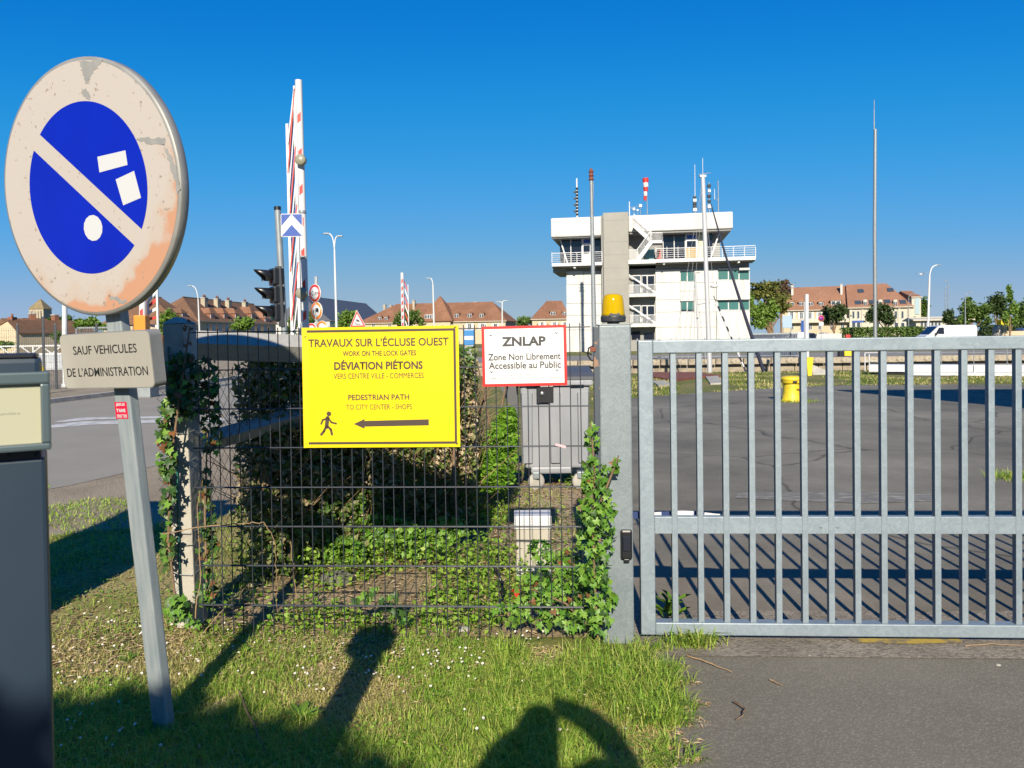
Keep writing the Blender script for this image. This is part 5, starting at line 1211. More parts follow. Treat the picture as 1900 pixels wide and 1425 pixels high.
# ================================================================== left background: fence, gangway rail, poles
LF = Frame(-60, 24.5, 330, 26.5); lf = empty('site_fence', label='dark welded mesh fence across the road on the left', cat='fence', M=LF.M())
lt = 2.05
for x in (33, 81, 103, 180, 250): 
    u = LF.px(x,640)[0]; mb = MB(); mb.bbox(u-.035,u+.035,-.03,.03,0,lt+(.35 if x == 81 else .1),.006); mb.build('post', M['anthracite'], lf)
V=[]; F_=[]
def thin(V, F_, a, b, r_=.004):
    a, b = Vector(a), Vector(b); d = (b-a).normalized(); n1_ = d.cross(Vector((0,1,.01))).normalized(); n2_ = d.cross(n1_); k = len(V)
    for p in (a, b):
        for i in range(3): V.append(tuple(p + n1_*math.cos(i*2.094)*r_ + n2_*math.sin(i*2.094)*r_))
    for i in range(3): F_.append((k+i,k+(i+1)%3,k+3+(i+1)%3,k+3+i))
uu = 0
while uu < LF.w: thin(V, F_, (uu,0,.05), (uu,0,lt)); uu += .0625
for k in range(10): thin(V, F_, (0,0,.05+k*.21), (LF.w,0,.05+k*.21))
npmesh('wire_mesh', np.array(V), np.array(F_), M['anthracite'], lf)['kind'] = 'stuff'
GF = Frame(-80, 40., 330, 42.); gw = empty('gangway_railing', label='white zigzag gangway railing beyond the site fence', cat='railing', M=GF.M())
z0, z1 = GF.px(50,657)[1], GF.px(50,642)[1]
mb = MB(); mb.beam((0,0,z1),(GF.w,0,z1),.07,.07); mb.build('top_rail', M['white_paint'], gw)
mb = MB(); mb.beam((0,0,z0),(GF.w,0,z0),.07,.07); mb.build('bottom_rail', M['white_paint'], gw)
k = 0; uu = 0
while uu < GF.w - .5: 
    mb = MB(); mb.beam((uu,0,z0 if k%2 else z1),(uu+.5,0,z1 if k%2 else z0),.05,.05); mb.build('brace', M['white_paint'], gw); uu += .5; k += 1
for k in range(7): mb = MB(); u = GF.w*k/6; mb.beam((u,0,0),(u,0,z1),.07,.07); mb.build('post', M['white_paint'], gw)
M['pale_slab'] = mat('pale_concrete', (.50,.53,.56), .8, (.42,.45,.48), 2)
mb = MB(); mb.box(-.5, GF.w, 3, 3.4, 0, GF.px(50,666,3)[1]+.25, M=GF.M()); o = mb.build('lock_parapet', M['pale_slab']); tag(o, 'low pale parapet behind the zigzag gangway railing', 'parapet')
def simple_post(name, label, x, y0, Y, r_, m, cat='post', cap=None):
    f0 = vfoot(x, 640, Y); t = at(x, y0, Y) - f0; root = empty(name, f0, label, cat)
    mb = MB(); mb.tube([(0,0,0),(0,0,t.z*.5),(t.x,0,t.z)], [r_, r_*.95, r_*.85], 12); mb.build('shaft', M[m], root)
    mb = MB(); mb.lathe([(r_*1.5,0),(r_*1.5,.12),(r_*.9,.16)], n=12); mb.build('base', M[m], root); return root
simple_post('white_post', 'thick white post rising left of the no parking plate', 120, 560, 26., .09, 'white_paint')
pw = MB(); c = vfoot(139,733,27.); pw.bbox(c.x-.09,c.x+.09,c.y-.09,c.y+.09,0,.5,.01); tag(pw.build('white_bollard', M['white_paint']), 'short white bollard under the exception plate', 'bollard')
simple_post('yellow_marker', 'small yellow marker post beside the access terminal', 77, 680, 23., .07, 'yellow_paint')
mb = MB(); fr_ = Frame(141,45.,216,45.); 
gp_ = empty('grille_panel', label='grey framed grille panel behind the leaning post', cat='grille', M=fr_.M())
a, b = fr_.px(141,615), fr_.px(216,606)
for (x0,x1,zz0,zz1) in ((0,fr_.w,b[1]-.08,b[1]),(0,fr_.w,.0,.08),(0,.08,0,b[1]),(fr_.w-.08,fr_.w,0,b[1])): 
    mb = MB(); mb.box(x0,x1,-.04,.04,zz0,zz1); mb.build('frame', M['steel_pole'], gp_)
V=[]; F_=[]
for k in range(1,24): thin(V,F_,(fr_.w*k/24,0,.08),(fr_.w*k/24,0,b[1]-.08),.008)
for k in range(1,22): thin(V,F_,(.08,0,b[1]*k/22),(fr_.w-.08,0,b[1]*k/22),.008)
npmesh('wire_mesh', np.array(V), np.array(F_), M['steel_pole'], gp_)['kind'] = 'stuff'

# ================================================================== street lamps and masts
def lamp_post(label, x, ytop, Y, arms, r_=.07, m='white_paint', lean=0.):
    r_ *= .68
    f0 = vfoot(x, 640, Y); t = at(x + lean, ytop, Y) - f0; root = empty('street_lamp', f0, label, 'street lamp')
    s = Y / FPX
    for ai, (dx, dy, frac) in enumerate(arms):
        jz = t.z - dy*s*1.0; j = Vector((t.x*.9, 0, jz)); e = Vector((t.x + dx*s, 0, t.z if ai == 0 else t.z - frac*s))
        pts = [j] + [j.lerp(e, k/6) + Vector((0,0,(e.z-j.z)*.22*math.sin(math.pi*k/6)*1.2)) - Vector((dx*s*.18*math.sin(math.pi*k/6),0,0)) for k in range(1,7)]
        mb = MB(); mb.tube(pts, r_*.6, 8); mb.build('arm', M[m], root)
        mb = MB(); sg_ = 1 if dx > 0 else -1; mb.bbox(e.x-.05 if sg_>0 else e.x-.32, e.x+.32 if sg_>0 else e.x+.05, -.10, .10, e.z-.06, e.z+.04, .03); mb.build('lamp_head', M['steel_pole'], root)
    jz = t.z - arms[0][1]*s if arms else t.z
    mb = MB(); mb.tube([(0,0,0),(0,0,jz*.3),(t.x*.9,0,jz)], [r_*1.3, r_*1.1, r_*.8], 12); mb.build('pole', M[m], root)
    mb = MB(); mb.lathe([(r_*2.1,0),(r_*2.1,.25),(r_*1.3,.35)], n=12); mb.build('base', M[m], root); return root
lamp_post('white double armed street lamp right of the raised barrier', 625, 433, 52., [(-11,30,0),(7,26,5)], .11, lean=-5)
lamp_post('white street lamp in front of the pyramid roofed house', 806, 516, 80., [(-6,12,0)], .13, lean=-3)
lamp_post('street lamp before the long chimneyed house on the left', 371, 530, 70., [(-12,26,0)], .10, lean=-4)
lamp_post('tall white street lamp standing before the white van', 1722, 492, 70., [(14,20,0)], .14, lean=3)
lamp_post('grey street lamp over the trees on the far right', 1791, 543, 95., [(8,10,0)], .09, 'steel_pole')
lamp_post('white lamp at the gable of the pyramid roofed house', 932, 558, 85., [(5,4,0),(-6,4,2)], .12)
lamp_post('small grey lamp against the brown brick gable house', 1686, 545, 110., [(9,8,0)], .08, 'steel_pole')
# slender roadside mast pair right of the tall lamp
for i, (x, y, dx, lab) in enumerate(((1759,522,-3,'taller grey mast of the thin pair above the low house'),(1754,532,3,'shorter grey mast of the thin pair above the low house'))):
    lamp_post(lab, x, y, 120. + i, [(dx,3,0)], .09, 'steel_pole')
simple_post('radio_mast', 'very tall thin grey mast rising right of the tower', 1624, 240, 85., .20, 'steel_pole', 'mast')
rt = [o for o in bpy.data.objects if o.name.startswith('radio_mast')][0]
tz = at(1622,240,85.) - rt.location; tz2 = at(1622,185,85.) - rt.location
mb = MB(); mb.tube([tz, tz2], [.07,.03], 8); mb.build('aerial', M['steel_pole'], rt)
# navigation light pole before the tower
NY = 58.; nf = vfoot(1103, 640, NY); nl = empty('signal_pole', nf, 'grey pole with rusty lantern before the white tower', 'light pole')
t = at(1097, 334, NY) - nf; t2 = at(1096, 312, NY) - nf
mb = MB(); mb.tube([(0,0,0),(t.x*.5,0,t.z*.5),t], [.20,.16,.12], 14); mb.build('pole', M['steel_pole'], nl)
mb = MB(); mb.lathe([(.22,0),(.22,.06),(.15,.08),(.15,.30),(.20,.31),(.20,.35),(.15,.37),(.15,.58),(.2,.6),(.2,.64),(.12,.7),(.12,.82),(.02,.88)], t, n=16); mb.build('lantern', M['rust'], nl)
mb = MB(); mb.tube([t + Vector((.15,0,-.1)), t + Vector((.13,0,-1.6))], .03, 6); mb.build('cable', M['steel_pole'], nl)
simple_post('white_pile', 'white pointed post beside the yellow box on the quay', 1497, 546, 38., .11, 'white_paint')
simple_post('thin_white_post', 'thin white post left of the pointed white post', 1493, 560, 46., .05, 'white_paint')
# ================================================================== control tower
TWF = Frame(1051, 72.4, 1391, 69.6); tw = empty('control_tower', label='white lock control tower with balconies and grey shaft', cat='building', M=TWF.M())
def t_(x, y, d=0.): return TWF.px(x, y, d)
M['tower_white'] = mat('tower_cladding', (.64,.635,.61), .6, (.50,.49,.455), 1.2, stretch=(2.2,2.2,.22), contrast=(.5,.85), detail=8)
M['tower_grey'] = mat('tower_shaft', (.285,.275,.24), .6, (.32,.31,.27), .8)
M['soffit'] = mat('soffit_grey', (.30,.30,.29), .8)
def tb(name, x0, y0, x1, y1, d0, d1, m, parent=tw, b=0., hmin=None):
    xm, ym = (x0+x1)/2, (y0+y1)/2; df = d0 if d0 < 0 else 0
    u0, u1 = t_(x0,ym,d0)[0], t_(x1,ym,d0)[0]; h1, h0 = t_(xm,y0,d0)[1], t_(xm,y1,d0)[1]
    if hmin is not None: h0 = hmin
    mb = MB(); (mb.bbox(u0,u1,d0,d1,h0,h1,b) if b else mb.box(u0,u1,d0,d1,h0,h1)); return mb.build(name, m, parent)
DEP = 9.0
# body core behind everything
tb('core_wall', 1052, 498, 1390, 660, .35, DEP, M['tower_white'], hmin=0.)
# facade panels left and right (recessed joints between them)
def panels(xs_, ys_, d0, skip=()):
    for i in range(len(xs_)-1):
        for j in range(len(ys_)-1):
            if (i, j) in skip: continue
            tb('panel', xs_[i]+.25, ys_[j]+.3, xs_[i+1]-.25, ys_[j+1]-.3, d0, .36, M['tower_white'], hmin=(0. if j == len(ys_)-2 else None))
panels([1051,1083,1117], [503,528,563,585,612,660], 0)
panels([1216,1262], [500,524,556,579,607,660], 0)
panels([1288.5,1332], [500,524,556,579,607,660], 0)
def win_band(x0, x1, ys2, wins, rest, d0=0):
    for (a, b) in rest: tb('panel', x0+.25, a+.3, x1-.25, b-.3, d0, .36, M['tower_white'], hmin=(0. if b == 660 else None))
    for (a, b, n, blind) in wins:
        w_ = tb('window', x0, a, x1, b, .18, .34, M['white_paint']); dx = (x1-x0)/n
        for k in range(n):
            tb('pane', x0+dx*k+1.0, a+1.2, x0+dx*(k+1)-1.0, b-1.2, .14, .2, M['teal_pane'], w_)
            if blind: tb('open_gap', x0+dx*k+1.0, b-4.0, x0+dx*(k+1)-1.0, b-1.3, .12, .16, M['dark_glass'], w_)
win_band(1262, 1288.5, None, [(503,522.5,2,0),(559,578.5,2,1)], [(500,502.7),(522.8,540),(540,558.7),(578.8,607),(607,660)])
# right bay stands slightly proud below each window strip
win_band(1332, 1391, None, [(501,519.5,3,0),(557,575.5,3,0)], [(497,500.7)])
tb('bay_panel', 1330, 520, 1391.5, 556, -.25, .36, M['tower_white']); tb('bay_panel', 1330, 576, 1391.5, 660, -.25, .36, M['tower_white'], hmin=0.)
# loggias between shaft and right wall
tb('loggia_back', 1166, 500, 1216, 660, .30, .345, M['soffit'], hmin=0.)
for (ya, yb) in ((512,545),(568,601)):
    for (xa, xb, m) in ((1175,1188,'pane'),(1192,1200,'dark_glass'),(1202,1214,'dark_glass')):
        f_ = tb('door', xa-1, ya-1.5, xb+1, yb, .2, .299, M['white_paint']); tb('pane', xa, ya, xb, yb-2, .15, .21, M[m], f_)
    tb('loggia_slab', 1166, yb, 1217.5, yb+5.5, -1.1, .3, M['tower_white'])
    rl = tb('loggia_rail', 1166, yb-17, 1217, yb-16, -1.05, -1.0, M['white_paint'])
    for k in range(22):
        x = 1167 + k*2.25; tb('baluster', x, yb-16.2, x+.7, yb+.3, -1.04, -1.01, M['white_paint'], rl)
    a, b = t_(1166, ya-2), t_(1216, yb-2); mb = MB(); mb.beam((a[0],-.2,a[1]),(b[0],-.2,b[1]),.08,.14); mb.build('sloping_handrail', M['white_paint'], tw)
tb('ground_door', 1195, 618, 1214, 660, .22, .299, M['dark_glass'], hmin=0.); tb('ground_window', 1172, 615, 1188, 630, .22, .299, M['dark_glass'])
# control room
tb('control_room_core', 1050, 436, 1336, 492, 1.6, DEP-1, M['soffit'])
gl = []
def slant(name, xt, xb_, yt, yb, d0, m, w_=2.0):
    a, b = t_(xt,yt,d0), t_(xb_,yb,d0); mb = MB(); mb.beam((a[0],d0,a[1]),(b[0],d0,b[1]),.10,.12); return mb.build(name, m, tw)
for (x0, x1) in ((1041,1058.5),(1060,1078.5),(1081,1095),(1102,1117),(1231.5,1249.5),(1252,1270.5)):
    tb('glazing', x0, 440, x1, 488, 1.2, 1.3, M['dark_glass'])
for x in (1059.2, 1079.7, 1096.5, 1117, 1230.5, 1251, 1271.5, 1294, 1312): tb('mullion', x-.7, 438, x+.7, 489, 1.1, 1.25, M['white_paint'])
d_ = tb('door', 1080.5, 443, 1096, 488, 1.0, 1.12, M['white_paint']); tb('pane', 1082.5, 444.5, 1094.5, 451, .95, 1.01, M['blue_paint'], d_); tb('pane', 1082.5, 455, 1094.5, 470, .95, 1.01, M['dark_glass'], d_)
d_ = tb('door', 1272.5, 434, 1294, 482, 1.0, 1.12, M['white_paint']); tb('pane', 1274.5, 436, 1291.5, 443, .95, 1.01, M['blue_paint'], d_); tb('pane', 1274.5, 447, 1291.5, 458, .95, 1.01, M['dark_glass'], d_); tb('panel', 1273.5, 459.5, 1292, 481, .95, 1.01, mat('wood_panel', (.45,.30,.12), .6), d_)
tb('pale_screen', 1295, 434, 1311, 482, 1.2, 1.3, mat('pale_screen', (.55,.55,.40), .6)); tb('glazing', 1313, 434, 1322, 480, 1.2, 1.3, M['dark_glass'])
tb('red_locker', 1219, 463, 1226, 480, .9, 1.1, M['red_paint']); tb('teal_locker', 1196, 462, 1214, 484, .9, 1.1, mat('teal_box', (.12,.28,.30), .5))
slant('corner_mullion', 1038, 1053, 440, 488, 1.0, M['white_paint']); slant('corner_mullion', 1334, 1318, 434, 480, 1.0, M['white_paint']); slant('corner_mullion', 1330, 1316, 434, 480, 3.5, M['white_paint'])
tb('side_glazing', 1039, 440, 1041, 486, 1.35, DEP-2, M['dark_glass'])
# roof crown
tb('roof_crown', 1022, 403, 1118, 438.5, -.3, DEP+.5, M['tower_white'], b=.12); tb('roof_crown', 1166, 396, 1360, 427, -.3, DEP+.5, M['tower_white'], b=.12)
tb('soffit', 1024, 438.8, 1117, 441, -.1, DEP, M['soffit']); tb('soffit', 1168, 427.3, 1357, 431, -.1, DEP, M['soffit'])
# grey stair shaft
tb('stair_shaft', 1120.5, 394, 1167, 660, -1.2, 2.5, M['tower_grey'], hmin=0.)
for y in (408, 448, 472, 497, 519, 548, 576): tb('shaft_joint', 1120.4, y, 1167.1, y+.5, -1.212, -1.1, M['soffit'])
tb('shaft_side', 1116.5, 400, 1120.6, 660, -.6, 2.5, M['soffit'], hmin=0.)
# balcony decks and railings
def deck(x0, x1, yt, ys, yb, d0):
    sl = tb('deck', x0, ys, x1, yb, d0, 1.2, M['white_paint'])
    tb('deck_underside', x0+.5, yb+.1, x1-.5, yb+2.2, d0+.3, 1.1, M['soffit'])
    n = 5
    for k in range(n): y = yt + (ys-yt)*k/n; tb('rail', x0, y, x1, y+(1.1 if k == 0 else .6), d0+.03, d0+.07, M['white_paint'])
    x = x0
    while x <= x1+.1: tb('railing_post', x-.5, yt, x+.5, ys+.2, d0+.02, d0+.08, M['white_paint']); x += max(10, (x1-x0)/max(1, round((x1-x0)/21)))
deck(1024, 1117, 468, 487, 493, -1.4); deck(1217, 1402, 458, 478, 484.5, -1.4)
tb('deck', 1166, 482, 1217, 489, -1.4, 1.2, M['white_paint'])
tb('side_beam', 1026, 494, 1052, 505, -.2, 6, M['soffit']); tb('fascia_band', 1217, 485, 1390, 497, .1, 2, M['soffit']); tb('fascia_band', 1052, 494, 1117, 503, .1, 2, M['soffit'])
tb('ledge', 1372, 497, 1391, 501, -.3, .5, M['tower_white'])
for (x, y) in ((1066,494),(1232,487),(1371,484)): tb('bracket', x-2, y, x+2, y+3.5, -1.2, 0, M['white_paint'])
# outside stair from deck to roof: two flights with landing
def flight(xa, ya, xb_, yb, d0):
    a, b = t_(xa,ya,d0), t_(xb_,yb,d0)
    for dd in (d0, d0+.9):
        mb = MB(); mb.beam((a[0],dd,a[1]),(b[0],dd,b[1]),.08,.34); mb.build('stringer', M['white_paint'], tw)
    mb = MB(); mb.beam((a[0],d0,a[1]+1.05),(b[0],d0,b[1]+1.05),.05,.05); hr = mb.build('stair_rail', M['white_paint'], tw)
    n = 13
    for k in range(n+1):
        p = Vector((a[0],d0,a[1])).lerp(Vector((b[0],d0,b[1])), k/n); mb = MB(); mb.beam(p, p+Vector((0,0,1.05)), .03, .03); mb.build('baluster', M['white_paint'], hr)
    for k in range(10):
        p = Vector((a[0],d0,a[1])).lerp(Vector((b[0],d0,b[1])), (k+.5)/10); mb = MB(); mb.box(p.x-.14,p.x+.14,d0+.04,d0+.86,p.z-.02,p.z+.02); mb.build('tread', M['white_paint'], tw)
flight(1182, 485, 1209, 448, -1.25); flight(1176, 418, 1206, 445, -.9)
tb('landing', 1206, 446, 1229, 450.5, -1.3, -.2, M['white_paint'])
lr = tb('landing_rail', 1206, 431, 1229, 432, -1.28, -1.22, M['white_paint'])
for k in range(11): x = 1207+k*2.1; tb('baluster', x, 432, x+.7, 446.2, -1.27, -1.23, M['white_paint'], lr)
lr = tb('deck_rail', 1166, 463, 1184, 464, -1.33, -1.29, M['white_paint'])
for k in range(9): x = 1167+k*2.0; tb('baluster', x, 464, x+.7, 482.4, -1.32, -1.29, M['white_paint'], lr)
# things standing on the roof
def roof_mast(name, label, cat, x, y0, y1, d0, r_, m): 
    a, b = t_(x,y1,d0), t_(x,y0,d0); p = TWF.P(a[0], d0, a[1]-.25); root = empty(name, p, label, cat); hgt = b[1]-a[1]+.25
    mb = MB(); mb.tube([(0,0,0),(0,0,hgt)], [r_, r_*.7], 8); mb.build('pole', M[m], root); return root, hgt
rm, hg = roof_mast('signal_mast', 'black and white signal mast on the tower roof left', 'mast', 1071, 331, 401, 3, .10, 'white_paint')
for k in range(9):
    z = .3 + k*hg*.72/9; mb = MB(); sx_ = -1 if k % 2 else 1
    mb.lathe([(.12,0),(.12,.2),(.10,.22)], (0,0,z), n=10); mb.build('black_band', M['black_plastic'], rm)
    if k % 2: mb = MB(); mb.bbox(sx_*.22-.1, sx_*.22+.1, -.1, .1, z, z+.2, .03); mb.build('lamp', M['black_plastic'], rm)
wsr, hg = roof_mast('windsock', 'red and white windsock hanging on the tower roof', 'windsock', 1201, 372, 396, 2, .05, 'steel_pole')
mb = MB(); mb.tube([(0,0,hg),(0,0,hg+2.1)], .03, 8); mb.build('swivel', M['steel_pole'], wsr)
for k in range(5):
    z1, z0 = hg+2.1-k*.42, hg+2.1-(k+1)*.42; r1, r0 = .30-.035*k, .30-.035*(k+1); xo = -.12 - .01*k
    mb = MB(); mb.tube([(xo-.02,0,z1),(xo+.05*math.sin(k),0,z0)], [r1,r0], 14); mb.build('band', M['red_paint'] if k % 2 == 0 else M['white_paint'], wsr)
ins, hg = roof_mast('weather_station', 'weather instruments on the tower roof beside the shaft', 'instruments', 1168, 374, 396, 1, .06, 'white_paint')
for (x, y, s) in ((1176,388,.12),(1188,382,.14),(1183,390,.09)):
    a = t_(x,y,1); p = TWF.P(a[0],1,a[1]) - ins.location; mb = MB(); mb.bbox(p.x-s,p.x+s,p.y-s,p.y+s,p.z-s,p.z+s,.04); mb.build('sensor', M['white_paint'], ins)
    mb = MB(); mb.tube([(p.x,p.y,0),p], .03, 6); mb.build('stem', M['steel_pole'], ins)
    mb = MB(); mb.tube([(0,0,.8),p], .02, 6); mb.build('arm', M['steel_pole'], ins)
for (x, y0, lab) in ((1289,362,'short dark antenna mast on the tower roof by the yacht mast'),(1316,338,'dark equipment mast on the tower roof right of the yacht mast'),(1333,335,'thin twin antenna at the right end of the tower roof')):
    a_, hg = roof_mast('antenna_mast', lab, 'antenna', x, y0, 393, 3, .06, 'steel_pole')
    if x != 1333:
        for k in range(5): mb = MB(); z = hg*(.25+.16*k); s = random.uniform(.12,.2); mb.bbox(-s,s,-s,s,z-s,z+s*.8,.04); mb.build('equipment', M['black_plastic'] if k % 3 else M['white_paint'], a_)
    else:
        mb = MB(); mb.tube([(-.35,0,hg*.45),(-.35,0,hg*.75)],.03,6); mb.build('aerial', M['white_paint'], a_); mb = MB(); mb.tube([(-.35,0,hg*.5),(0,0,hg*.4)],.025,6); mb.build('arm', M['steel_pole'], a_)
for (x, y) in ((1303,295),): 
    a_, hg = roof_mast('whip_antenna', 'thin white whip antenna left of the yacht masthead', 'antenna', 1290, 305, 393, 4, .035, 'white_paint')

# ================================================================== yachts lying in the lock (only their rigging shows)
YY = 34.
def yacht(label, mast_px, r_, stays, furl, extras=True):
    b0 = at(*mast_px[0], YY); f0 = Vector((b0.x, YY, -3.0)); root = empty('yacht', f0, label, 'yacht')
    top = at(*mast_px[1], YY) - f0; bot = at(*mast_px[0], YY) - f0; dv = (top-bot).normalized(); base = bot - dv*((bot.z-1.0)/dv.z)
    mb = MB(); mb.tube([base, top], [r_, r_*.8], 12); mb.build('mast', mat('mast_alloy', (.62,.63,.64), .35, metal=.2), root)
    hull = MB(); n = 14; secs = []
    for i in range(n+1):
        t = i/n; x = -4.2 + 8.4*t; w_ = 1.35*math.sin(math.pi*min(1, .18+.82*(1-t)))**.7 + .02; secs.append((x, w_))
    vs = []; fs = []
    for x, w_ in secs:
        for (k, z) in ((-1,.95),(-.75,.2),(0,-.35),(.75,.2),(1,.95)): vs.append((x, w_*k, z))
    for i in range(n):
        for k in range(4): fs.append((i*5+k, i*5+k+1, (i+1)*5+k+1, (i+1)*5+k))
        fs.append((i*5+4, i*5, (i+1)*5, (i+1)*5+4))
    hull.add(vs, fs); hull.build('hull', M['white_paint'], root)
    for a, b, rr, mm in stays:
        mb = MB(); mb.tube([at(*a, YY)-f0, at(*b, YY)-f0], rr, 6); mb.build('stay', M[mm], root)
    return root, f0, top
M['navy'] = mat('navy_canvas', (.012,.016,.045), .7); M['wire'] = mat('wire_grey', (.30,.30,.31), .5)
y1, f1, tp1 = yacht('yacht in the lock with tall white mast before the tower', ((1317,688),(1304,325)), .115,
    [((1304,330),(1245,690),.008,'wire'),((1304,335),(1262,690),.008,'wire'),((1305,350),(1275,690),.007,'wire'),((1304,330),(1340,690),.008,'wire')], None)
for (a, b, r0, mt, nm) in (((1319,378),(1417,689),.055,'navy','furled_sail'),):
    mb = MB(); mb.tube([at(*a,YY-.3)-f1, at(1345,470,YY-.3)-f1, at(1390,610,YY-.3)-f1, at(*b,YY-.3)-f1], [.025,.05,.075,.085], 8); mb.build(nm, M[mt], y1)
n = 16
for k in range(n):
    a, b = at(1320+(1384-1320)*k/n, 540+(690-540)*k/n, YY-.2)-f1, at(1320+(1384-1320)*(k+1)/n, 540+(690-540)*(k+1)/n, YY-.2)-f1
    mb = MB(); mb.tube([a,b], .04 if k > 2 else .02, 8); mb.build('striped_cover', M['navy'] if k % 2 else M['white_paint'], y1)
mb = MB(); c = at(1325,531,YY-.2)-f1; mb.lathe([(.02,-.07),(.16,-.05),(.18,0),(.14,.05),(.02,.08)], c, n=18); mb.build('radar_dome', M['white_paint'], y1)
mb = MB(); a, b = at(1295,565,YY)-f1, at(1318,561,YY)-f1; mb.tube([a,b],.025,6); mb.build('spreader', M['wire'], y1)
mb = MB(); mb.tube([tp1, tp1+Vector((0,0,.75))], .012, 6); mb.build('aerial', M['white_paint'], y1)
mb = MB(); mb.tube([tp1+Vector((-.2,0,.02)), tp1+Vector((.35,0,.1))], .015, 6); mb.build('wind_vane', M['wire'], y1)
mb = MB(); mb.bbox(tp1.x-.14,tp1.x+.14,tp1.y-.08,tp1.y+.08,tp1.z-.1,tp1.z,.02); mb.build('masthead', M['white_paint'], y1)
y2, f2, tp2 = yacht('yacht in the lock with the shorter thinner mast', ((1311,688),(1302,502)), .055, [((1302,505),(1285,690),.006,'wire'),((1302,505),(1322,690),.006,'wire')], None)
mb = MB(); mb.tube([tp2+Vector((-.12,0,0)), tp2+Vector((.2,0,0))], .02, 6); mb.build('wind_vane', M['wire'], y2)
y2.location.y += 1.2
# ================================================================== houses
M['tile'] = ground_mat('roof_tiles', ((.25,.125,.075), (.32,.16,.095), (.20,.10,.06)), (.35, 4), bump=.3)
M['tile_light'] = ground_mat('roof_tiles_light', ((.32,.165,.105), (.37,.195,.125), (.27,.14,.085)), (.3, 3), bump=.3)
M['tile_dark'] = ground_mat('roof_tiles_dark', ((.19,.105,.065), (.25,.14,.085), (.15,.085,.05)), (.4, 3), bump=.3)
M['slate_roof'] = mat('slate_roof', (.07,.08,.11), .6, (.09,.10,.13), 1)
M['cream_wall'] = mat('cream_wall', (.62,.52,.36), .85, (.56,.46,.31), .6)
M['pale_wall'] = mat('pale_wall', (.62,.58,.48), .85, (.56,.52,.42), .5)
M['white_wall'] = mat('white_wall', (.66,.64,.60), .85, (.60,.58,.54), .5)
M['stone_wall'] = mat('stone_wall', (.50,.44,.33), .9, (.40,.34,.25), 1.2, bump=.3)
M['brick'] = mat('chimney_brick', (.30,.12,.07), .9, (.24,.10,.06), 6)
M['shutter_white'] = mat('white_shutter', (.72,.72,.72), .6); M['shutter_blue'] = mat('grey_shutter', (.42,.47,.54), .6)
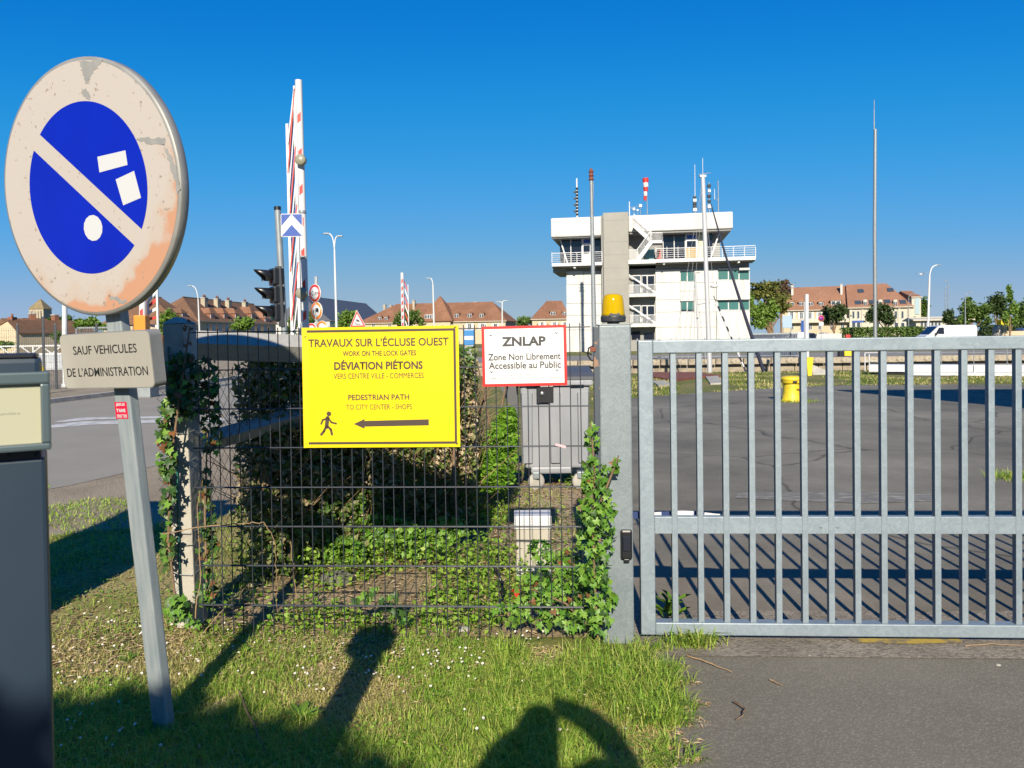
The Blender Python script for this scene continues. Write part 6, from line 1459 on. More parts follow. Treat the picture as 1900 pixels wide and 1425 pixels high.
class House:
    def __init__(s, label, x0, Y0, x1, Y1, y_eave, y_ridge, depth, wall, roof, hip=(0, 0), cat='house', over=.35, name='house'):
        s.F = Frame(x0, Y0, x1, Y1); F = s.F; s.root = empty(name, label=label, cat=cat, M=F.M()); s.dep = depth
        xm = (x0+x1)/2; s.he = F.px(xm, y_eave)[1]; s.hr = F.px(xm, y_ridge, depth/2)[1]; w_ = F.w; s.w = w_; s.wallm, s.roofm = M[wall], M[roof]
        mb = MB(); mb.box(0, w_, 0, depth, 0, s.he)
        if hip[0] == 0: mb.add([(0,0,s.he),(0,depth,s.he),(0,depth/2,s.hr-.1)], [(0,1,2)])
        if hip[1] == 0: mb.add([(w_,0,s.he),(w_,depth,s.he),(w_,depth/2,s.hr-.1)], [(0,1,2)])
        mb.build('wall', s.wallm, s.root)
        o_ = over; sl = (s.hr-s.he)/(depth/2); s.sl = sl; e = s.he - o_*sl*.6
        a0 = -o_ if True else 0; r0, r1 = hip[0], w_-hip[1]
        if hip[0] == 0: r0 = -o_
        if hip[1] == 0: r1 = w_+o_
        T_ = .16
        mb = MB(); A,B_,C_,D_ = (-o_,-o_,e),(w_+o_,-o_,e),(w_+o_,depth+o_,e),(-o_,depth+o_,e); E,G = (r0,depth/2,s.hr),(r1,depth/2,s.hr)
        dn = lambda p: (p[0],p[1],p[2]-T_)
        vs = [A,B_,C_,D_,E,G] + [dn(p) for p in (A,B_,C_,D_,E,G)]
        mb.add(vs, [(0,1,5,4),(2,3,4,5),(1,2,5),(3,0,4),(6,7,1,0),(7,8,2,1),(8,9,3,2),(9,6,0,3),(6,10,11,7),(8,11,10,9)])
        s.roof = mb.build('roof', s.roofm, s.root)
        mb = MB(); mb.beam(E, G, .22, .14); mb.build('ridge_tiles', s.roofm, s.roof)
        mb = MB(); mb.beam((-o_,-o_-.04,e-.1),(w_+o_,-o_-.04,e-.1),.12,.14); mb.build('gutter', M['pale_wall'], s.root)
    def window(s, x0, y0, x1, y1, shut=None, n=2, frame='white_paint', pane='pane'):
        F = s.F; ym = (y0+y1)/2; u0, u1 = F.px(x0,ym)[0], F.px(x1,ym)[0]; h1, h0 = F.px((x0+x1)/2,y0)[1], F.px((x0+x1)/2,y1)[1]
        h0 = max(h0, .05); 
        if h1 <= h0: return
        mb = MB(); mb.box(u0,u1,-.06,.05,h0,h1); w_ = mb.build('window', M[frame], s.root); t = min(.09, (u1-u0)*.12)
        du = (u1-u0-t)/n
        for k in range(n): mb = MB(); mb.box(u0+t+du*k, u0+du*(k+1), -.075,-.055, h0+t, h1-t); mb.build('pane', M[pane], w_)
        if shut:
            sw = (u1-u0)*.5
            for a, b in ((u0-sw-.03,u0-.03),(u1+.03,u1+sw+.03)): mb = MB(); mb.box(a,b,-.1,-.02,h0,h1); mb.build('shutter', M[shut], s.root)
    def dormer(s, x0, y0, x1, y1, y_top, cheek=None, roof=None, arch=False):
        F = s.F; hb = F.px((x0+x1)/2, y1, 1.0)[1]; d0 = max(.05, (hb - s.he)/s.sl)
        u0, u1 = F.px(x0,y1,d0)[0], F.px(x1,y1,d0)[0]; h0 = F.px((x0+x1)/2,y1,d0)[1]; h1 = F.px((x0+x1)/2,y0,d0)[1]; ht = F.px((x0+x1)/2,y_top,d0+.6)[1]
        db = (h1 - s.he)/s.sl + .3; mb = MB(); mb.box(u0,u1,d0,max(db,d0+.5),h0-.1,h1); dm = mb.build('dormer', cheek or s.roofm, s.root)
        if arch:
            mb = MB(); c = (u0+u1)/2; r_ = (u1-u0)/2+.05; mb.prism([(c+r_*math.cos(R(a)), h1+r_*.8*math.sin(R(a))) for a in range(0,181,20)], d0-.05, max(db,d0+.5)+.8); mb.build('dormer_roof', M['pale_wall'], dm)
        else:
            dr = (ht - s.he)/s.sl + .2; uc = (u0+u1)/2; o_ = .18; mb = MB()
            mb.add([(u0-o_,d0-o_,h1),(u1+o_,d0-o_,h1),(u1+o_,db,h1),(u0-o_,db,h1),(uc,d0+(u1-u0)*.35,ht),(uc,max(dr,d0+1),ht)], [(0,1,4),(1,2,5,4),(3,0,4,5),(2,3,5),(0,3,2,1)]); mb.build('dormer_roof', roof or s.roofm, dm)
        mb = MB(); t = (u1-u0)*.10; mb.box(u0+t*.5,u1-t*.5,d0-.06,d0+.02,h0,h1-.05); w_ = mb.build('dormer_window', M['white_paint'], dm)
        du = (u1-u0-t*3)/2
        for k in range(2): mb = MB(); a = u0+t+ (du+t)*k; mb.box(a,a+du,d0-.08,d0-.055,h0+.08,h1-.14); mb.build('pane', M['pane'], w_)
    def chimney(s, x0, x1, y0, y1, d0=None, m='stone_wall', pots=0):
        d0 = s.dep/2 if d0 is None else d0; F = s.F; u0, u1 = F.px(x0,y0,d0)[0], F.px(x1,y0,d0)[0]; h1 = F.px(x0,y0,d0)[1]; h0 = F.px(x0,y1,d0)[1]
        mb = MB(); mb.box(u0,u1,d0-.35,d0+.35,h0-.8,h1); c = mb.build('chimney', M[m], s.roof)
        mb = MB(); mb.box(u0-.06,u1+.06,d0-.41,d0+.41,h1-.02,h1+.12); mb.build('chimney_cap', M['concrete'], c)
        for k in range(pots): mb = MB(); mb.lathe([(.13,0),(.10,.45),(.12,.5)], (u0+(u1-u0)*(k+.5)/pots, d0, h1+.1), n=10); mb.build('chimney_pot', M['brick'], c)
    def skylight(s, x, y, w_=1.0, h_=1.2):
        F = s.F; h = F.px(x,y,s.dep/4)[1]; d = (h-s.he)/s.sl; u = F.px(x,y,d)[0]; n = Vector((0,-s.sl,1)).normalized(); up = Vector((0,1,s.sl)).normalized(); c = Vector((u,d,h)) + n*.06
        mb = MB(); vs = [c + Vector((sx*w_/2,0,0)) + up*(sz*h_/2) + n*k for k in (0,.08) for sx, sz in ((-1,-1),(1,-1),(1,1),(-1,1))]
        mb.add(vs, [(0,1,2,3),(4,5,6,7),(0,1,5,4),(1,2,6,5),(2,3,7,6),(3,0,4,7)]); mb.build('skylight', M['pane'], s.roof)
# long house with chimneys on the left
h = House('long brown roofed house with stone chimneys left of the traffic light', 366, 118., 512, 150., 596, 561, 9, 'cream_wall', 'tile_dark', hip=(4.5,0))
for (x, s_) in ((390,9),(415,8),(436,8),(466,8)): h.dormer(x, 582, x+s_, 592, 572 if x < 460 else 570, cheek=M['brick'], roof=M['tile'])
h.dormer(491, 590, 500, 598, 578, cheek=M['brick'], roof=M['tile_light'])
for (x0, x1, y0) in ((376,382,553),(400,406,555),(421,426,558),(452,457,561)): h.chimney(x0, x1, y0, 575, 3.0, pots=2)
for x in (387, 399, 411, 423, 435, 447, 459, 471, 483, 495): h.window(x, 601, x+6, 616, 'shutter_blue')
h2 = House('brown hipped gable end of the chimneyed house on the left', 331, 112., 366, 117., 598, 556, 12, 'cream_wall', 'tile_dark', hip=(3.0,.0))
h2.dormer(337, 581, 347, 588, 572); h2.window(351, 602, 356, 615); h2.chimney(340, 345, 562, 575, 6, pots=3)
# wide house with a pyramid roof in the middle
h = House('wide brown roofed house with a pyramid tower roof', 665, 172., 938, 165., 596, 563, 11, 'cream_wall', 'tile', hip=(7.0,4.0))
F = h.F; u0, u1 = F.px(782,600)[0], F.px(840,600)[0]; pk = F.px(804,549,3.)[1]; e = h.he+.1
mb = MB(); mb.box(u0+.3,u1-.3,-.9,5,0,e); pv = mb.build('pavilion_wall', h.wallm, h.root)
mb = MB(); um = (u0+u1)/2; mb.add([(u0-.3,-1.3,e),(u1+.3,-1.3,e),(u1+.3,6.5,e),(u0-.3,6.5,e),(um,2.6,pk),(u0-.3,-1.3,e-.2),(u1+.3,-1.3,e-.2),(u1+.3,6.5,e-.2),(u0-.3,6.5,e-.2)], [(0,1,4),(1,2,4),(2,3,4),(3,0,4),(5,6,1,0),(6,7,2,1),(7,8,3,2),(8,5,0,3),(8,7,6,5)]); mb.build('pyramid_roof', h.roofm, h.root)
mb = MB(); a, b = F.px(791,585), F.px(809,590); mb.box(a[0],b[0],-1.1,2,b[1]-.1,a[1]+.1); dm = mb.build('dormer', M['white_paint'], h.root)
for k in range(4): mb = MB(); d_ = (b[0]-a[0])/4; mb.box(a[0]+d_*k+.08,a[0]+d_*(k+1)-.08,-1.14,-1.09,b[1],a[1]); mb.build('pane', M['pane'], dm)
for x in (701, 713): h.dormer(x, 588, x+7, 594, 584)
for x in (843, 867, 889): h.dormer(x, 582, x+9, 589, 578)
for x in (792, 822, 868, 892, 916): h.window(x, 600, x+7, 612, 'shutter_white')
for x in (690, 720, 745): h.window(x, 600, x+6, 612)
h.chimney(766, 770, 558, 575, 4); h.chimney(712, 716, 566, 575, 5); h.chimney(724, 727, 567, 575, 5); h.chimney(880, 887, 561, 567, m='brick')
h = House('brown roofed house partly hidden left of the control tower', 988, 150., 1056, 150., 590, 559, 10, 'cream_wall', 'tile', hip=(3.0,1.0))
h.dormer(1021, 578, 1031, 585, 573); h.dormer(1044, 578, 1052, 585, 573)
for x in (1003, 1026, 1045): h.window(x, 597, x+6, 612, 'shutter_white')
h = House('white gabled hall with a long dark slate roof', 612, 205., 720, 260., 596, 562, 15, 'white_wall', 'slate_roof', cat='building', name='hall')
# left cluster with church
def gable_house(label, pts, Y, depth, wall, roof, lean=.0):
    """a house whose gable end faces us: pts = left eave, apex, right eave in pixels"""
    F = Frame(pts[0][0], Y, pts[2][0], Y); root = empty('house', label=label, cat='house', M=F.M()); (u0, h0), (ua, ha), (u1, h1) = [F.px(*p_) for p_ in pts]
    mb = MB(); P5 = [(u0,0),(u1,0),(u1,h1),(ua,ha),(u0,h0)]; n = 5
    vs = [(x, 0, z) for x, z in P5] + [(x + lean*depth, depth, z) for x, z in P5]
    mb.add(vs, [list(range(5)), list(range(5,10))[::-1]] + [(i, n+i, n+(i+1)%n, (i+1)%n) for i in range(n)]); mb.build('wall', M[wall], root)
    rf = None
    for (a, b) in (((u0,h0),(ua,ha)), ((u1,h1),(ua,ha))):
        mb = MB(); ov = .25; dx, dz = a[0]-b[0], a[1]-b[1]; l_ = math.hypot(dx, dz); e = (a[0]+dx/l_*ov, a[1]+dz/l_*ov); t = .14
        Q = [(e[0],-.12,e[1]+.03),(b[0],-.12,b[1]+.03),(b[0]+lean*depth,depth,b[1]+.03),(e[0]+lean*depth,depth,e[1]+.03)]
        mb.add(Q + [(x,y,z+t) for x,y,z in Q], [(0,1,2,3),(4,5,6,7),(0,1,5,4),(1,2,6,5),(2,3,7,6),(3,0,4,7)]); rf = mb.build('roof', M[roof], root)
    return F, root, rf, (ua, ha)
F_g, r_g, rf_g, (ua, ha) = gable_house('old cream gable end house with brick chimney on the far left', ((-22,617),(14,596),(33,617)), 80., 9, 'cream_wall', 'tile_dark', .35)
mb = MB(); a = F_g.px(10,588); b = F_g.px(19,588); mb.box(a[0],b[0],.3,1.1,ha-.5,a[1]); ch_ = mb.build('chimney', M['brick'], rf_g); mb = MB(); mb.lathe([(.12,0),(.1,.35)], ((a[0]+b[0])/2,.7,a[1]), n=10); mb.build('chimney_pot', M['brick'], ch_)
h = House('grey rendered house with blue dormer below the church', 34, 84., 82, 86., 614, 592, 8, 'white_wall', 'tile_dark'); h.chimney(55, 65, 583, 598, m='brick')
h.window(46, 622, 53, 640, None); h.window(69, 622, 75, 640, None)
mb = MB(); a, b = h.F.px(42,602), h.F.px(71,612); mb.box(a[0],b[0],.2,3,b[1],a[1]); dm = mb.build('dormer', M['white_paint'], h.root)
for k in range(8): mb = MB(); d_ = (b[0]-a[0])/8; mb.box(a[0]+d_*k+.04,a[0]+d_*(k+1)-.04,.15,.21,b[1]+.1,a[1]-.08); mb.build('pane', mat('blue_pane',(.05,.09,.2),.2) if k == 0 else bpy.data.materials['blue_pane'], dm)
h = House('low dark roofed cottage right of the blue dormer house', 84, 92., 116, 94., 612, 592, 7, 'white_wall', 'tile_dark'); h.chimney(98, 106, 585, 597, m='brick')
CF = Frame(54, 250., 82, 250.); ch = empty('church_tower', label='stone church tower with pointed roof on the far left', cat='church', M=CF.M())
hw_ = CF.w; h1_ = CF.px(68,573)[1]; h2_ = CF.px(68,554,hw_/2)[1]
mb = MB(); mb.box(.2,hw_-.2,.2,hw_-.2,0,h1_); mb.build('wall', M['stone_wall'], ch)
mb = MB(); mb.add([(-.1,-.1,h1_),(hw_+.1,-.1,h1_),(hw_+.1,hw_+.1,h1_),(-.1,hw_+.1,h1_),(hw_/2,hw_/2,h2_)], [(0,1,4),(1,2,4),(2,3,4),(3,0,4),(3,2,1,0)]); mb.build('spire', mat('mossy_spire', (.32,.24,.12), .9, (.22,.17,.09), .8), ch)
for k in range(4): mb = MB(); u = hw_*(.2+.2*k); mb.box(u-.2,u+.2,.1,.25,h1_-4.2,h1_-.8); mb.build('louvre_opening', M['slate_dark'], ch)
for k in range(6): mb = MB(); u = .25+(hw_-.5)*k/5; mb.box(u-.12,u+.12,.05,.22,0,h1_-.1); mb.build('pilaster', M['stone_wall'], ch)
# right: long red roofed building and its neighbours
h = House('long red roofed apartment building right of the tower', 1448, 138., 1577, 134., 573, 533, 12, 'cream_wall', 'tile_light')
for x in (1465, 1482, 1500, 1519): h.dormer(x, 560, x+9, 567.5, 552)
h.dormer(1541, 557.5, 1561, 566, 546)
for x in (1466, 1484, 1500, 1518, 1540, 1560): h.window(x, 579, x+6, 592, 'shutter_white'); h.window(x, 600, x+7, 612)
h.chimney(1468, 1472, 529, 540, 4, 'white_wall'); h.chimney(1559, 1563, 528, 540, 4, 'white_wall')
mb = MB(); a, b = h.F.px(1450,593), h.F.px(1577,596); mb.box(a[0],b[0],-1.0,.0,b[1]-.15,a[1]); mb.build('balcony', M['pale_wall'], h.root)
h = House('red roofed hipped building with arched dormers behind the mast', 1577, 133., 1692, 130., 568, 527, 13, 'pale_wall', 'tile_light', hip=(0.01,2.9))
for x in (1602, 1630, 1658): h.dormer(x, 558.5, x+7, 567, 551, cheek=M['pale_wall'], arch=True)
for (x, y) in ((1597,540),(1652,538),(1592,563),(1618,562),(1646,561),(1675,562)): h.skylight(x, y)
for x in (1581, 1590, 1625, 1660, 1672): h.window(x, 577, x+5, 591, None, 1); h.window(x-1, 598, x+7, 611, None, 1)
for x in (1578, 1600, 1622, 1650, 1668, 1686): 
    u = h.F.px(x,590)[0]; mb = MB(); mb.box(u-.15,u+.15,-.12,.03,0,h.he-.3); mb.build('pilaster', M['pale_wall'], h.root)
mb = MB(); mb.box(-.2,h.w+.2,-.2,.02,h.he-.35,h.he-.02); mb.build('cornice', M['pale_wall'], h.root)
mb = MB(); a, b = h.F.px(1581,595), h.F.px(1604,598); mb.box(a[0],b[0],-.16,-.06,b[1],a[1]); mb.build('blue_fascia', M['blue_paint'], h.root)
h3 = House('narrow brown gabled annex at the end of the red roof', 1692, 130., 1709, 129.9, 550, 540, 8, 'pale_wall', 'tile_light', over=.15)
mb = MB(); a, b = h3.F.px(1697,552), h3.F.px(1706,583); mb.box(a[0],b[0],-.1,0,b[1],a[1]); mb.build('glass_bay', mat('pale_glass', (.40,.52,.55), .2), h3.root)
lo = House('low flat roofed pavilion behind the white van', 1700, 112., 1800, 110., 592, 588.5, 7, 'pale_wall', 'pale_wall', over=.5, cat='pavilion', name='pavilion')
for k in range(6): lo.window(1708+k*6.5, 596, 1713+k*6.5, 607, None, 1)
lo.window(1782, 595, 1791, 606, None, 2)
for k in range(6): mb = MB(); u = lo.F.px(1676+k*5,588)[0]; mb.beam((u,-.2,lo.he+.0),(u+.4,-.2,lo.he+.4),.04,.04)

# ================================================================== trees
M['tree_bright'] = leaf_mat('tree_bright', ((.09,.19,.02),(.17,.30,.04),(.24,.36,.06)), .6, .3)
M['tree_mid'] = leaf_mat('tree_mid', ((.06,.13,.02),(.11,.19,.03),(.16,.25,.05)), .6, .25)
M['tree_dark'] = leaf_mat('tree_dark', ((.03,.06,.016),(.05,.09,.022),(.08,.125,.03)), .6, .2)
M['tree_olive'] = leaf_mat('tree_olive', ((.09,.12,.02),(.17,.18,.04),(.24,.24,.05),(.05,.08,.018)), .65, .2)
M['tree_red'] = leaf_mat('tree_red', ((.12,.07,.045),(.16,.10,.06),(.08,.06,.03)), .7, .2)
def tree(label, x, Y, blobs, mt, n=1500, leaf=.28, trunk=.16, name='tree', spike=False):
    """blobs in pixels (cx, cy, rx, ry); every crown is many leaf faces in a cloud of clumps"""
    f0 = vfoot(x, 640, Y); root = empty(name, f0, label, 'tree'); o = np.array(f0[:]); s = Y/FPX; P_ = []
    tot = sum(b[2]*b[3] for b in blobs); cs = []
    for (cx_, cy_, rx, ry) in blobs:
        c = at(cx_, cy_, Y); rx, ry = rx*s, ry*s; cs.append(c - f0)
        k = max(4, int(10*rx*ry/(tot*s*s)*3))
        for _ in range(k):                      # sub clumps towards the outside
            u = rng.normal(size=3); u /= np.linalg.norm(u); cc = np.array(c[:]) + u*np.array([rx,rx,ry])*rng.uniform(.35,.8)
            m_ = max(8, int(n*rx*ry/(tot*s*s)/k)); g = rng.normal(size=(m_,3))*np.array([rx,rx,ry])*.26
            if spike: g[:,0] *= 1.6; g[:,2] = g[:,2]*.5 + np.abs(g[:,0])*.35
            P_.append(cc + g)
    P_ = np.concatenate(P_); P_ = P_[P_[:,2] > .1]
    v, f = leaves(P_, (leaf*.6, leaf*1.4), .15, .65); npmesh('crown', v - o, f, M[mt], root)['kind'] = 'stuff'
    mb = MB(); c0_ = cs[0]; mb.tube([(0,0,-.05),(0,0,c0_.z*.35),(c0_.x*.6,0,c0_.z*.75),c0_], [trunk,trunk*.8,trunk*.6,trunk*.25], 8); tk = mb.build('trunk', M['bark'], root)
    for c in cs[1:]: mb = MB(); mb.tube([(0,0,c.z*.4),(c.x*.6,c.y*.5,c.z*.75),c], [trunk*.5,trunk*.35,trunk*.12], 6); mb.build('limb', M['bark'], tk)
    return root
tree('bright green tree close to the right wall of the tower', 1434, 78., [(1405,580,16,22),(1392,560,10,16),(1430,575,16,18),(1415,600,18,10)], 'tree_bright', 2600, .34, .22)
tree('ragged olive conifer behind the bright tree', 1428, 90., [(1415,540,20,16),(1440,560,18,22),(1432,530,14,8),(1455,572,12,12),(1402,545,12,14)], 'tree_olive', 2600, .42, .25, 'conifer', True)
tree('thin reddish tree between conifer and red roof', 1450, 95., [(1447,540,16,16),(1455,528,8,10)], 'tree_red', 900, .35, .15, spike=True)
tree('round dark tree before the red roofed building left of mast', 1548, 100., [(1545,582,18,18),(1560,578,14,14),(1535,590,12,12)], 'tree_dark', 2400, .36, .17)
tree('round dark tree just right of the tall thin mast', 1645, 100., [(1640,584,16,16),(1618,582,14,16),(1630,574,14,10),(1652,590,10,12)], 'tree_dark', 2400, .36, .17)
tree('green tree behind the tall lamp at the building end', 1715, 140., [(1716,568,7,18),(1714,585,8,10)], 'tree_mid', 900, .45, .2)
tree('small dark shrub tree on the low pavilion', 1760, 100., [(1760,588,9,14),(1766,600,10,8)], 'tree_dark', 900, .35, .15)
tree('wide green tree right of the low pavilion', 1800, 110., [(1795,580,18,18),(1815,575,18,16),(1785,595,14,10),(1825,592,16,12),(1800,560,12,8)], 'tree_mid', 2800, .42, .22)
tree('dark dome shaped pine on the far right', 1850, 130., [(1850,562,16,18),(1842,575,12,12),(1860,580,12,14)], 'tree_dark', 2000, .5, .22, 'pine_tree')
tree('slim pale poplar sapling on the right', 1874, 80., [(1875,545,6,18),(1880,575,9,16),(1868,590,8,12),(1882,592,8,10)], 'tree_bright', 1100, .28, .09, 'poplar')
tree('green tree cut by the right picture edge', 1905, 100., [(1902,580,14,22),(1895,600,12,12)], 'tree_mid', 1200, .4, .2)
tree('hedge row trees far behind at the right edge', 1885, 140., [(1880,600,26,10)], 'tree_dark', 900, .5, .2)
tree('light green tree in front of the chimneyed house', 455, 85., [(452,602,18,10),(462,596,12,8),(440,606,12,8)], 'tree_bright', 1500, .32, .12)
tree('leafy green tree beside the concrete post head', 310, 60., [(310,600,14,22),(318,590,10,12),(302,615,10,14)], 'tree_bright', 1800, .26, .12)
tree('green bush between white gable and triangular sign', 648, 95., [(645,590,16,14),(638,600,14,10),(655,583,9,9)], 'tree_bright', 1600, .34, .12)
tree('green tree before the pyramid roofed house', 760, 100., [(755,590,20,14),(768,585,14,10),(742,598,14,8),(778,595,10,8)], 'tree_mid', 2000, .36, .14)
tree('thin green tree behind the raised barrier', 540, 70., [(543,600,9,18),(575,592,8,14),(534,612,7,8)], 'tree_mid', 1000, .28, .1)
tree('small dark tree left of the control tower', 975, 180., [(978,596,16,8),(968,600,10,5)], 'tree_mid', 900, .6, .15)
tree('dark green trees above the cottage roofs', 110, 130., [(95,596,16,8),(122,592,12,8)], 'tree_mid', 900, .5, .2)
tree('green tree between white post and leaning post', 150, 80., [(150,602,12,9),(170,598,14,9),(190,606,10,6)], 'tree_bright', 1300, .34, .12)
tree('small shrub before the old gabled house', 12, 60., [(12,638,14,7),(5,642,10,6)], 'tree_bright', 700, .22, .06)
tree('shrub right of the grey rendered house', 112, 70., [(108,625,10,10)], 'tree_mid', 600, .25, .08)
# clipped hedges along the far street
def hedge_row(label, x0, x1, y0, Y, mt, n=2200):
    a, b = vfoot(x0, 640, Y), vfoot(x1, 640, Y); hh = at((x0+x1)/2, y0, Y).z; P_ = np.column_stack([rng.uniform(a.x,b.x,n), Y + rng.uniform(-.7,.7,n), hh*rng.random(n)**.6])
    root = empty('clipped_hedge', a, label, 'hedge'); v, f = leaves(P_, (.15,.35), .2, .7); npmesh('foliage', v - np.array(a[:]), f, M[mt], root)['kind'] = 'stuff'
hedge_row('clipped green hedge before the arched dormer building', 1562, 1712, 607, 92., 'tree_mid', 4200)
hedge_row('low hedge right of the white van', 1818, 1910, 603, 92., 'tree_dark', 2600)
hedge_row('far tree line behind the left houses', -30, 330, 609, 240., 'tree_mid', 2500)

# ================================================================== vehicles
def car(name, label, x0, x1, Y, hgt, col, profile, flip=False, cat='car', wins=()):
    a, b = vfoot(x0, 640, Y), vfoot(x1, 640, Y); L_ = b.x - a.x; root = empty(name, a, label, cat); wd = 1.75
    fx = (lambda t: L_*(1-t)) if flip else (lambda t: L_*t)
    poly = [(fx(t), z*hgt) for t, z in profile]
    mb = MB(); mb.prism(poly, 0, wd); o = mb.build('body', col, root); bv = o.modifiers.new('bevel','BEVEL'); bv.width = .09; bv.segments = 3; bv.limit_method = 'ANGLE'
    for w_ in wins:
        mb = MB(); mb.prism([(fx(t), z*hgt) for t, z in w_], -.012, .03); mb.build('side_window', M['dark_glass'], root)
    for t in (.18, .80):
        mb = MB(); mb.lathe([(.10,-.1),(.31,-.1),(.33,-.07),(.33,.07),(.31,.1),(.10,.1)], n=20, M=TR((fx(t), .06, .33)) @ Matrix.Rotation(R(90),4,'X')); wh_ = mb.build('wheel', M['black_plastic'], root)
        mb = MB(); mb.lathe([(.19,.0),(.19,.012),(.05,.03),(.001,.03)], n=16, M=TR((fx(t), -.04, .33)) @ Matrix.Rotation(R(90),4,'X')); mb.build('rim', M['steel_pole'], wh_)
    mb = MB(); mb.bbox(fx(.985)-.06, fx(.985)+.06, .1, .35, hgt*.5, hgt*.62, .02); mb.build('tail_light', M['red_paint'], root)
    mb = MB(); mb.bbox(fx(.02)-.06, fx(.02)+.06, .1, .4, hgt*.42, hgt*.5, .02); mb.build('headlight', M['white_paint'], root)
    return root
M['van_white'] = mat('van_white', (.80,.80,.80), .3, coat=.4)
van = car('van', 'white panel van parked on the far quay right of the mast', 1716, 1814, 68., 1.98, M['van_white'], [(0,.14),(.0,.42),(.03,.52),(.10,.60),(.27,.97),(.33,1.0),(.97,1.0),(1,.9),(1,.14)], cat='van',
    wins=([(.20,.62),(.265,.90),(.36,.90),(.37,.60)],))
mb = MB(); L_ = (vfoot(1814,640,68.) - vfoot(1716,640,68.)).x
mb.add([(L_*.105,-.0+.08,1.98*.615),(L_*.255,.08,1.98*.945),(L_*.255,1.67,1.98*.945),(L_*.105,1.67,1.98*.615)], [(0,1,2,3)])
for v_i in range(len(mb.v)): mb.v[v_i] = (mb.v[v_i][0]-.03, mb.v[v_i][1], mb.v[v_i][2]+.02)
mb.build('windscreen', M['dark_glass'], van)
mb = MB(); mb.bbox(L_*.20-.08, L_*.20+.08, -.22, -.02, 1.98*.56, 1.98*.66, .03); mb.build('mirror', M['black_plastic'], van)
SEDAN = [(0,.2),(0,.5),(.05,.6),(.24,.66),(.38,.98),(.50,1.0),(.68,.97),(.86,.68),(.98,.64),(1,.5),(1,.2)]
SW = ([(.27,.67),(.39,.92),(.52,.93),(.52,.66)], [(.54,.66),(.54,.93),(.67,.91),(.80,.68)])
car('car', 'white car parked behind the blue railing panel', 1440, 1500, 62., 1.55, M['van_white'], [(0,.2),(0,.55),(.1,.68),(.3,.78),(.45,.98),(1,1.0),(1,.2)], wins=())
car('car', 'dark blue car parked by the pointed white post', 1496, 1520, 88., 1.45, mat('navy_car', (.015,.03,.06), .25, coat=.4), SEDAN, wins=SW)
car('car', 'pale silver car behind the low white wall', 1518, 1548, 95., 1.45, mat('silver_car', (.35,.36,.38), .3, metal=.4), SEDAN, wins=SW)
car('car', 'dark car parked beyond the hedge on the right', 1795, 1818, 100., 1.5, bpy.data.materials['navy_car'], SEDAN, wins=SW)
car('car', 'dark green car parked left of the yellow kiosk', 1834, 1858, 105., 1.5, mat('green_car', (.03,.05,.045), .25, coat=.4), SEDAN, wins=SW)
mb = MB(); a = vfoot(1858,640,108.); mb.bbox(a.x, a.x+1.05, a.y, a.y+1, 1.9, 2.9, .05); o = mb.build('panel', M['yellow_paint']); kp = empty('yellow_kiosk_sign', a, 'bright yellow panel among the trees at far right', 'sign'); o.parent = kp; o.matrix_parent_inverse = TR(-Vector(a))
mb = MB(); mb.tube([(.5,.5,0),(.5,.5,2.0)], .06, 8); mb.build('post', M['steel_pole'], kp)
car('car', 'blue car at the right picture edge', 1890, 1920, 90., 1.7, mat('blue_car', (.10,.16,.32), .3, coat=.3), SEDAN, wins=SW)

# ================================================================== quay furniture
bo = ground(1469, 745); bl_ = empty('mooring_bollard', bo, 'yellow painted mooring bollard on the yard', 'bollard')
M['bollard'] = mat('bollard_yellow', (.83,.62,.02), .5, (.70,.52,.03), 6, bump=.2)
mb = MB(); mb.lathe([(.24,0),(.24,.03),(.205,.07),(.185,.2),(.175,.36),(.18,.40)], n=28); mb.build('stem', M['bollard'], bl_)
mb = MB(); mb.lathe([(.18,.40),(.215,.41),(.225,.44),(.225,.475),(.235,.485),(.24,.51),(.22,.545),(.13,.57),(.001,.575)], n=28); mb.build('cap', M['bollard'], bl_)
mb = MB(); mb.bbox(-.055, .035, -.245, -.2, .425, .47, .006); mb.build('slot', M['slate_dark'], bl_)
mb = MB(); mb.bbox(.04,.16,-.2,-.16,.27,.29,.005); mb.build('rust_streak', M['rust'], bl_)
yf = ground(1501, 697); ym_ = empty('yellow_post', yf, 'tapered yellow post on the lock edge', 'post')
mb = MB(); w_ = .12; mb.add([(-w_*.6,-.08,0),(w_*.6,-.08,0),(w_*.6,.08,0),(-w_*.6,.08,0),(-w_,-.1,.62),(w_,-.1,.62),(w_,.1,.62),(-w_,.1,.62)], [(3,2,1,0),(4,5,6,7),(0,1,5,4),(1,2,6,5),(2,3,7,6),(3,0,4,7)]); mb.build('shaft', M['yellow_paint'], ym_)
mb = MB(); mb.bbox(-w_-.01,w_+.01,-.11,.11,.62,.65,.006); mb.build('top_plate', M['yellow_paint'], ym_)
rk = MB(); c = ground(1517,695); rk.add([(c.x-.25,c.y-.2,0),(c.x+.6,c.y-.2,0),(c.x+.6,c.y+.3,0),(c.x-.25,c.y+.3,0),(c.x-.25,c.y,.38),(c.x-.1,c.y+.1,.34)], [(0,1,5,4),(1,2,5),(2,3,4,5),(3,0,4)]); tag(rk.build('rubble_heap', M['concrete']), 'grey wedge shaped block behind the yellow post', 'block')
yb_ = empty('yellow_box', vfoot(1571,650,47.), 'yellow equipment box on the far lock side', 'box')
mb = MB(); mb.bbox(-.22,.22,-.2,.2,.05,.5,.03); mb.build('body', M['yellow_paint'], yb_); mb = MB(); mb.bbox(-.5,-.24,-.2,.2,0,.4,.02); mb.build('side_block', M['slate_dark'], yb_)
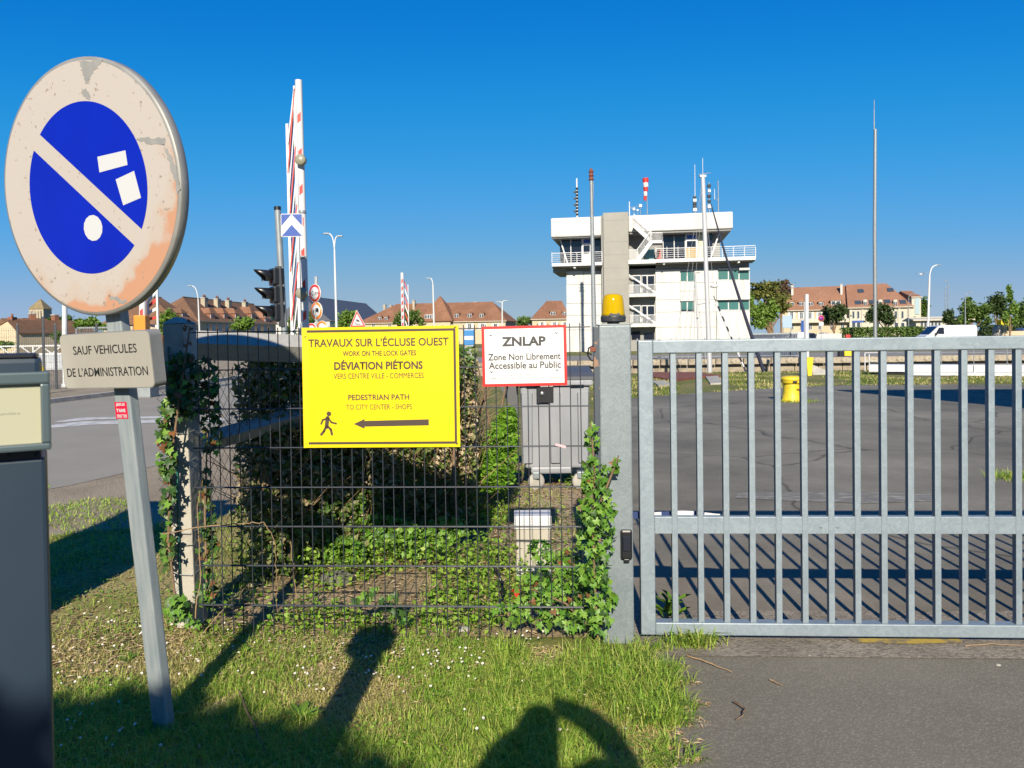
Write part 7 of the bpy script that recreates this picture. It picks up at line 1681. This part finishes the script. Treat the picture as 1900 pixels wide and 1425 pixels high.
# steel railing with dense pickets along the far quay
RF = Frame(1182, 47., 1500, 46.2); rl = empty('quay_railing', label='long grey picket railing along the far lock edge', cat='railing', M=RF.M()); rh = 1.2
V=[]; F_=[]; uu = 0.
while uu < RF.w: thin(V, F_, (uu,0,.12), (uu,0,rh+.06), .008); uu += .115
npmesh('pickets', np.array(V), np.array(F_), M['steel_pole'], rl)['kind'] = 'stuff'
for z in (.14, rh-.02): mb = MB(); mb.beam((0,0,z),(RF.w,0,z),.03,.03); mb.build('rail', M['steel_pole'], rl)
for k in range(6): mb = MB(); u = RF.w*k/5; mb.beam((u,0,0),(u,0,rh+.1),.05,.05); mb.build('post', M['steel_pole'], rl)
BPF = Frame(1398, 49., 1480, 48.6); bp_ = empty('blue_panel_fence', label='dark blue corrugated panel behind the quay railing', cat='fence', M=BPF.M()); n = 26
for k in range(n): mb = MB(); u = BPF.w*k/n; mb.box(u+.01,u+BPF.w/n-.012,-.02 if k%2 else .0,.06,.08,1.42); mb.build('slat', mat('panel_blue',(.03,.055,.11),.5) if k == 0 else bpy.data.materials['panel_blue'], bp_)
mb = MB(); mb.box(-.05,BPF.w+.05,-.04,.0,1.42,1.5); mb.build('cap_rail', M['steel_pole'], bp_)
# white footbridge beam lying beside the lock, with its stanchions
GB = Frame(1612, 27.2, 1960, 24.8); gbm = empty('footbridge', label='white steel footbridge lying beside the lock on the right', cat='footbridge', M=GB.M())
z0, z1 = GB.px(1700,690)[1], GB.px(1700,677)[1]
mb = MB(); mb.box(0,GB.w+4,0,.8,z0,z1); mb.build('girder', M['white_paint'], gbm)
mb = MB(); mb.box(1.2,GB.w+4,-.6,-.45,.02,.12); mb.build('lower_tube', M['white_paint'], gbm)
for k in range(9):
    u = .35 + k*.95; mb = MB(); mb.tube([(u,.05,z1-.02),(u,.05,z1+.78)], .014, 6); st_ = mb.build('stanchion', M['steel_pole'], gbm)
    if k % 2: mb = MB(); mb.prism([(u-.02,z1-.3),(u+.10,z0-.15),(u+.0,z1)], -.05,-.01); mb.build('gusset', M['white_paint'], st_)
for zz in (.42, .78): mb = MB(); mb.tube([(.3,.05,z1+zz),(GB.w+3,.05,z1+zz)], .010, 6); mb.build('handrail_wire', M['steel_pole'], gbm)
for k in range(4): mb = MB(); u = .6 + k*2.0; mb.bbox(u,u+.5,.1,.7,0,z0,.02); mb.build('bearer', M['slate_dark'], gbm)
pr = empty('pipe_rail', ground(1605,690), 'small white pipe railing at the end of the footbridge', 'railing')
for (x0,x1) in ((0,.55),(.2,.75)): mb = MB(); mb.tube([(x0,x0*.4,0),(x0,x0*.4,.72),(x1,x0*.4,.72),(x1,x0*.4,0)], .02, 8); mb.build('loop', M['white_paint'], pr)
mb = MB(); mb.tube([(0,0,.4),(.75,.1,.4)], .016, 8); mb.build('crossbar', M['white_paint'], pr)
# low white wall, red bench, slabs on the grass
wl_ = MB(); a, b = vfoot(1515,640,84.), vfoot(1562,640,84.); wl_.bbox(a.x,b.x,84,84.3,0,1.35,.03); tag(wl_.build('low_wall', M['white_wall']), 'low whitewashed wall along the far street', 'wall')
wl_ = MB(); a, b = vfoot(1858,640,82.), vfoot(1960,640,82.); wl_.bbox(a.x,b.x,82,82.3,0,1.35,.03); tag(wl_.build('low_wall', M['cream_wall']), 'low cream wall at the right picture edge', 'wall')
pb_ = empty('pillar', vfoot(1850,640,82.), 'round topped grey pillar right of the white van', 'pillar'); mb = MB(); mb.lathe([(.42,0),(.42,1.5),(.36,1.75),(.18,1.95),(.01,2.0)], n=18); mb.build('shaft', M['concrete'], pb_); mb = MB(); mb.bbox(.45,.95,-.2,.2,0,1.9,.04); mb.build('side_block', M['cream_wall'], pb_)
rbn = empty('red_bench', vfoot(1570,640,74.), 'small red and wood seat before the hedge', 'bench'); mb = MB(); mb.bbox(0,.45,0,.4,.3,1.25,.08); mb.build('red_back', M['red_paint'], rbn); mb = MB(); mb.bbox(-.5,0,0,.4,.3,.5,.03); mb.build('seat', M['cream_wall'], rbn)
for x in (-.45,.35): mb = MB(); mb.bbox(x,x+.08,.1,.3,0,.32,.01); mb.build('leg', M['bark'], rbn)
def slab_obj(label, pts, m, t=.05):
    mb = MB(); mb.slab([g2(*p) for p in pts], .0, t); tag(mb.build('slab', M[m]), label, 'slab')
slab_obj('rust red steel plate on the grass by the lock', ((1195,693),(1290,693),(1340,699),(1300,702),(1255,708),(1200,700)), 'rust', .06)
slab_obj('pale concrete slab set in the grass strip', ((1308,699),(1332,699),(1342,713),(1318,714)), 'concrete')
slab_obj('small grey slab in the grass near the gate stile', ((1208,709),(1235,709),(1245,716),(1222,718)), 'concrete')
sign_b = empty('information_board', vfoot(1461,640,80.), 'pale blue information board before the apartment building', 'sign'); mb = MB(); mb.bbox(-.5,.5,0,.06,2.0,3.3,.03); mb.build('panel', mat('pale_blue', (.35,.48,.62), .5), sign_b)
for x in (-.4,.4): mb = MB(); mb.tube([(x,.03,0),(x,.03,2.1)], .04, 8); mb.build('leg', M['steel_pole'], sign_b)
bb = empty('blue_banner', vfoot(1490,640,70.), 'tall dark blue banner left of the pointed white post', 'banner'); mb = MB(); mb.bbox(-.14,.14,0,.05,.6,2.6,.02); mb.build('cloth', M['blue_paint'], bb); mb = MB(); mb.tube([(-.16,.02,0),(-.16,.02,2.7)], .02, 6); mb.build('pole', M['steel_pole'], bb)
rs_ = empty('round_sign', vfoot(1524,640,82.), 'small round red rimmed sign before the apartment building', 'road sign'); mb = MB(); mb.tube([(0,.05,0),(0,.05,3.2)], .035, 8); mb.build('pole', M['steel_pole'], rs_); disc_sign(rs_, Vector((0,0,3.0)), .33, 0, M['red_paint'], mat('sign_violet', (.25,.05,.30), .5), 'disc'); mb = MB(); mb.bbox(-.25,.25,-.02,.02,2.2,2.55,.01); mb.build('plate', M['white_paint'], rs_)
bv_ = empty('blue_box', vfoot(869,640,60.), 'blue and white box behind the gap between the signs', 'box'); mb = MB(); mb.bbox(-.35,.45,0,.6,.9,2.1,.05); mb.build('body', mat('bright_blue', (.02,.2,.5), .4), bv_); mb = MB(); mb.bbox(-.3,.4,-.02,.0,1.3,1.6,.01); mb.build('label_panel', M['white_paint'], bv_); mb = MB(); mb.bbox(-.3,.4,.05,.55,0,.9,.02); mb.build('base', M['steel_pole'], bv_)
# gull in flight
gl_ = at(1710,509,60.); gull = MB()
gull.tube([(-.22,0,-.02),(-.12,0,.0),(.05,0,.02),(.18,0,.03),(.26,0,.02)], [.015,.06,.085,.05,.01], 10)
gull.add([(-.08,0,.04),(.10,0,.05),(.08,-.3,.13),(-.04,-.3,.12),(-.08,-.62,.05)], [(0,1,2,3),(3,2,4)]); gull.add([(-.08,0,.04),(.10,0,.05),(.08,.3,.13),(-.04,.3,.12),(-.08,.62,.05)], [(0,1,2,3),(3,2,4)])
o = gull.build('gull', M['white_paint']); o.location = gl_; o.rotation_euler = (0,0,R(25)); o.scale = (1,1,1); tag(o, 'white gull gliding left of the tall lamp', 'gull')
# flat roof added out of view on the right, outlined to cast the yard shadow
cnp = empty('added_canopy', (10.5, 8.0, 0), 'added unseen flat roof on posts shaped to shade the yard', 'added_canopy'); CH = 5.0; off = CH/TAN
pts = [(p.x - SUN_DX*off - 10.5, p.y - off - 8.0) for p in (ground(1548,724), ground(1900,757), ground(2500,800), ground(2500,719))]
mb = MB(); mb.slab(pts, CH-.15, CH); mb.build('roof', M['steel_pole'], cnp)
for k in (2, 3): mb = MB(); q_ = Vector((pts[k][0], pts[k][1], 0)); mb.tube([q_*.97, q_*.97+Vector((0,0,CH-.1))], .09, 10); mb.build('post', M['steel_pole'], cnp)
